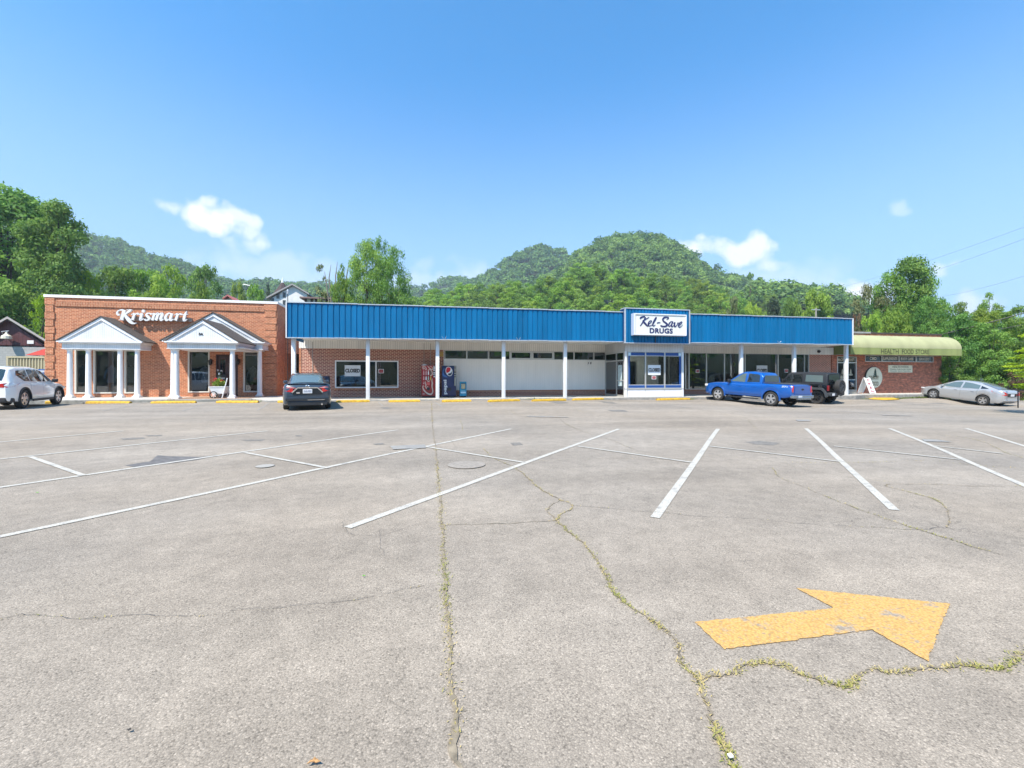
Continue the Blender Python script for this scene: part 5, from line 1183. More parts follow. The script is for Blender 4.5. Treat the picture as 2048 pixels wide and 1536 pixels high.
# folding OPEN board
YA = 26.0; x0, x1 = X(1735.5, YA), X(1754.5, YA); zt = Z(1740, 755, YA); 
t = thing('open_board', ((x0 + x1) / 2, YA, WZ_), 'white folding sidewalk board with red OPEN letters beside the shop door', 'sidewalk sign')
th_ = math.radians(-8)
def fa(side):
    """local board coords (u across, v up 0..1) to world: leans back to the ridge"""
    c, s = math.cos(th_), math.sin(th_); H = zt - WZ_
    def f(u, w, v):
        back = side * (.42 * (1 - v / H)) + w * side
        return ((x0 + x1) / 2 - .28 + u * c - back * s, YA - u * s - back * c + .2, WZ_ + v)
    return f
for side, nm in ((1, 'front_panel'), (-1, 'rear_panel')):
    f = fa(side); H = zt - WZ_; b = MB()
    pts = [(-.32, .06), (-.32, H - .02), (-.22, H), (-.18, H - .06), (.18, H - .06), (.22, H), (.32, H - .02), (.32, .06), (.26, 0), (.2, .06), (-.2, .06), (-.26, 0)]
    b.prism(pts, lambda u, v, w: f(u, w, v), 0, .03); b.build(nm, WHITE, t)
f = fa(1); b = MB(); H = zt - WZ_
for i, ch in enumerate('OPEN'): text_wall(b, ch, -.13, .11, H * (.76 - .225 * i), H * (.90 - .225 * i) , 0, .01, .03, fn=lambda x, y, z: f(x, .034 - y * .5, z))
b.build('lettering', mat('dark_red_lettering', (.35, .01, .02), .6), t)

# ------------------------------------------------------------------ buildings in the background
def bthing(name, label, cat, x, y): return thing(name, (x, y, 0), label, cat)
# maroon gabled workshop at the left edge
YM = 47.0
mx = lambda px: X(px, YM)
t = bthing('workshop', 'maroon sided workshop with grey block base beyond the white car', 'building', mx(20), YM)
ap = (mx(14), Z(14, 634, YM)); re = (mx(103), Z(103, 688, YM)); le = (2 * ap[0] - re[0], re[1]); zs = Z(50, 691, YM)
b = MB(); b.prism([(le[0] + .3, zs), (re[0] - .3, zs), (re[0] - .3, re[1] - .25), (ap[0], ap[1] - .25), (le[0] + .3, re[1] - .25)], lambda u, v, w: (u - (w - YM) * .8, w, v), YM, YM + 14); b.build('siding', siding('maroon_siding', (.085, .025, .030), .30, .55, 0, .12), t)
b = MB(); b.prism([(le[0] + .35, -.5), (re[0] - .35, -.5), (re[0] - .35, zs - .002), (le[0] + .35, zs - .002)], lambda u, v, w: (u - (w - YM) * .8, w, v), YM + .03, YM + 14); b.build('block_wall', brick('grey_block', (.38, .38, .37, 1), (.35, .35, .34, 1), (.30, .30, .30, 1), .4, .2, .012, var=.15), t)
b = MB()
for s in (-1, 1):
    ex = re if s > 0 else le; b.prism([(ap[0], ap[1]), (ex[0] + s * .2, ex[1] - .12), (ex[0] + s * .2, ex[1] - .32), (ap[0], ap[1] - .2)], lambda u, v, w: (u - (w - YM) * .8, w, v), YM - .5, YM + 14.3)
b.build('roof', mat('pale_metal_roof', (.42, .38, .36), .5, noise=.1, nscale=1), t)
b = MB(); b.box(mx(50), mx(78), YM + .0, YM + .028, Z(60, 723, YM), Z(60, 703, YM)); b.build('shutter_door', siding('shutter_grey', (.40, .41, .40), .3, .8, 2, .1), t)
b = MB(); b.box(mx(55), mx(68.5), YM - .06, YM - .003, Z(60, 688, YM), Z(60, 681, YM), .02); b.build('wall_plaque', WHITE, t)
lp = (mx(9), Z(9, 672, YM)); b = MB(); b.tube([(lp[0], YM, lp[1]), (lp[0] + .1, YM - .4, lp[1] + .35), (lp[0] + .7, YM - .5, lp[1] + .42), (mx(23), YM - .5, lp[1] + .3)], .035, 6); b.build('lamp_arm', TRIM, t)
b = MB(); b.lathe([(.06, .28), (.14, .1), (.34, -.05), (.36, -.28), (.02, -.3)], (mx(23.5), YM - .5, lp[1]), seg=12); b.build('yard_lamp', mat('lamp_shade_cream', (.70, .66, .52), .4), t)
b = MB(); x0 = mx(80); b.add([(x0 + 1.0, YM - .05, Z(90, 692, YM)), (x0 + 4, YM - .05, Z(90, 692, YM)), (x0 + 4, YM - 1.4, Z(90, 712, YM)), (x0 - .1, YM - 1.4, Z(90, 712, YM)), (x0 - .1, YM - .05, Z(90, 712, YM))], [(0, 1, 2, 3), (0, 3, 4)]); b.build('red_awning', mat('red_canvas', (.36, .03, .02), .8), t)
# shipping container
YC_ = 40.0; x0, x1 = X(13, YC_), X(95, YC_) + 2.5; z1 = Z(50, 712.5, YC_)
t = bthing('shipping_container', 'beige corrugated shipping container behind the white car', 'container', (x0 + x1) / 2, YC_); CONT = mat('beige_container', (.50, .43, .28), .6, noise=.15, nscale=1.2, streak=True)
P = []; n = 26
for i in range(n):
    a = x0 + .1 + (x1 - x0 - .2) * i / n; w = (x1 - x0 - .2) / n; P += [(a, YC_ + .0), (a + .35 * w, YC_), (a + .5 * w, YC_ + .06), (a + .85 * w, YC_ + .06)]
vs = []; 
for x, y in P: vs += [(x, y, .1), (x, y, z1 - .12)]
b = MB().add(vs, [(2 * i, 2 * i + 2, 2 * i + 3, 2 * i + 1) for i in range(len(P) - 1)]); b.box(x0 + .05, x1 - .05, YC_ + .08, YC_ + 2.4, -.2, z1 - .03); b.build('corrugated_side', CONT, t)
b = MB(); b.box(x0, x1, YC_ - .03, YC_ + .1, z1 - .13, z1); b.box(x0, x0 + .12, YC_ - .03, YC_ + .1, -.3, z1 - .13); b.box(x1 - 2.0, x1, YC_ - .04, YC_ + .1, .0, z1 - .13); b.build('corner_frame', CONT, t)
YS_ = 36.0; t = bthing('blue_sign', 'small blue and white notice on a post left of the brick shop', 'sign', X(86, YS_), YS_)
x = X(87, YS_); b = MB(); b.box(x - .3, x + .3, YS_ - .02, YS_, Z(87, 747, YS_), Z(87, 738, YS_)); b.build('board', mat('sign_blue', (.03, .12, .38), .5), t)
b = MB(); b.box(x - .22, x + .22, YS_ - .03, YS_ - .021, Z(87, 744.5, YS_), Z(87, 742.5, YS_)); b.box(x - .22, x + .22, YS_ - .03, YS_ - .021, Z(87, 741.5, YS_), Z(87, 740.5, YS_)); b.build('stripe', WHITE, t)
b = MB(); b.tube([(x, YS_ + .03, -.2), (x, YS_ + .03, 1.9)], .03, 6); b.build('post', ALU, t)

# white gabled building on the rise behind
YH = 80.0; H = lambda px: X(px, YH); HZ = lambda px, py: Z(px, py, YH)
t = bthing('white_house', 'white gabled two storey building rising behind the brick shop roof', 'house', H(570), YH)
SIDW = siding('white_lap_siding', (.66, .66, .66), .22, .86, 2, .1)
ap = (H(586), HZ(586, 568)); r_ = (H(614.5), HZ(614.5, 585)); l_ = (H(559), HZ(559, 587))
l_ = (H(539.5), HZ(539.5, 593)); b = MB(); b.prism([(l_[0] + .2, -1), (H(614), -1), (H(614), r_[1] - .3), (ap[0], ap[1] - .3), (l_[0] + .2, l_[1] - .3)], lambda u, v, w: (u, w, v), YH, YH + 16); b.build('front_wall', SIDW, t)
b = MB()
for s, ex in ((1, r_), (-1, l_)): b.prism([(ap[0], ap[1]), (ex[0] + s * .4, ex[1] - .2), (ex[0] + s * .4, ex[1] - .45), (ap[0], ap[1] - .25)], lambda u, v, w: (u, w, v), YH - .5, YH + 16)
b.build('roof', mat('grey_roof', (.30, .29, .29), .8), t)
for px, py in ((568.5, 590), (568.5, 605.5), (556, 592), (545, 601)):
    b = MB(); x, z = H(px), HZ(px, py); b.box(x - .22, x + .22, YH - .06, YH - .004, z - .42, z + .42); b.build('window', mat('window_dark', (.05, .055, .06), .2), t)
YS2 = 110.0; t = bthing('church_steeple', 'dark pointed church steeple with pale tip behind the white house', 'steeple', X(565, YS2), YS2)
x = X(565, YS2); z0 = Z(565, 580, YS2); b = MB(); b.box(x - 1.4, x + 1.4, YS2 - 1.4, YS2 + 1.4, 0, z0 - 1.2); b.build('tower', MATS['white_lap_siding'], t)
b = MB(); b.lathe([(2.3, -1.3), (1.2, .2), (.35, 1.6), (.05, 2.0)], (x, YS2, z0), seg=8); b.build('spire', mat('spire_brown', (.05, .03, .03), .8), t)
b = MB(); b.tube([(x, YS2, z0 + 1.6), (x, YS2, z0 + 2.9)], [.32, .05], 6); b.build('finial', WHITE, t)
YT2 = 66.0; t = bthing('motel_block', 'low half timbered building with brown roof behind the blue canopy', 'building', X(645, YT2), YT2)
x0, x1 = X(602, YT2), X(686, YT2); zt, ze = Z(640, 589.5, YT2), Z(640, 596, YT2)
b = MB(); b.box(x0 + .4, x1 - .4, YT2 + .5, YT2 + 9, -1, ze - .1); b.build('wall', mat('cream_stucco', (.62, .58, .50), .8), t)
b = MB(); b.add([(x0 - .2, YT2, ze - .1), (x1 + .2, YT2, ze - .1), (x1 + .2, YT2, ze + .12), (x0 - .2, YT2, ze + .12), (x0 + .5, YT2 + 4.5, zt), (x1 - .5, YT2 + 4.5, zt), (x0 - .2, YT2 + 9.5, ze), (x1 + .2, YT2 + 9.5, ze)],
            [(0, 1, 2, 3), (3, 2, 5, 4), (4, 5, 7, 6), (0, 3, 4, 6), (1, 7, 5, 2)]); b.build('roof', mat('mauve_brown_roof', (.20, .13, .12), .8, noise=.15, nscale=2), t)
b = MB()
for px in (610, 622, 631, 652, 668, 673): x = X(px, YT2); b.box(x - .16, x + .16, YT2 + .44, YT2 + .495, 4, ze - .11)
b.build('timber_post', mat('dark_timber', (.05, .025, .02), .7), t)
YR = 75.0; t = bthing('red_roof_house', 'small house with pink red roof just above the white roof edge', 'house', X(447, YR), YR)
x0, x1, xm = X(424, YR), X(464, YR), X(459, YR); zt, ze = Z(445, 591, YR), Z(445, 600, YR)
b = MB(); b.box(x0 + .5, x1 - .3, YR + .5, YR + 8, -1, ze); b.prism([(X(449, YR), ze), (X(465, YR), ze), (X(457, YR), zt - .3)], lambda u, v, w: (u, w, v), YR + .2, YR + .5); b.build('wall', MATS['cream_stucco'], t)
b = MB(); b.add([(x0, YR, ze - .1), (x1, YR, ze - .1), (x1 - .8, YR + 4, zt), (x0 + .6, YR + 4, zt), (x1, YR + 8, ze), (x0, YR + 8, ze)], [(0, 1, 2, 3), (3, 2, 4, 5), (0, 3, 5), (1, 4, 2)])
b.prism([(X(447.5, YR), ze + .05), (X(457, YR), zt - .1), (X(467, YR), ze + .0), (X(474, YR), ze - .1), (X(474, YR), ze + .05), (X(467, YR), ze + .3), (X(457, YR), zt + .12), (X(446.5, YR), ze + .25)], lambda u, v, w: (u, w, v), YR - .4, YR + 3); b.build('roof', mat('pink_red_roof', (.42, .13, .12), .7, noise=.12, nscale=3), t)

# ------------------------------------------------------------------ poles, wires, railing
def wire(name, label, P0, P1, sag, rad, group='overhead wires'):
    a, c = Vector(P0), Vector(P1); pts = []
    for i in range(25):
        s = i / 24; p = a.lerp(c, s); p.z -= sag * 4 * s * (1 - s); pts.append(p)
    b = MB(); b.tube(pts, rad, 5); o = b.build(name, BLACK if 'black' in label else mat('wire_grey', (.25, .28, .32), .6)); tag(o, label, 'wire', group)
def at(px, py, d): x, y = D(px, d); return (x, y, DZ(py, d))
wire('power_line', 'thick black overhead cable running down to the corner shop roof', at(1882, 669, 37), at(2120, 604, 34), .1, .035)
wire('power_line', 'thinner black overhead cable below the thick one at the right', at(1890, 677, 37), at(2120, 633, 34), .1, .022)
wire('power_line', 'faint grey wire high in the sky, upper of the pair at right', at(1590, 596, 140), at(2130, 424, 60), 1.2, .022)
wire('power_line', 'faint grey wire high in the sky, lower of the pair at right', at(1590, 600, 140), at(2130, 446, 60), 2.4, .022)
wire('power_line', 'faint single wire passing just right of the tall tree', at(1850, 598, 70), at(2130, 525, 45), .5, .015)
def pole(name, label, px, py, d, rad, extra=None, mm=None, cat='pole'):
    x, y = D(px, d); t = thing(name, (x, y, 0), label, cat); b = MB(); b.tube([(x, y, -1), (x, y, DZ(py, d))], [rad * 1.2, rad], 8); b.build('mast', mm or mat('pole_wood', (.30, .27, .24), .8), t)
    if extra:
        b = MB(); extra(b, x, y, DZ(py, d)); b.build('fitting', TRIM, t)
    return t
pole('utility_pole', 'short pale utility pole with crossarm seen over the blue canopy', 1632, 616, 62, .10, lambda b, x, y, z: (b.box(x - .7, x + .7, y - .05, y + .05, z - .3, z - .2), b.lathe([(.25, 0), (.25, .9), (.02, 1.0)], (x - .55, y, z - 3.0), seg=12)))
pole('street_lamp', 'distant tall street lamp on a thin pole above the pale bushes', 503.5, 572, 120, .12, lambda b, x, y, z: b.tube([(x, y, z), (x - 2.2, y, z + .4)], .1, 6), TRIM, 'street lamp')
pole('antenna_mast', 'thin antenna mast standing at the left corner of the blue canopy', 575.5, 584, 27, .02, lambda b, x, y, z: (b.lathe([(.05, 0), (.06, .2), (.02, .3)], (x, y, z - .12), seg=8)), BLACK, 'antenna')
x, y = D(1079.5, 640); zt = DZ(487, 640); t = thing('lookout_tower', (x, y, 150), 'tiny lattice tower on the ridge top behind the hill', 'tower')
b = MB()
for s in (-1, 1): b.tube([(x + s * 1.6, y, zt - 22), (x + s * .6, y, zt - 4)], .25, 4)
b.tube([(x - 1.5, y, zt - 18), (x + 1.2, y, zt - 12), (x - .9, y, zt - 8), (x + .6, y, zt - 4)], .2, 4); b.build('lattice', mat('far_steel', (.12, .13, .13), .7), t)
b = MB(); b.box(x - 1.6, x + 1.6, y - 1, y + 1, zt - 4, zt - 1.6); b.box(x - 2.4, x + 2.4, y - 1.5, y + 1.5, zt - 1.6, zt - .6); b.build('cab', MATS['far_steel'], t)
# railing at the right edge
RAIL = mat('black_rail', (.015, .014, .014), .5)
t = thing('railing', (*D(1990, 27), 0), 'black metal handrail stepping down past the silver sedan', 'railing')
P1 = at(1876, 760, 36); P2 = at(1960, 761.5, 36); P3 = at(2016, 772, 27); P4 = at(2016, 778.5, 27); P5 = at(2090, 784, 23)
b = MB()
for a, c in ((P1, P2), (P3, P4), (P4, P5)): b.tube([a, c], .035, 6)
b.build('handrail', RAIL, t)
for p in (P1, P2, at(2036, 780, 25.8), P5): b = MB(); b.tube([p, (p[0], p[1], lot_z(p[0], p[1]) - .1)], .032, 6); b.build('post', RAIL, t)
# white car seen behind the railing

# ------------------------------------------------------------------ vehicles
def carpaint(name, col, metal=.0, rough=.28):
    return mat(name, col, rough, metal=metal, spec=.5, coat=1.0)
CGL = mat('car_glass', (.012, .016, .018), .03, spec=.9, coat=.6)
CGLL = mat('car_glass_light', (.10, .14, .14), .03, spec=.9, coat=.8)
LRED = mat('tail_lamp_red', (.50, .012, .012), .15, coat=1); LDRED = mat('tail_lamp_dark', (.20, .01, .012), .15, coat=1)
PLATE = mat('licence_plate', (.66, .67, .70), .5); RIM = mat('alloy_rim', (.55, .55, .56), .25, metal=.7); RIMB = mat('black_rim', (.02, .02, .02), .35)
UNDER = mat('underbody', (.012, .012, .012), .9); LAMPC = mat('clear_lamp', (.6, .6, .6), .1, coat=1)
def interp(tab, x):
    return float(np.interp(x, [t[0] for t in tab], [t[1] for t in tab]))
def sm(tab, x, k=.05):
    return (interp(tab, x - k) + 2 * interp(tab, x) + interp(tab, x + k)) / 4
class Car:
    def __init__(s, name, label, cat, paint, W, top, bot, plan, wheels, gh, crown=.05, hood=.04, flare=None, clad=None, glass_=None, roofmat=None, rimm=None, spokes=5, tw=.22):
        s.W, s.top, s.bot, s.plan, s.wh, s.gh = W, top, bot, plan, wheels, gh
        s.paint, s.glass = paint, glass_ or CGL
        s.t = thing(name, (0, 0, 0), label, cat)
        s.crown, s.hood = crown, hood
        x0, x1 = top[0][0], top[-1][0]; xf, xr, R, RA = wheels
        X_ = set(np.linspace(x0, x1, 70)) | {x0 + .03, x0 + .08, x1 - .03, x1 - .08}
        for xw in (xf, xr): X_ |= {xw + RA * math.cos(a) for a in np.linspace(0, math.pi, 17)} | {xw - RA - .01, xw + RA + .01}
        X_ = sorted(x for x in X_ if x0 <= x <= x1)
        rings = []
        for x in X_:
            zb, zt, w = s.zb(x), s.zt(x), s.w(x); h = zt - zb
            r = [(w - .30, zb + .0), (w * .955, zb + .005), (w * .985, zb + .05 * min(1, h / .4)), (w, zb + h * .35), (w * .995, zb + h * .62), (w * .975, zb + h * .85), (w * .945, zt - .035 * min(1, h / .3)), (w * .90, zt), (w * .55, zt + s.hood * .75), (0, zt + s.hood)]
            rings.append([(x, y, z) for y, z in r] + [(x, -y, z) for y, z in r[-2::-1]])
        n = len(rings[0]); b = MB(); vs = [p for r in rings for p in r]
        fs = [(i * n + j, i * n + j + 1, (i + 1) * n + j + 1, (i + 1) * n + j) for i in range(len(rings) - 1) for j in range(n - 1)] + [(i * n, (i + 1) * n, (i + 1) * n + n - 1, i * n + n - 1) for i in range(len(rings) - 1)]
        fs += [tuple(range(n)), tuple((len(rings) - 1) * n + j for j in range(n))]
        b.add(vs, fs)
        # greenhouse
        gx = sorted(set(np.linspace(gh[0][0], gh[-1][0], 40)) | {g[0] for g in gh}); rings = []
        for x in gx:
            zr, yb, yr = s.g(x); zb = s.zt(x) - .06
            zr = max(zr, zb + .005)
            r = [(yb + .01, zb), (yb, zb + .06 if zr > zb + .08 else zb + .002), (yr + .01, max(zr - .06, zb + .003)), (yr - .03, max(zr - .015, zb + .004)), (yr * .8, zr + crown * .3), (yr * .45, zr + crown * .8), (0, zr + crown)]
            rings.append([(x, y, z) for y, z in r] + [(x, -y, z) for y, z in r[-2::-1]])
        n = len(rings[0]); vs = [p for r in rings for p in r]
        fs = [(i * n + j, i * n + j + 1, (i + 1) * n + j + 1, (i + 1) * n + j) for i in range(len(rings) - 1) for j in range(n - 1)]
        fs += [tuple(range(n)), tuple((len(rings) - 1) * n + j for j in range(n))]
        if roofmat: c = MB().add(vs, fs); s.body2 = c.build('hard_top', roofmat, s.t, smooth=45)
        else: b.add(vs, fs)
        s.body = b.build('body', paint, s.t, smooth=38)
        b = MB(); zc = min(p[1] for p in bot) ; b.box(x0 + .25, x1 - .25, -W + .27, W - .27, zc + .03, zc + .32); b.box(xr - .05, xr + .05, -W + .1, W - .1, R - .05, R + .05); b.box(xf - .05, xf + .05, -W + .1, W - .1, R - .05, R + .05)
        b.build('underbody', UNDER, s.t)
        for xw in (xf, xr):
            for sd in (1, -1): s.wheel(xw, sd * (W - tw / 2 - .015), sd, R, tw, rimm or RIM, spokes)
            for sd in (1, -1):
                b = MB(); P = [(RA - .01) * 1.0 * np.array((math.cos(a), math.sin(a))) for a in np.linspace(-.1, math.pi + .1, 16)]
                for (p, q) in zip(P, P[1:]):
                    y0, y1 = sd * (W - .035), sd * (W - .36)
                    b.add([(xw + p[0], y0, R + p[1]), (xw + q[0], y0, R + q[1]), (xw + q[0], y1, R + q[1]), (xw + p[0], y1, R + p[1])], [(0, 1, 2, 3)])
                b.build('wheel_well', UNDER, s.t)
            if flare:
                for sd in (1, -1):
                    b = MB(); ro, ri, out = RA + flare[0], RA - .012, flare[1]; P = np.linspace(-.12, math.pi + .12, 22); vs = []
                    for a in P:
                        for r, y in ((ri, W - .06), (ri, W + out), (ro - .01, W + out), (ro, W - .06)): vs.append((xw + r * math.cos(a), sd * y, max(R + r * math.sin(a), .16)))
                    fs = [(4 * i + j, 4 * i + (j + 1) % 4, 4 * i + 4 + (j + 1) % 4, 4 * i + 4 + j) for i in range(len(P) - 1) for j in range(4)] + [(0, 1, 2, 3), tuple(4 * (len(P) - 1) + j for j in range(4))]
                    b.add(vs, fs).build('fender_flare', flare[2], s.t, smooth=50)
    def zt(s, x): return sm(s.top, x)
    def w(s, x): return sm(s.plan, x, .04)
    def zb(s, x):
        z = interp(s.bot, x); xf, xr, R, RA = s.wh
        for xw in (xf, xr):
            d = abs(x - xw)
            if d < RA: z = max(z, R + math.sqrt(RA * RA - d * d))
        return z
    def g(s, x):
        g = s.gh; xs = [q[0] for q in g]
        return (float(np.interp(x, xs, [q[1] for q in g])), float(np.interp(x, xs, [q[2] for q in g])), float(np.interp(x, xs, [q[3] for q in g])))
    def gy(s, x, z):
        zr, yb, yr = s.g(x); zb = s.zt(x); t = min(1, max(0, (z - zb) / max(zr - .06 - zb, .01))); return yb + (yr + .01 - yb) * t
    def by(s, x, z):
        w = s.w(x); zb, zt = s.zb(x), s.zt(x); t = (z - zb) / max(zt - zb, .01)
        return w * float(np.interp(t, [0, .05, .35, .62, .85, .96, 1], [.955, .985, 1, .995, .975, .945, .90]))
    def side_window(s, pts, name='side_window', off=.008, m=None, sides=(1, -1)):
        for sd in sides:
            b = MB(); P = []
            for i in range(len(pts)):
                a, c = pts[i], pts[(i + 1) % len(pts)]
                for k in range(4): P.append((a[0] + (c[0] - a[0]) * k / 4, a[1] + (c[1] - a[1]) * k / 4))
            cx, cz = sum(p[0] for p in P) / len(P), sum(p[1] for p in P) / len(P)
            vs = [(p[0], sd * (s.gy(*p) + off), p[1]) for p in P] + [(cx, sd * (s.gy(cx, cz) + off), cz)]
            n = len(P); b.add(vs, [(i, (i + 1) % n, n) for i in range(n)]); b.build(name, m or s.glass, s.t)
    def cross_glass(s, x0, x1, name, inset=.07, lo=.03, hi=.96, m=None, off=.010):
        """windscreen or rear window lying on the sloping part between x0 (low) and x1 (high)"""
        b = MB(); n, k = 8, 10; vs = []
        for i in range(n + 1):
            t = lo + (hi - lo) * i / n; x = x0 + (x1 - x0) * t; zr, yb, yr = s.g(x); yy = (yr * .8 if t > .0 else yb) * (1.0)
            for j in range(k + 1):
                u = -1 + 2 * j / k; y = u * (yr - inset); a = abs(y) / max(yr, .01)
                z = zr + s.crown * float(np.interp(a, [0, .45, .8, .96], [1, .8, .3, -.3]))
                vs.append((x + (off if x0 > x1 else -off), y, z + off))
        b.add(vs, [(i * (k + 1) + j, i * (k + 1) + j + 1, (i + 1) * (k + 1) + j + 1, (i + 1) * (k + 1) + j) for i in range(n) for j in range(k)]); return b.build(name, m or s.glass, s.t, smooth=True)
    def wheel(s, x, y, sd, R, tw, rimm, nsp, name='wheel', rot=None, parent=None):
        t = bpy.data.objects.new(name, None); COL.objects.link(t); t.parent = parent or s.t; t.location = (x, y, R)
        if rot: t.rotation_euler = rot
        b = MB(); h = tw / 2; r = R * .66
        b.lathe([(r, -h * .9), (R * .90, -h), (R * .985, -h * .8), (R, -h * .45), (R, h * .45), (R * .985, h * .8), (R * .90, h), (r, h * .9)], (0, 0, 0), 'y', 28, closed=True); b.build('tyre', RUBBER, t, smooth=40, keep=True)
        b = MB(); b.lathe([(r * .99, sd * h * .75), (r * 1.0, sd * h * .88), (r * .90, sd * h * .88), (r * .87, sd * h * .3), (r * .97, sd * h * .3)], (0, 0, 0), 'y', 28, closed=True)
        for k in range(nsp):
            a = 2 * math.pi * k / nsp + .3; c, s_ = math.cos(a), math.sin(a)
            for q in (-1, 1) if nsp == 5 else (0,):
                w0, w1 = R * .06, R * .075; of0, of1 = q * R * .035, q * R * .10
                pts = [(R * .1, of0 - w0), (r * .95, of1 - w1), (r * .95, of1 + w1), (R * .1, of0 + w0)]
                b.prism(pts, lambda u, v, w: (u * c - v * s_, w, u * s_ + v * c), sd * h * .55, sd * h * (.80 + .01 * q))
        b.lathe([(R * .15, sd * h * .5), (R * .14, sd * h * .84), (.02, sd * h * .86)], (0, 0, 0), 'y', 16)
        b.build('rim', rimm, t, smooth=35, keep=True)
        b = MB(); b.lathe([(r * .86, sd * h * .32), (.02, sd * h * .33)], (0, 0, 0), 'y', 24); b.build('brake', UNDER, t, keep=True)
    def part(s, b, name, m, parent=None, smooth=False): return b.build(name, m, parent or s.t, smooth=smooth, keep=True)
    def seam(s, pts, name='door_gap', sides=(1, -1), w=.0035, off=.004, green=False, m=None):
        m = m or mat('seam_dark', (.05, .05, .055), .8)
        for sd in sides:
            b = MB(); P = smooth_path([(p[0], p[1]) for p in pts], 5) if len(pts) > 2 else [np.array(pts[0]) * (1 - t) + np.array(pts[1]) * t for t in np.linspace(0, 1, 7)]
            vs = []
            for i, p in enumerate(P):
                a, c = P[max(i - 1, 0)], P[min(i + 1, len(P) - 1)]; d = (c - a) / (np.linalg.norm(c - a) + 1e-9); nn = np.array((-d[1], d[0])) * w
                for q in (p + nn, p - nn): vs.append((q[0], sd * ((s.gy if green else s.by)(q[0], q[1]) + off), q[1]))
            b.add(vs, [(2 * i, 2 * i + 1, 2 * i + 3, 2 * i + 2) for i in range(len(P) - 1)]); b.build(name, m or UNDER, s.t)
    def handle(s, x, z, m=None, L=.17):
        for sd in (1, -1): b = MB(); y = s.by(x, z); b.box(x - L / 2, x + L / 2, sd * (y - .01), sd * (y + .028), z - .018, z + .018, .008); b.build('door_handle', m or s.paint, s.t)
    def mirror(s, x, z, m, sz=(.12, .21, .15)):
        for sd in (1, -1):
            y = s.gy(x, z); b = MB(); b.box(x - sz[0] / 2, x + sz[0] / 2, sd * (y + .05), sd * (y + .05 + sz[1]), z - sz[2] / 2, z + sz[2] / 2, .035); b.box(x - .02, x + .03, sd * (y - .02), sd * (y + .08), z - .05, z - .02); b.build('wing_mirror', m, s.t, smooth=40)
    def tail(s, poly, m=None, depth=.25, name='tail_lamp', out=.012, xo=0):
        """lamp wrapped round the rear corner: poly in (y, z)"""
        x0 = s.top[0][0]
        for sd in (1, -1):
            b = MB(); P = []
            for i in range(len(poly)):
                a, c = poly[i], poly[(i + 1) % len(poly)]
                for k in range(4): P.append((a[0] + (c[0] - a[0]) * k / 4, a[1] + (c[1] - a[1]) * k / 4))
            def surf(y, z):
                x = x0
                for _ in range(200):
                    if s.by(x, z) >= y - .002 or x > x0 + depth: break
                    x += .005
                return x - out + xo
            P = [(min(y, s.W * .962), z) for y, z in P]; vs = [(surf(y, z), sd * y, z) for y, z in P]; cy, cz = sum(p[0] for p in P) / len(P), sum(p[1] for p in P) / len(P); n = len(P)
            vs.append((surf(cy, cz), sd * cy, cz)); fs = [(i, (i + 1) % n, n) for i in range(n)]; m0 = len(vs)
            vs += [(v[0] + .05, v[1] * .985, v[2]) for v in vs[:n]]; fs += [(i, (i + 1) % n, m0 + (i + 1) % n, m0 + i) for i in range(n)]
            b.add(vs, fs); b.build(name, m or LRED, s.t)
    def place(s, wheel_xy, which, rot):
        """which: (local x, local y) of the wheel standing at wheel_xy; follows the slope of the lot"""
        c, sn = math.cos(rot), math.sin(rot); lx, ly = which
        ox, oy = wheel_xy[0] - (lx * c - ly * sn), wheel_xy[1] - (lx * sn + ly * c)
        xf, xr, R, RA = s.wh; hw = s.W - .12
        z = {}
        for a, xx in (('f', xf), ('r', xr)):
            for q, yy in (('l', hw), ('r', -hw)): z[a + q] = lot_z(ox + xx * c - yy * sn, oy + xx * sn + yy * c)
        zf, zr = (z['fl'] + z['fr']) / 2, (z['rl'] + z['rr']) / 2
        pitch = math.atan2(zf - zr, xf - xr); zl, zrr = (z['fl'] + z['rl']) / 2, (z['fr'] + z['rr']) / 2; roll = math.atan2(zl - zrr, 2 * hw)
        z0 = zr + (zf - zr) * (0 - xr) / (xf - xr) + .004
        s.t.location = (ox, oy, z0); s.t.rotation_euler = (roll, -pitch, rot)

# white SUV ---------------------------------------------------------------
WP = carpaint('car_paint_white', (.84, .83, .80)); CLAD = mat('grey_cladding', (.035, .035, .038), .6)
c = Car('parked_suv', 'white SUV parked at the left edge, seen from its rear right', 'car', WP, .965,
        [(-2.42, .98), (-2.36, 1.06), (-2.2, 1.09), (-1.0, 1.07), (0, 1.05), (1.0, 1.03), (1.35, 1.02), (2.0, .93), (2.32, .80), (2.45, .62)],
        [(-2.42, .38), (-2.2, .28), (0, .27), (2.2, .27), (2.45, .33)],
        [(-2.42, .78), (-2.34, .88), (-2.1, .95), (-1.5, .965), (1.5, .965), (2.0, .92), (2.3, .80), (2.45, .62)], (1.42, -1.43, .39, .45),
        [(-2.33, 1.10, .84, .70), (-2.18, 1.35, .86, .72), (-2.0, 1.62, .88, .70), (-1.6, 1.70, .90, .69), (-.4, 1.73, .90, .70), (.3, 1.66, .90, .68), (.75, 1.46, .89, .70), (1.45, 1.03, .84, .80)], rimm=RIM, flare=(.05, .012, CLAD))
c.side_window([(-1.75, 1.38), (-1.62, 1.56), (-.95, 1.62), (-.93, 1.12), (-1.35, 1.14)]); c.side_window([(-.86, 1.62), (-.1, 1.63), (.02, 1.10), (-.86, 1.12)]); c.side_window([(-.02, 1.62), (.28, 1.57), (.72, 1.36), (1.03, 1.12), (.1, 1.10)])
c.cross_glass(-2.34, -1.98, 'rear_window', .08, .1, .9); c.cross_glass(1.42, .35, 'windscreen', .08, .06, .95)
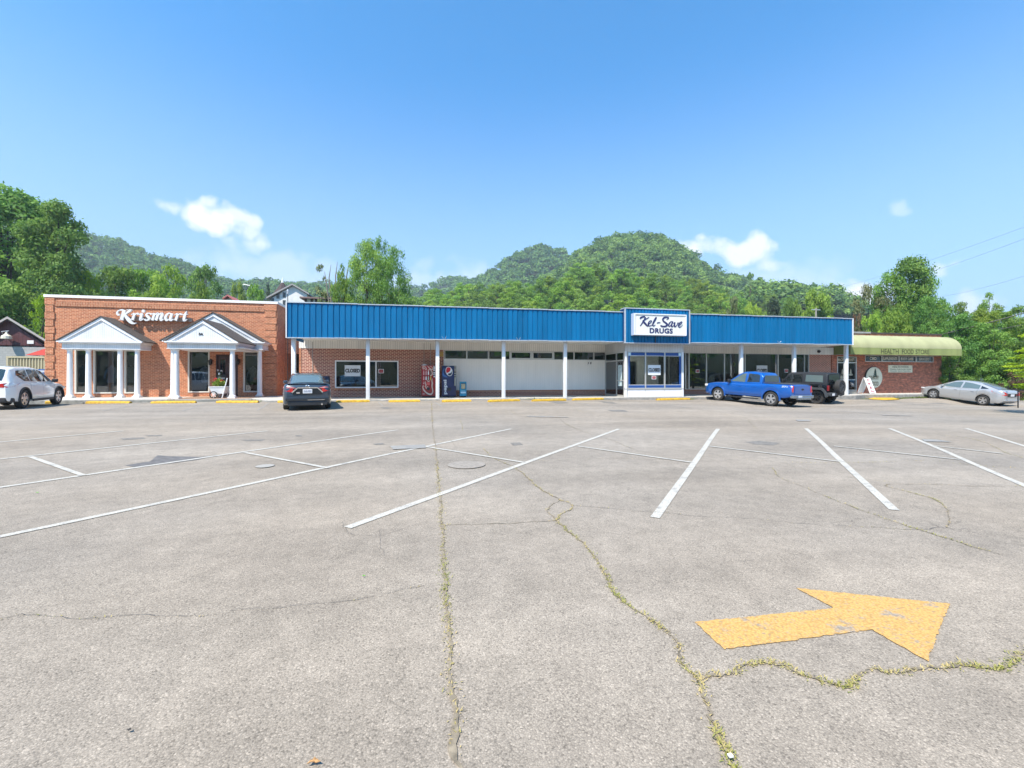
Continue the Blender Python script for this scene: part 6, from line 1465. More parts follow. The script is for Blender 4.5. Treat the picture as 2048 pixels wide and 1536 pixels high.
c.seam([(-1.22, .55), (-1.0, .75), (-.92, 1.08)]); c.seam([(.02, .34), (.0, .7), (.0, 1.06)]); c.seam([(1.0, .36), (.98, .8), (1.02, 1.02)])
c.handle(-.75, .92); c.handle(.18, .91); c.mirror(1.02, 1.14, BLACK); c.tail([(.45, .90), (.80, .88), (.96, .93), (.965, 1.04), (.80, 1.06), (.45, 1.02)], LRED, .75)
b = MB(); b.box(-2.43, -2.2, -.80, .80, .30, .50, .04); b.box(-2.3, -1.9, -.93, .93, .28, .46, .03); c.part(b, 'rear_bumper', CLAD)
b = MB(); 
for sd in (-1, 1): b.box(-.9, .9, sd * .95, sd * .985, .27, .37, .012)
c.part(b, 'sill_trim', CLAD)
b = MB(); b.box(2.30, 2.44, -.5, .5, .5, .78, .03); c.part(b, 'grille', BLACK)
for sd in (1, -1): b = MB(); b.box(2.05, 2.3, sd * .6, sd * .86, .74, .86, .04); c.part(b, 'headlamp', LAMPC)
c.place((X(44.7, 21.9), 21.9), (-1.43, -.86), math.radians(104.5))

# dark sedan --------------------------------------------------------------
DB = carpaint('car_paint_slate', (.034, .052, .076), .3)
c = Car('parked_sedan', 'dark slate sedan parked nose in, seen from straight behind', 'car', DB, .91,
        [(-2.42, .88), (-2.36, 1.02), (-2.25, 1.07), (-1.7, 1.06), (-1.0, .99), (0, .95), (1.0, .94), (1.3, .93), (2.0, .83), (2.3, .72), (2.42, .58)],
        [(-2.42, .36), (-2.25, .24), (0, .20), (2.2, .22), (2.42, .30)],
        [(-2.42, .74), (-2.33, .83), (-2.1, .89), (-1.5, .91), (1.4, .91), (2.0, .86), (2.3, .74), (2.42, .60)], (1.38, -1.40, .335, .39),
        [(-1.92, 1.06, .70, .66), (-1.6, 1.18, .76, .62), (-1.15, 1.36, .80, .60), (-.7, 1.44, .82, .60), (0, 1.46, .83, .60), (.35, 1.40, .83, .61), (1.30, .95, .80, .76)], crown=.035)
c.side_window([(-1.25, 1.08), (-.75, 1.34), (-.25, 1.38), (-.22, 1.01), (-1.1, 1.02)]); c.side_window([(-.15, 1.38), (.3, 1.33), (.98, 1.02), (-.12, 1.01)])
c.cross_glass(-1.90, -.98, 'rear_window', .05, .04, .92, CGLL); c.cross_glass(1.28, .35, 'windscreen', .07, .06, .95)
c.seam([(-.2, .3), (-.2, .97)]); c.seam([(.95, .3), (.93, .93)]); c.handle(-.42, .84); c.handle(.68, .83); c.mirror(.92, 1.04, DB, (.12, .19, .14))
c.tail([(.34, .80), (.34, .90), (.60, .975), (.89, .985), (.89, .83), (.60, .76)], LRED, .45); c.tail([(.40, .915), (.60, .965), (.86, .975), (.86, .925), (.58, .92)], mat('tail_lamp_pink', (.75, .35, .35), .1, coat=1), .45, 'reverse_lamp', .018)
b = MB(); ps = [(-.56, .74), (-.36, .93), (.36, .93), (.56, .74)]
for (p, q) in zip(ps, ps[1:]):
    d = Vector((q[0] - p[0], q[1] - p[1])).normalized() * .022; b.prism([(p[0] + d.y, p[1] - d.x), (q[0] + d.y, q[1] - d.x), (q[0] - d.y, q[1] + d.x), (p[0] - d.y, p[1] + d.x)], lambda u, v, w: (w, u, v), -2.455, -2.39)
c.part(b, 'chrome_strip', CHROME)
b = MB(); b.box(-2.455, -2.39, -.17, .17, .705, .875, .008); c.part(b, 'licence_plate', PLATE)
b = MB(); text_wall(b, 'KAR-7051', -.13, .13, .755, .83, 0, .004, .01, fn=lambda x, y, z: (-2.4562 + y, -x, z)); c.part(b, 'plate_lettering', mat('plate_grey', (.25, .27, .36), .6))
b = MB(); b.box(-2.44, -2.38, -.52, .52, .66, .90, .01); c.part(b, 'plate_recess', mat('recess_dark', (.012, .014, .018), .3))
b = MB(); 
for rx, rz in ((.072, .05), (.03, .05), (.055, .02)):
    pts = [(rx * math.cos(a), rz * math.sin(a)) for a in np.linspace(0, 2 * math.pi, 21)]; b.tube([(-2.42, u, .985 + v + (.02 if rz == .02 else 0)) for u, v in pts], .009, 5)
c.part(b, 'badge', CHROME)
b = MB(); b.box(-2.47, -2.2, -.80, .80, .40, .56, .04); b.box(-2.44, -2.2, -.72, .72, .22, .40, .03); c.part(b, 'rear_bumper', mat('bumper_dark', (.014, .02, .028), .35, coat=.4))
b = MB(); b.box(-2.476, -2.46, -.62, -.0, .435, .455); c.part(b, 'bumper_strip', CHROME)
b = MB(); b.tube([(-2.46, -.52, .26), (-2.2, -.52, .26)], .035, 10); c.part(b, 'exhaust', CHROME)
b = MB(); b.box(-2.36, -2.22, -.72, .72, 1.075, 1.10, .01); c.part(b, 'boot_lip', DB)
b = MB(); b.box(-2.445, -2.435, .28, .40, .70, .76, .003); c.part(b, 'model_badge', CHROME)
c.place((X(573, 19.6), 19.6), (-1.40, .78), math.radians(104.3))

# blue pickup -------------------------------------------------------------
BP = carpaint('car_paint_blue', (.002, .095, .40), .25)
c = Car('pickup_truck', 'bright blue crew cab pickup parked nose in right of the entrance', 'pickup truck', BP, .94,
        [(-2.68, 1.12), (-2.62, 1.18), (-1.0, 1.17), (-.95, 1.14), (0, 1.12), (1.0, 1.10), (1.25, 1.12), (2.0, 1.08), (2.45, 1.00), (2.66, .88), (2.72, .70)],
        [(-2.68, .58), (-2.45, .52), (-2.3, .48), (0, .42), (1.0, .42), (2.2, .42), (2.5, .40), (2.72, .45)],
        [(-2.68, .90), (-2.6, .93), (-2.3, .94), (2.0, .94), (2.4, .90), (2.62, .80), (2.72, .68)], (1.66, -1.60, .39, .47),
        [(-1.03, 1.16, .84, .80), (-1.02, 1.55, .85, .74), (-.85, 1.74, .85, .70), (-.3, 1.80, .86, .69), (.15, 1.77, .86, .69), (.42, 1.66, .85, .69), (1.22, 1.12, .82, .78)], crown=.03, hood=.035, flare=(.045, .015, BP), glass_=CGL, spokes=5)
c.side_window([(-.88, 1.24), (-.84, 1.60), (-.72, 1.66), (-.18, 1.69), (-.14, 1.21)]); c.side_window([(-.02, 1.69), (.18, 1.67), (.42, 1.54), (.88, 1.22), (-.02, 1.20)], m=CGLL)
b = MB(); b.add([(-1.045, -.66, 1.26), (-1.045, .66, 1.26), (-1.02, .62, 1.62), (-1.02, -.62, 1.62)], [(0, 1, 2, 3)]); b.v = [(v[0] - .012, v[1], v[2]) for v in b.v]; c.part(b, 'rear_window', CGL)
c.cross_glass(1.20, .42, 'windscreen', .07, .06, .95)
for xs_ in ([(-1.04, .50), (-1.04, 1.14)], [(-.08, .46), (-.1, 1.1)], [(.92, .46), (.9, .8), (.93, 1.08)]): c.seam(xs_)
c.seam([(-.98, .56), (-.1, .56)], 'crease_shade_line', w=.005); c.seam([(-.05, .56), (.9, .56)], 'crease_shade_line', w=.005)  # thin dark strips paint the shade of a door crease onto the panels
c.handle(-.66, .98); c.handle(.22, .97); c.mirror(.92, 1.22, BLACK, (.12, .22, .2))
c.tail([(.77, .80), (.92, .82), (.925, 1.13), (.80, 1.14), (.76, 1.05)], LRED, .16, out=.02)
b = MB(); b.box(-2.80, -2.60, -.90, .90, .50, .66, .03); b.box(-2.86, -2.7, -.55, .55, .44, .56, .02); c.part(b, 'rear_bumper', mat('bumper_chrome', (.30, .36, .42), .2, metal=.8))
b = MB(); b.box(-2.815, -2.80, .20, .5, .51, .64, .004); c.part(b, 'licence_plate', PLATE)
b = MB(); b.box(-2.60, -1.08, -.80, .80, 1.195, 1.225, .01); c.part(b, 'bed_cover', mat('vinyl_cover', (.05, .05, .055), .6))
b = MB(); b.box(-2.705, -2.68, -.68, .68, .70, 1.13, .02); c.part(b, 'tailgate', BP)
b = MB(); b.box(-2.712, -2.70, -.12, .12, .93, .98, .004); b.box(-2.712, -2.70, -.05, .05, .90, 1.01, .004); c.part(b, 'badge', BLACK)
b = MB(); text_wall(b, 'Z71', -2.45, -2.15, 1.04, 1.12, 0, .004, .02, fn=lambda x, y, z: (-4.6 - x, c.by(-4.6 - x, z) + .012 + y, z)); c.part(b, 'side_lettering', mat('pale_decal', (.6, .65, .72), .4))
for sd in (1, -1):
    b = MB(); b.box(-.85, 1.05, sd * .80, sd * 1.0, .30, .36, .02); c.part(b, 'side_step', BLACK)
    b = MB(); b.box(2.42, 2.66, sd * .60, sd * .86, .82, .97, .04); c.part(b, 'headlamp', LAMPC)
b = MB(); b.box(2.5, 2.76, -.7, .7, .45, .62, .04); b.box(2.6, 2.74, -.55, .55, .64, .9, .02); c.part(b, 'front_bumper', BLACK)
c.place((X(1544, 19.6), 19.6), (-1.60, .84), math.radians(106.0)); c.t.scale = (.96, .96, .97)

# black open-top style off-roader ------------------------------------------
JK = mat('car_paint_black', (.004, .005, .006), .25, spec=.3, coat=.0); HTOP = mat('hardtop_grey', (.022, .025, .030), .55, spec=.25); FLR = mat('flare_grey', (.045, .05, .056), .6, spec=.3)
c = Car('off_road_car', 'black boxy two door off roader with rear mounted spare wheel', 'car', JK, .79,
        [(-1.72, 1.17), (-1.70, 1.21), (-1.0, 1.21), (0, 1.20), (.9, 1.17), (1.0, 1.16), (1.95, 1.08), (2.0, 1.0)],
        [(-1.72, .62), (-1.6, .58), (0, .50), (1.9, .55), (2.0, .60)],
        [(-1.72, .77), (-1.68, .79), (.9, .79), (1.0, .74), (1.95, .58), (2.0, .55)], (1.36, -1.14, .42, .50),
        [(-1.72, 1.20, .74, .72), (-1.715, 1.78, .745, .70), (-1.66, 1.83, .75, .69), (-.6, 1.86, .75, .69), (.45, 1.84, .75, .68), (.52, 1.80, .75, .68), (.92, 1.20, .74, .72)], crown=.02, hood=.03, roofmat=HTOP, rimm=RIMB, spokes=8, tw=.27, flare=None)
c.side_window([(-1.5, 1.30), (-1.48, 1.70), (-.55, 1.73), (-.52, 1.32)], m=CGLL); c.side_window([(-.35, 1.74), (.4, 1.73), (.72, 1.30), (-.35, 1.28)])
b = MB(); b.add([(-1.74, -.6, 1.26), (-1.74, .6, 1.26), (-1.735, .58, 1.74), (-1.735, -.58, 1.74)], [(0, 1, 2, 3)]); c.part(b, 'rear_window', CGL)
c.cross_glass(.9, .52, 'windscreen', .05, .06, .9)
c.seam([(-.38, .56), (-.38, 1.17)]); c.seam([(.62, .56), (.62, 1.17)]); c.handle(-.2, 1.05, BLACK)
for sd in (1, -1):
    for xw in (1.36, -1.14):
        P = [(-.66, .48), (-.55, .78), (-.38, .98), (.36, .98), (.56, .80), (.68, .50)]; vs = []
        for u, v in P:
            k = (abs(u) / .66); inn = (u * .86, v - .07 if abs(u) < .5 else v)
            vs += [(xw + u, sd * .76, v), (xw + u, sd * .93, v - .02), (xw + inn[0], sd * .93, inn[1] - .05), (xw + inn[0], sd * .76, inn[1] - .05)]
        fs = [(4 * i + j, 4 * i + (j + 1) % 4, 4 * i + 4 + (j + 1) % 4, 4 * i + 4 + j) for i in range(len(P) - 1) for j in range(4)] + [(0, 1, 2, 3), tuple(4 * (len(P) - 1) + j for j in range(4))]
        b = MB().add(vs, fs); c.part(b, 'fender_flare', FLR, smooth=25)
    b = MB(); b.box(-1.80, -1.66, sd * .60, sd * .76, .80, 1.12, .03); lp_ = c.part(b, 'tail_lamp', LDRED)
    b = MB(); b.box(-.55, .75, sd * .74, sd * .86, .44, .52, .02); c.part(b, 'rock_rail', BLACK)
b = MB(); b.box(-1.95, -1.70, -.80, .80, .50, .70, .04); c.part(b, 'rear_bumper', FLR)
b = MB(); b.box(-1.965, -1.952, .38, .66, .52, .66, .004); c.part(b, 'licence_plate', PLATE)
b = MB(); b.lathe([(.10, -.012), (.10, .012), (.07, .014), (.02, .004)], (-1.38, .80, 1.06), 'y', 18); c.part(b, 'fuel_cap', BLACK)
c.wheel(-2.0, -.12, -1, .42, .27, FLR, 8, 'spare_wheel', (0, 0, math.radians(-90 + 180)))
for ch in c.t.children:
    if ch.name.startswith('spare_wheel'): ch.location = (-2.0, -.10, 1.02); ch.rotation_euler = (0, 0, math.radians(-90))
b = MB(); b.box(-1.86, -1.70, -.3, .1, .9, 1.15, .02); c.part(b, 'spare_carrier', BLACK)
b = MB(); b.box(1.95, 2.25, -.75, .75, .52, .70, .04); c.part(b, 'front_bumper', BLACK)
for sd in (1, -1): b = MB(); b.lathe([(.09, 0), (.09, .05), (.02, .06)], (1.99, sd * .42, .92), 'x', 16); c.part(b, 'headlamp', LAMPC)
c.mirror(.72, 1.35, BLACK, (.1, .2, .22))
c.place((X(1633, 22.2), 22.2), (-1.14, .70), math.radians(108.0))

# silver sedan ------------------------------------------------------------
SV = carpaint('car_paint_silver', (.42, .43, .44), .35, .3)
c = Car('parked_sedan', 'silver sedan parked on the sloping far right bay by the handrail', 'car', SV, .875,
        [(-2.27, .86), (-2.22, 1.0), (-2.1, 1.05), (-1.6, 1.05), (-.9, .97), (0, .90), (.9, .87), (1.25, .88), (1.75, .80), (2.1, .70), (2.25, .58)],
        [(-2.27, .38), (-2.1, .24), (0, .19), (2.05, .20), (2.25, .28)],
        [(-2.27, .70), (-2.2, .79), (-2.0, .85), (-1.4, .875), (1.3, .875), (1.85, .82), (2.12, .70), (2.25, .55)], (1.33, -1.34, .32, .375),
        [(-1.98, 1.04, .66, .62), (-1.6, 1.17, .74, .60), (-1.05, 1.35, .78, .58), (-.5, 1.42, .80, .58), (.0, 1.43, .80, .58), (.35, 1.37, .80, .59), (1.42, .88, .76, .72)], crown=.03)
c.side_window([(-1.52, 1.07), (-1.1, 1.22), (-1.12, 1.03)]); c.side_window([(-1.04, 1.24), (-.6, 1.33), (-.22, 1.355), (-.18, .98), (-1.04, 1.02)], m=CGLL); c.side_window([(-.12, 1.355), (.05, 1.35), (.42, 1.26), (.95, .97), (-.08, .97)], m=CGLL)
c.side_window([(.98, .99), (1.0, 1.02), (.70, 1.14), (.68, 1.13)], 'quarter_window')
c.cross_glass(-1.94, -1.0, 'rear_window', .05, .05, .95, mat('rear_glass_grey', (.14, .15, .16), .05, spec=.8, coat=.6)); c.cross_glass(1.4, .36, 'windscreen', .06, .06, .95)
c.seam([(-1.15, .50), (-1.0, .72), (-1.02, .97)]); c.seam([(-.14, .28), (-.15, .93)]); c.seam([(.98, .30), (.97, .87)])
c.handle(-.78, .82); c.handle(.10, .81); c.mirror(.88, 1.0, SV, (.12, .17, .12))
c.tail([(.42, .74), (.42, .87), (.60, .94), (.86, .99), (.875, .86), (.80, .78), (.66, .74)], LRED, .6)
b = MB(); b.box(-2.30, -2.27, -.16, .16, .70, .84, .006); c.part(b, 'licence_plate', PLATE)
b = MB(); b.box(-2.285, -2.25, -.40, .40, .67, .88, .01); c.part(b, 'plate_recess', MATS['recess_dark'])
b = MB(); b.box(-2.31, -2.1, -.72, .72, .42, .50, .02); c.part(b, 'rear_bumper', SV)
for sd in (1, -1): b = MB(); b.box(1.95, 2.16, sd * .52, sd * .76, .62, .72, .03); c.part(b, 'headlamp', LAMPC)
c.place((X(1964.8, 21.6), 21.6), (-1.34, .79), math.radians(93.6))

# white car beyond the railing: only its upper side shows over the bank
c = Car('parked_car', 'white car partly hidden behind the black handrail at the right edge', 'car', WP, .90,
        [(-2.3, .9), (-2.2, 1.02), (-1.5, 1.02), (0, .95), (1.2, .92), (2.0, .8), (2.3, .6)], [(-2.3, .36), (-2.1, .22), (2.1, .22), (2.3, .3)], [(-2.3, .7), (-2.1, .86), (-1.4, .9), (1.4, .9), (2.0, .84), (2.3, .6)], (1.4, -1.4, .33, .39),
        [(-1.9, 1.02, .7, .66), (-1.0, 1.38, .8, .6), (0, 1.45, .8, .6), (.4, 1.38, .8, .6), (1.3, .93, .78, .74)], crown=.03)
c.side_window([(-1.3, 1.06), (-.8, 1.32), (.2, 1.36), (.9, 1.0), (-1.1, 1.03)]); c.cross_glass(-1.85, -1.0, 'rear_window', .06, .05, .93)
c.seam([(-.2, .3), (-.2, .93)]); c.handle(-.5, .84)
x, y = D(2052, 38); c.t.location = (x, y, DZ(803, 38)); c.t.rotation_euler = (0, 0, math.radians(172))

# cars standing across the lot behind the viewpoint: they show only as reflections in the shop windows
roots = [o for o in COL.objects if o.parent is None and o.name.split('.')[0] in ('parked_suv', 'parked_sedan', 'parked_car')]
for i, (x, y) in enumerate([(-15, -9), (-11.6, -9.5), (-8, -9), (-1.5, -10), (3, -9.5), (8.5, -10), (12.5, -9.6), (17, -10)]):
    o = copy_tree(roots[i % len(roots)]); o.location = (x, y, lot_z(x, y)); o.rotation_euler = (0, 0, math.radians(-76 if i % 2 else 101))
    o['label'] = 'car across the lot, visible only as a reflection in the shop windows'; o['group'] = 'cars reflected in the shop windows'

# ------------------------------------------------------------------ hills
RIDGES = [  # crest (px, py of the bare ground line), distance, front slope width, rear width
    ([(-400, 380), (0, 430), (100, 450), (160, 478), (230, 502), (300, 528), (360, 545), (420, 562), (480, 578), (560, 590), (700, 600), (900, 640)], 480, 250, 200),
    ([(100, 640), (380, 590), (450, 580), (520, 574), (600, 572), (660, 578), (780, 590), (840, 584), (905, 558), (945, 572), (1000, 580), (1100, 640)], 700, 280, 220),
    ([(820, 640), (900, 590), (960, 562), (1000, 540), (1040, 522), (1080, 510), (1120, 511), (1160, 524), (1200, 535), (1300, 560), (1500, 620)], 600, 250, 200),
    ([(980, 640), (1060, 590), (1110, 556), (1150, 528), (1180, 512), (1205, 508), (1240, 497), (1280, 491), (1320, 497), (1345, 508), (1375, 518), (1400, 536), (1430, 556), (1460, 572), (1500, 592), (1560, 606), (1620, 630), (1700, 650), (1800, 690)], 400, 210, 220),
    ([(1400, 690), (1470, 640), (1520, 600), (1550, 590), (1590, 600), (1640, 622), (1700, 640), (1760, 645), (1900, 640), (2300, 640)], 240, 110, 120),
    ([(700, 690), (850, 654), (950, 642), (1050, 628), (1120, 610), (1200, 596), (1260, 602), (1340, 622), (1450, 648), (1560, 672), (1700, 690)], 190, 100, 70),
]
def hill_z(px, d):
    z = -.9
    for crest, rc, wf, wb in RIDGES:
        ph = float(np.interp(px, [c[0] for c in crest], [c[1] for c in crest])); H = 1.4 + (757 - ph) / 880 * rc
        if px < crest[0][0] or px > crest[-1][0]: H *= math.exp(-(((crest[0][0] - px) if px < crest[0][0] else (px - crest[-1][0])) / 150) ** 2)
        t = (d - rc) / (wf if d < rc else wb)
        if abs(t) < 1: s = (1 - abs(t)); s = s * s * (3 - 2 * s) * .45 + s * .55; z = max(z, -.9 + (H + .9) * s)
    return z
def hill_bump(px, d): return 2.5 * math.sin(px * .021 + d * .017) + 1.8 * math.sin(px * .043 - d * .031)
hp = list(range(-700, 2800, 35)); hd = [66, 72, 80, 90, 100, 112, 125, 140, 155, 170, 190, 210, 230, 255, 280, 310, 340, 370, 400, 430, 470, 510, 550, 600, 650, 700, 760, 820, 920]
vs = []
for d in hd:
    for px in hp: x, y = D(px, d); z = hill_z(px, d); vs.append((x, y, z + (hill_bump(px, d) * min(1, max(0, z) / 30))))
n = len(hp); fs = [(j * n + i, j * n + i + 1, (j + 1) * n + i + 1, (j + 1) * n + i) for j in range(len(hd) - 1) for i in range(n - 1)]
FLOOR = mat('forest_floor', (.018, .035, .012), .95, noise=.5, nscale=.1)
tag(MB().add(vs, fs).build('hills', FLOOR, smooth=80), kind='structure')
# unseen rise behind the camera, added to darken the reflections in the shop windows
b = MB(); vs = []; ys_ = [-60, -66, -74, -86, -110]; zs_ = [-.8, 4, 9, 12, 12]
for y, z in zip(ys_, zs_):
    for i in range(31): x = -150 + 10 * i; vs.append((x, y, z + 1.5 * math.sin(i * 1.7 + y) if z > 0 else z))
tag(b.add(vs, [(j * 31 + i, j * 31 + i + 1, (j + 1) * 31 + i + 1, (j + 1) * 31 + i) for j in range(4) for i in range(30)]).build('hill', FLOOR, smooth=80), kind='structure')

# ------------------------------------------------------------------ far forest: crowns as clumps of leaf faces, one mass
def forest(name, spots, m, per, leaf, seed):
    """spots: (x, y, z, radius, height, tint)"""
    R = np.random.RandomState(seed); S = np.array(spots); k = len(S); n = k * per
    idx = np.repeat(np.arange(k), per); d = R.randn(n, 3); d /= np.linalg.norm(d, axis=1)[:, None]; d[:, 2] = np.abs(d[:, 2]) * 1.15 - .25
    bl = R.randn(k, 5, 3); bl /= np.linalg.norm(bl, axis=2)[:, :, None]; pick = R.randint(0, 5, n)
    bd = bl[idx, pick]; bd[:, 2] = np.abs(bd[:, 2]) * .7; off = bd * .50 + d * .60
    rad = S[idx, 3][:, None] * np.array([1, 1, 0]) + S[idx, 4][:, None] * np.array([0, 0, .5])
    P = S[idx, :3] + off * rad * (.8 + .25 * R.rand(n))[:, None]; P[:, 2] += S[idx, 4] * .5
    nr = d * .9 + R.randn(n, 3) * .45; nr[:, 2] += .25; nr /= np.linalg.norm(nr, axis=1)[:, None]
    a = np.cross(nr, R.randn(n, 3)); a /= np.linalg.norm(a, axis=1)[:, None]; b_ = np.cross(nr, a)
    s = (leaf * S[idx, 3] / 5 * (.55 + .9 * R.rand(n)))[:, None]
    V = np.stack([P - a * s, P - b_ * s * .7, P + a * s, P + b_ * s * .7], 1).reshape(-1, 3)
    me = bpy.data.meshes.new(name); me.vertices.add(4 * n); me.vertices.foreach_set('co', V.ravel()); me.loops.add(4 * n); me.loops.foreach_set('vertex_index', np.arange(4 * n)); me.polygons.add(n); me.polygons.foreach_set('loop_start', np.arange(n) * 4); me.update()
    at = me.attributes.new('tint', 'FLOAT', 'FACE'); at.data.foreach_set('value', np.clip(S[idx, 5] + R.randn(n) * .20, 0, 1)); me.materials.append(m)
    o = bpy.data.objects.new(name, me); COL.objects.link(o); return o
rng = np.random.RandomState(11)
def scatter(crest_i, n, px0, px1, f0, f1, r0, r1, h0, h1, tl=0, th=1):
    crest, rc, wf, wb = RIDGES[crest_i]; out = []
    for _ in range(n):
        px = rng.uniform(px0, px1); d = rc + wf * rng.uniform(f0, f1); z = hill_z(px, d)
        if z < 1 and crest_i < 4: continue
        x, y = D(px, d); out.append((x, y, z + hill_bump(px, d) * min(1, max(0, z) / 30) - 1, rng.uniform(r0, r1), rng.uniform(h0, h1), rng.uniform(tl, th)))
    return out
FM = leafmat('forest_leaf', (.055, .145, .045), (.26, .43, .09), .42, 0)
sp = scatter(0, 2500, -150, 900, -.85, .12, 4.5, 7.5, 10, 17, 0, .6) + scatter(1, 1500, 330, 1100, -.85, .12, 5.5, 9, 11, 17, 0, .6) + scatter(2, 1500, 830, 1500, -.85, .12, 5, 8, 10, 16, 0, .7)
tag(forest('far_forest', sp, FM, 90, .85, 1), 'hazy wooded ridges far behind the shops on both sides', 'forest', kind='stuff')
sp = scatter(3, 2600, 980, 1800, -.92, .12, 3.6, 6.6, 9, 16, 0, .9)
for px, s_ in ((1258, 0), (1281, 0), (1300, 0), (1392, 0), (1432, 0)): x, y = D(px, 398); sp.append((x, y, hill_z(px, 398) - 1, 5, 17, .1))
tag(forest('hill_forest', sp, FM, 190, .70, 2), 'dense green woodland covering the rounded hill behind the blue canopy', 'forest', kind='stuff')
sp = [(rng.uniform(-140, 140), rng.uniform(-72, -60), 3, rng.uniform(4, 6), rng.uniform(9, 13), rng.rand()) for _ in range(60)]  # unseen trees put in as something dark for the windows to mirror
tag(forest('woodland', sp, FM, 40, 1.6, 3), 'unseen belt of trees behind the camera, added for dark shop window reflections', 'forest', kind='stuff')

# ------------------------------------------------------------------ individual trees
BARK = mat('bark', (.085, .065, .05), .95, noise=.5, nscale=8, bump=.8, bscale=10)
L1 = leafmat('leaf_mid_green', (.10, .215, .035), (.30, .46, .085), .48); L2 = leafmat('leaf_dark_green', (.095, .215, .04), (.26, .45, .085), .48, .10)
L3 = leafmat('leaf_bright_green', (.15, .27, .03), (.36, .52, .075), .5); L4 = leafmat('leaf_yellow_green', (.22, .34, .01), (.50, .62, .03), .45, .1)
L5 = leafmat('leaf_olive', (.10, .14, .045), (.30, .33, .14), .38); L6 = leafmat('needle_dark', (.03, .06, .035), (.09, .13, .07), .25); L7 = leafmat('leaf_brown', (.09, .055, .03), (.19, .13, .07), .3)
def crown_pts(kind, H, Rr, k, R):
    """clump centres and radii inside a crown of height H, radius Rr (base at 0)"""
    C, Q = [], []
    for i in range(k):
        if kind == 'round': t = R.rand() ** .8; z = H * (.18 + .80 * t); w = Rr * math.sqrt(max(.02, 1 - ((t - .42) / .62) ** 2)); r = Rr * R.uniform(.17, .30)
        elif kind == 'tall': t = R.rand(); z = H * (.15 + .83 * t); w = Rr * (1 - .74 * t ** 1.6) * (.9 + .16 * math.sin(t * 17)); r = Rr * R.uniform(.17, .30)
        elif kind == 'cone': t = R.rand() ** 1.2; z = H * (.08 + .90 * t); w = Rr * (1 - t) ** .85; r = Rr * R.uniform(.10, .2)
        elif kind == 'column': t = R.rand(); z = H * (.05 + .93 * t); w = Rr * (.5 + .3 * math.sin(t * 9)); r = Rr * R.uniform(.25, .45)
        elif kind == 'wall': t = R.rand(); z = H * (.02 + .96 * t); w = Rr * math.sqrt(max(.05, 1 - (max(t - .3, 0) / .75) ** 2)); r = Rr * R.uniform(.15, .27)
        a = R.rand() * 2 * math.pi; q = w * (R.rand() ** .45); rr = r * (1.1 - .4 * t)
        C.append((max(q - rr * .12, 0) * math.cos(a), max(q - rr * .12, 0) * math.sin(a), z)); Q.append((rr * 1.2, rr * 1.2, rr * (.8 if kind != 'cone' else .45)))
    return C, Q
def make_tree(name, label, kind, H, Rr, m, nclump, nleaf, leaf, seed, trunk=.1, group=None, fork=True, trunk_r=None, cat='tree', fixed=None):
    R = np.random.RandomState(seed); t = thing(name, (0, 0, 0), label, cat, group)
    C, Q = fixed or crown_pts(kind, H, Rr, nclump, R); leaf_cloud('crown', C, Q, nleaf, leaf, m, t, seed + 50)
    b = MB(); tr = trunk_r or max(.12, H * .018); p = [(0, 0, -1)]; x = y = 0
    for i in range(1, 7): x += R.randn() * H * .006; y += R.randn() * H * .006; p.append((x, y, H * .13 * i))
    b.tube(p, [tr * (1.15 - .15 * i) for i in range(7)], 8)
    for i in range(min(14, len(C))):
        c = C[R.randint(len(C))]; s = p[R.randint(2, 6)]
        if c[2] > s[2]: mid = ((s[0] + c[0]) / 2, (s[1] + c[1]) / 2, s[2] + (c[2] - s[2]) * .4); b.tube([s, mid, c], [tr * .45, tr * .28, tr * .08], 5)
    b.build('trunk', BARK, t, smooth=50, keep=True); return t
def put(t, px, d, ytop, H, wpx=None, Rr=None, base=None, rz=0):
    x, y = D(px, d); z0 = base if base is not None else -.4; zt = DZ(ytop, d); s = (zt - z0) / H; t.location = (x, y, z0)
    sx = (wpx / 2 / 880 * d) / Rr if wpx else s; t.scale = (sx, sx, s); t.rotation_euler = (0, 0, rz); return t
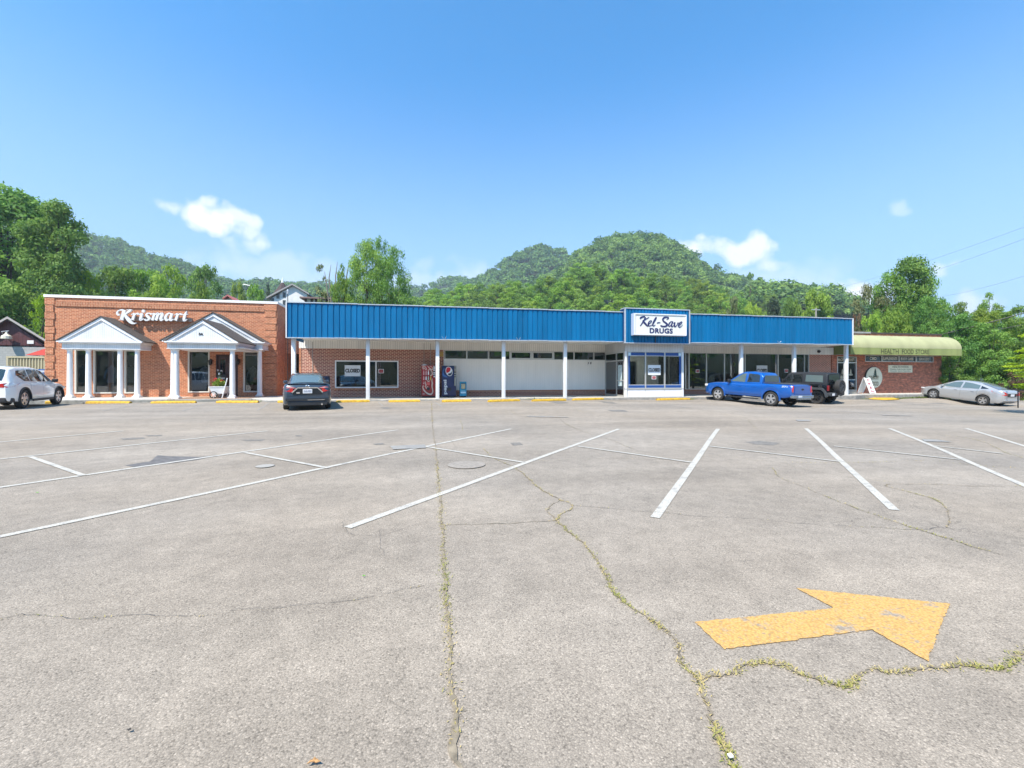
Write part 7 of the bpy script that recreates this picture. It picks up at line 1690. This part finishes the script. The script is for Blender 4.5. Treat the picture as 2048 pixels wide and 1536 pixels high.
# named single trees
T = [  # name, label, kind, leaf mat, H, R, clumps, leaves, leafsize, px, d, ytop, width px, seed
    ('maple_tree', 'tall dark green maple at the far left edge, the highest tree there', 'tall', L2, 18, 5.6, 86, 28500, .161, 12, 52, 377, 300, 1),
    ('maple_tree', 'dark green maple with pointed top right of the tallest left tree', 'tall', L2, 17, 5.5, 86, 28500, .161, 112, 50, 408, 190, 2),
    ('maple_tree', 'lower bushy green tree just above the maroon workshop roof', 'round', L1, 10, 5, 46, 13300, .168, 20, 58, 560, 130, 3),
    ('locust_tree', 'yellow green feathery tree rising above the left corner of the brick shop', 'round', L4, 9, 3.5, 39, 7220, .14, 165, 52, 556, 105, 4),
    ('locust_tree', 'yellow green feathery sapling between the workshop and the brick shop', 'wall', L4, 8, 3, 34, 4940, .119, 84, 43, 598, 62, 5),
    ('broadleaf_tree', 'mid green round tree above the first two letters of the shop name', 'round', L1, 12, 5, 50, 9880, .189, 235, 62, 544, 120, 6),
    ('broadleaf_tree', 'mid green round tree standing between two similar ones behind the brick shop', 'round', L3, 12, 5, 50, 9880, .189, 300, 64, 553, 100, 7),
    ('broadleaf_tree', 'bright green round tree above the last letters of the shop name', 'round', L3, 12, 5, 50, 10640, .189, 345, 60, 548, 100, 8),
    ('dark_oak_tree', 'dark green oak rising above the bright bushes behind the brick shop', 'round', L2, 14, 5, 55, 10640, .196, 412, 76, 541, 74, 9),
    ('small_tree', 'small bright green tree left of the pink red roof', 'round', L3, 8, 4, 34, 6460, .154, 402, 56, 577, 56, 10),
    ('pale_bush_tree', 'pale yellow green bush tree right of the pink red roof', 'round', L3, 8, 4, 34, 5320, .196, 476, 92, 580, 46, 11),
    ('pale_bush_tree', 'pale yellow green bush tree beside the dark conifer', 'round', L3, 8, 4, 34, 5320, .196, 512, 88, 582, 52, 12),
    ('conifer', 'dark conifer standing left of the white house', 'cone', L6, 12, 3.2, 69, 7980, .168, 536, 98, 566, 34, 13),
    ('vine_covered_trunk', 'narrow vine covered tree trunk leaning right above the blue canopy', 'column', L5, 13, 1.5, 52, 6840, .119, 644, 50, 521, 34, 14),
    ('tangled_tree', 'leafy green tree draped in vines left of the big tree cluster', 'round', L3, 10, 4, 52, 9880, .14, 680, 50, 546, 66, 15),
    ('poplar_tree', 'big airy green tree behind the blue canopy, left crown of the cluster', 'round', L1, 15, 5, 80, 18240, .133, 735, 50, 490, 84, 16),
    ('poplar_tree', 'big airy green tree behind the blue canopy, right crown of the cluster', 'round', L1, 14, 5, 75, 17100, .133, 785, 50, 510, 88, 17),
    ('poplar_tree', 'upright tree whose crown fills the middle of the big cluster', 'round', L1, 15, 5, 64, 14440, .133, 757, 52, 486, 64, 18),
    ('ridge_tree', 'lone spindly tree standing proud of the ridge right of the hill', 'round', L2, 12, 2.5, 18, 2850, .252, 1500, 190, 549, 22, 19),
    ('broadleaf_tree', 'bright green rounded tree above the right half of the blue canopy', 'round', L3, 12, 5, 50, 9880, .21, 1632, 84, 589, 66, 20),
    ('spruce_tree', 'blue grey rounded tree over the right half of the blue canopy', 'round', L6, 12, 5, 50, 7980, .196, 1545, 84, 607, 52, 21),
    ('small_tree', 'small bright tree left of the blue grey one above the canopy', 'round', L3, 8, 4, 34, 6080, .182, 1505, 80, 612, 44, 22),
    ('small_tree', 'dense green tree right of the blue grey one above the canopy', 'round', L1, 8, 4, 34, 6460, .182, 1585, 78, 608, 46, 23),
    ('dead_leaved_tree', 'brownish sparse tree above the raised sign panel side of the canopy', 'round', L5, 8, 3, 27, 2470, .182, 1466, 82, 603, 32, 24),
    ('magnolia_tree', 'olive toned tree left of the tall tree beyond the corner shop', 'round', L5, 11, 5, 50, 10640, .154, 1745, 52, 584, 84, 25),
    ('tall_poplar', 'tall pointed green tree rising highest beyond the corner shop', 'tall', L1, 16, 5, 172, 28500, .14, 1822, 50, 520, 150, 26),
    ('broadleaf_tree', 'green crown on the left shoulder of the tall pointed tree', 'round', L1, 12, 5, 60, 11000, .15, 1786, 51, 556, 88, 40),
    ('broadleaf_tree', 'green crown on the right shoulder of the tall pointed tree', 'round', L1, 12, 5, 60, 11000, .15, 1856, 51, 563, 84, 41),
    ('dark_cedar', 'dense dark green tree on the right flank of the tall tree', 'round', L2, 11, 4, 50, 10640, .126, 1858, 46, 602, 62, 27),
    ('viburnum', 'bright green bush directly above the roof of the corner shop', 'round', L3, 9, 4, 50, 10640, .14, 1790, 44, 617, 70, 28),
    ('viburnum', 'fresh green bush left above the corner shop roof beside the canopy end', 'round', L3, 8, 4, 39, 7980, .126, 1748, 43, 634, 56, 29),
    ('brown_shrub', 'reddish brown shrub at the right end of the blue canopy', 'round', L7, 7, 3, 29, 4180, .126, 1712, 42, 640, 30, 30),
    ('broadleaf_tree', 'light green tree with an open top left of the tallest tree at right edge', 'tall', L1, 13, 4.5, 57, 11400, .154, 1925, 52, 605, 76, 31),
    ('broadleaf_tree', 'tall green tree with drooping top branch near the right edge', 'tall', L1, 14, 4.5, 57, 12350, .154, 1975, 50, 588, 72, 32),
    ('yellow_maple', 'pale yellow green crown in the middle of the right hand trees', 'round', L3, 12, 4.5, 52, 11780, .14, 1985, 44, 620, 92, 33),
    ('hedge_tree', 'dark green leafy tree filling the space right of the corner shop', 'wall', L2, 10, 4.2, 73, 22800, .119, 1915, 37, 640, 110, 34),
    ('hedge_tree', 'mid green leafy tree behind the silver sedan roof', 'wall', L1, 10, 4.2, 73, 22800, .119, 1975, 36, 652, 110, 35),
    ('hedge_tree', 'tall mid green leafy tree at the right edge of the photo', 'wall', L1, 11, 4.2, 73, 22800, .119, 2040, 36, 625, 110, 36),
    ('hedge_tree', 'dark leafy tree at the right edge behind the yellow green branches', 'wall', L2, 9, 4.2, 57, 17100, .119, 2085, 34, 640, 110, 37),
    ('hedge_tree', 'leafy tree in the gap between the awning end and the silver sedan', 'wall', L1, 8, 3, 57, 15200, .105, 1900, 34.5, 692, 74, 38),
    ('brown_bush', 'dark brownish bush below the yellow green branches at right', 'round', L7, 3, 1.6, 24, 2200, .09, 2026, 33, 750, 40, 39),
]
for (nm, lab, kd, mm, H_, R_, nc, nl, ls, px, d, yt, wp, sd) in T:
    x, y = D(px, d); t = make_tree(nm, lab, kd, H_, R_, mm, nc, nl, ls, sd, cat='bush' if 'bush' in nm or 'shrub' in nm or nm == 'viburnum' else 'tree')
    s_ = .96 if kd in ('round', 'wall') else .99
    put(t, px, d, yt, H_ * s_, wp, R_ * 1.08, base=max(-.5, hill_z(px, d)) if d > 66 else lot_z(min(x, 40), 26) - .5, rz=sd * 1.3)
# bare vine-clad stems beside the leaning trunk
t = thing('dead_tree', (*D(672, 50), 0), 'bare grey dead stems poking out of the vine draped tree', 'dead tree'); b = MB(); xx, yy = D(672, 50)
for (a, c_, e) in ((658, 556, 530), (671, 552, 523), (694, 548, 526), (652, 562, 543)):
    p = at(a, c_, 50); q = at(a + (4 if a > 655 else -3), e, 50); b.tube([(xx, yy, 4), p, q], [.12, .06, .02], 5)
b.build('branch', mat('dead_wood', (.20, .17, .15), .9), t)
# near yellow-green maple branches reaching in from the right
C, Q = [], []; R = np.random.RandomState(5)
for (px, py, n) in ((2046, 668, 3), (2052, 700, 5), (2040, 705, 3), (2030, 716, 3), (2044, 735, 4), (2020, 730, 3), (2008, 738, 2), (2036, 752, 3), (2048, 770, 4), (2026, 774, 3), (2062, 730, 6), (2070, 690, 6), (2075, 760, 6), (2085, 720, 8)):
    for _ in range(n): x, y, z = at(px + 12 + R.uniform(-8, 8), py + R.uniform(-5, 5), 19 + R.uniform(-.8, .8)); C.append((x, y, z)); Q.append((.25, .25, .05))
tx, ty = D(2110, 19); t = thing('japanese_maple', (tx, ty, lot_z(tx, ty) - .1), 'yellow green fine leaved branches reaching in from the right edge', 'tree')
leaf_cloud('crown', C, Q, 6500, .035, L4, t, 9, up=1.2)
b = MB(); zb_ = lot_z(tx, ty); b.tube([(tx, ty, zb_ - .3), (tx - .1, ty, zb_ + 1.2), (tx - .3, ty + .2, zb_ + 2.6)], [.12, .09, .05], 8)
for c_ in C[::5]: b.tube([(tx - .15, ty, zb_ + 1.3), ((tx + c_[0]) / 2, (ty + c_[1]) / 2, (zb_ + 1.3 + c_[2]) / 2 + .2), c_], [.04, .025, .008], 5)
b.build('trunk', BARK, t, smooth=50)
# low hedge and bank at the right edge
C, Q = [], []
for px in range(2030, 2130, 7):
    for yy_ in (803, 809): x, y, z = at(px + 8, yy_ - R.uniform(0, 6), 34 + R.uniform(-.5, .5)); C.append((x, y, z)); Q.append((.35, .35, .28))
tx, ty = D(2080, 34); t = thing('clipped_hedge', (tx, ty, lot_z(tx, ty)), 'low clipped green hedge along the handrail at the right edge', 'hedge'); leaf_cloud('foliage', C, Q, 7000, .045, L1, t, 12)
# bright wood behind the canopy: copies of six trees
WG = 'broadleaf trees in the wood behind the blue canopy'
protos = []
for i in range(6):
    kd = ('round', 'tall', 'round', 'round', 'tall', 'round')[i]
    protos.append((make_tree('woodland_tree', 'broadleaf tree in the bright green wood directly behind the blue canopy', kd, 15, 4.6 if kd == 'round' else 4.0, (L3, L3, L1, L3, L1, L1)[i], 52, 7500, .20, 100 + i, group=WG), 15, 4.6))
R = random.Random(21); k = 0
rows = [(82, 100, 26, .95), (102, 122, 34, 1.0), (124, 150, 40, 1.05), (152, 182, 44, 1.1), (184, 200, 30, 1.1)]
for d0, d1, cnt, sc in rows:
    for i in range(cnt):
        px = 822 + (1600 - 822) * (i + R.uniform(-.3, 1.3)) / cnt; d = R.uniform(d0, d1)
        pt, H_, Rr = protos[k % 6]; t = pt if k < 6 else copy_tree(pt); k += 1
        z = hill_z(px, d); x, y = D(px, d); s = R.uniform(.75, 1.05) * sc * (.72 if z < 3 else 1)
        if px > 1480: s *= .8
        t.location = (x, y, z - .3); t.scale = (s * R.uniform(.9, 1.15), s * R.uniform(.9, 1.15), s); t.rotation_euler = (0, 0, R.uniform(0, 6.28))
# undergrowth trees on the low rise beyond the corner shop and left of the hill
for i in range(34):
    px = R.choice([R.uniform(1560, 1720), R.uniform(1560, 1780), R.uniform(1880, 2150), R.uniform(-60, 130)]); d = R.uniform(70, 130) if px > 200 else R.uniform(62, 80)
    pt, H_, Rr = protos[k % 6]; t = copy_tree(pt); k += 1; z = hill_z(px, d) if d > 66 else -.5; x, y = D(px, d); s = R.uniform(.5, .72) if px > 200 else .7
    if 1640 < px < 1760: s *= .8
    t['label'] = 'background broadleaf tree beyond the shops, outside the bright wood'; t['group'] = 'background trees either side of the shops'
    t.location = (x, y, z - .3); t.scale = (s * 1.1, s * 1.1, s); t.rotation_euler = (0, 0, R.uniform(0, 6.28))

# ------------------------------------------------------------------ the air between here and the hills
b = MB(); b.box(-1100, 1500, -115, 1000, -3.5, 170)
hz = b.build('haze', None); tag(hz, kind='stuff'); hm_ = bpy.data.materials.new('haze_air'); hm_.use_nodes = True; nt = hm_.node_tree; nt.nodes.clear()
o_ = nt.nodes.new('ShaderNodeOutputMaterial'); v_ = nt.nodes.new('ShaderNodeVolumePrincipled'); v_.inputs['Color'].default_value = (.80, .90, 1, 1); v_.inputs['Density'].default_value = .00042; v_.inputs['Anisotropy'].default_value = .2
nt.links.new(v_.outputs[0], o_.inputs['Volume']); hz.data.materials.append(hm_)
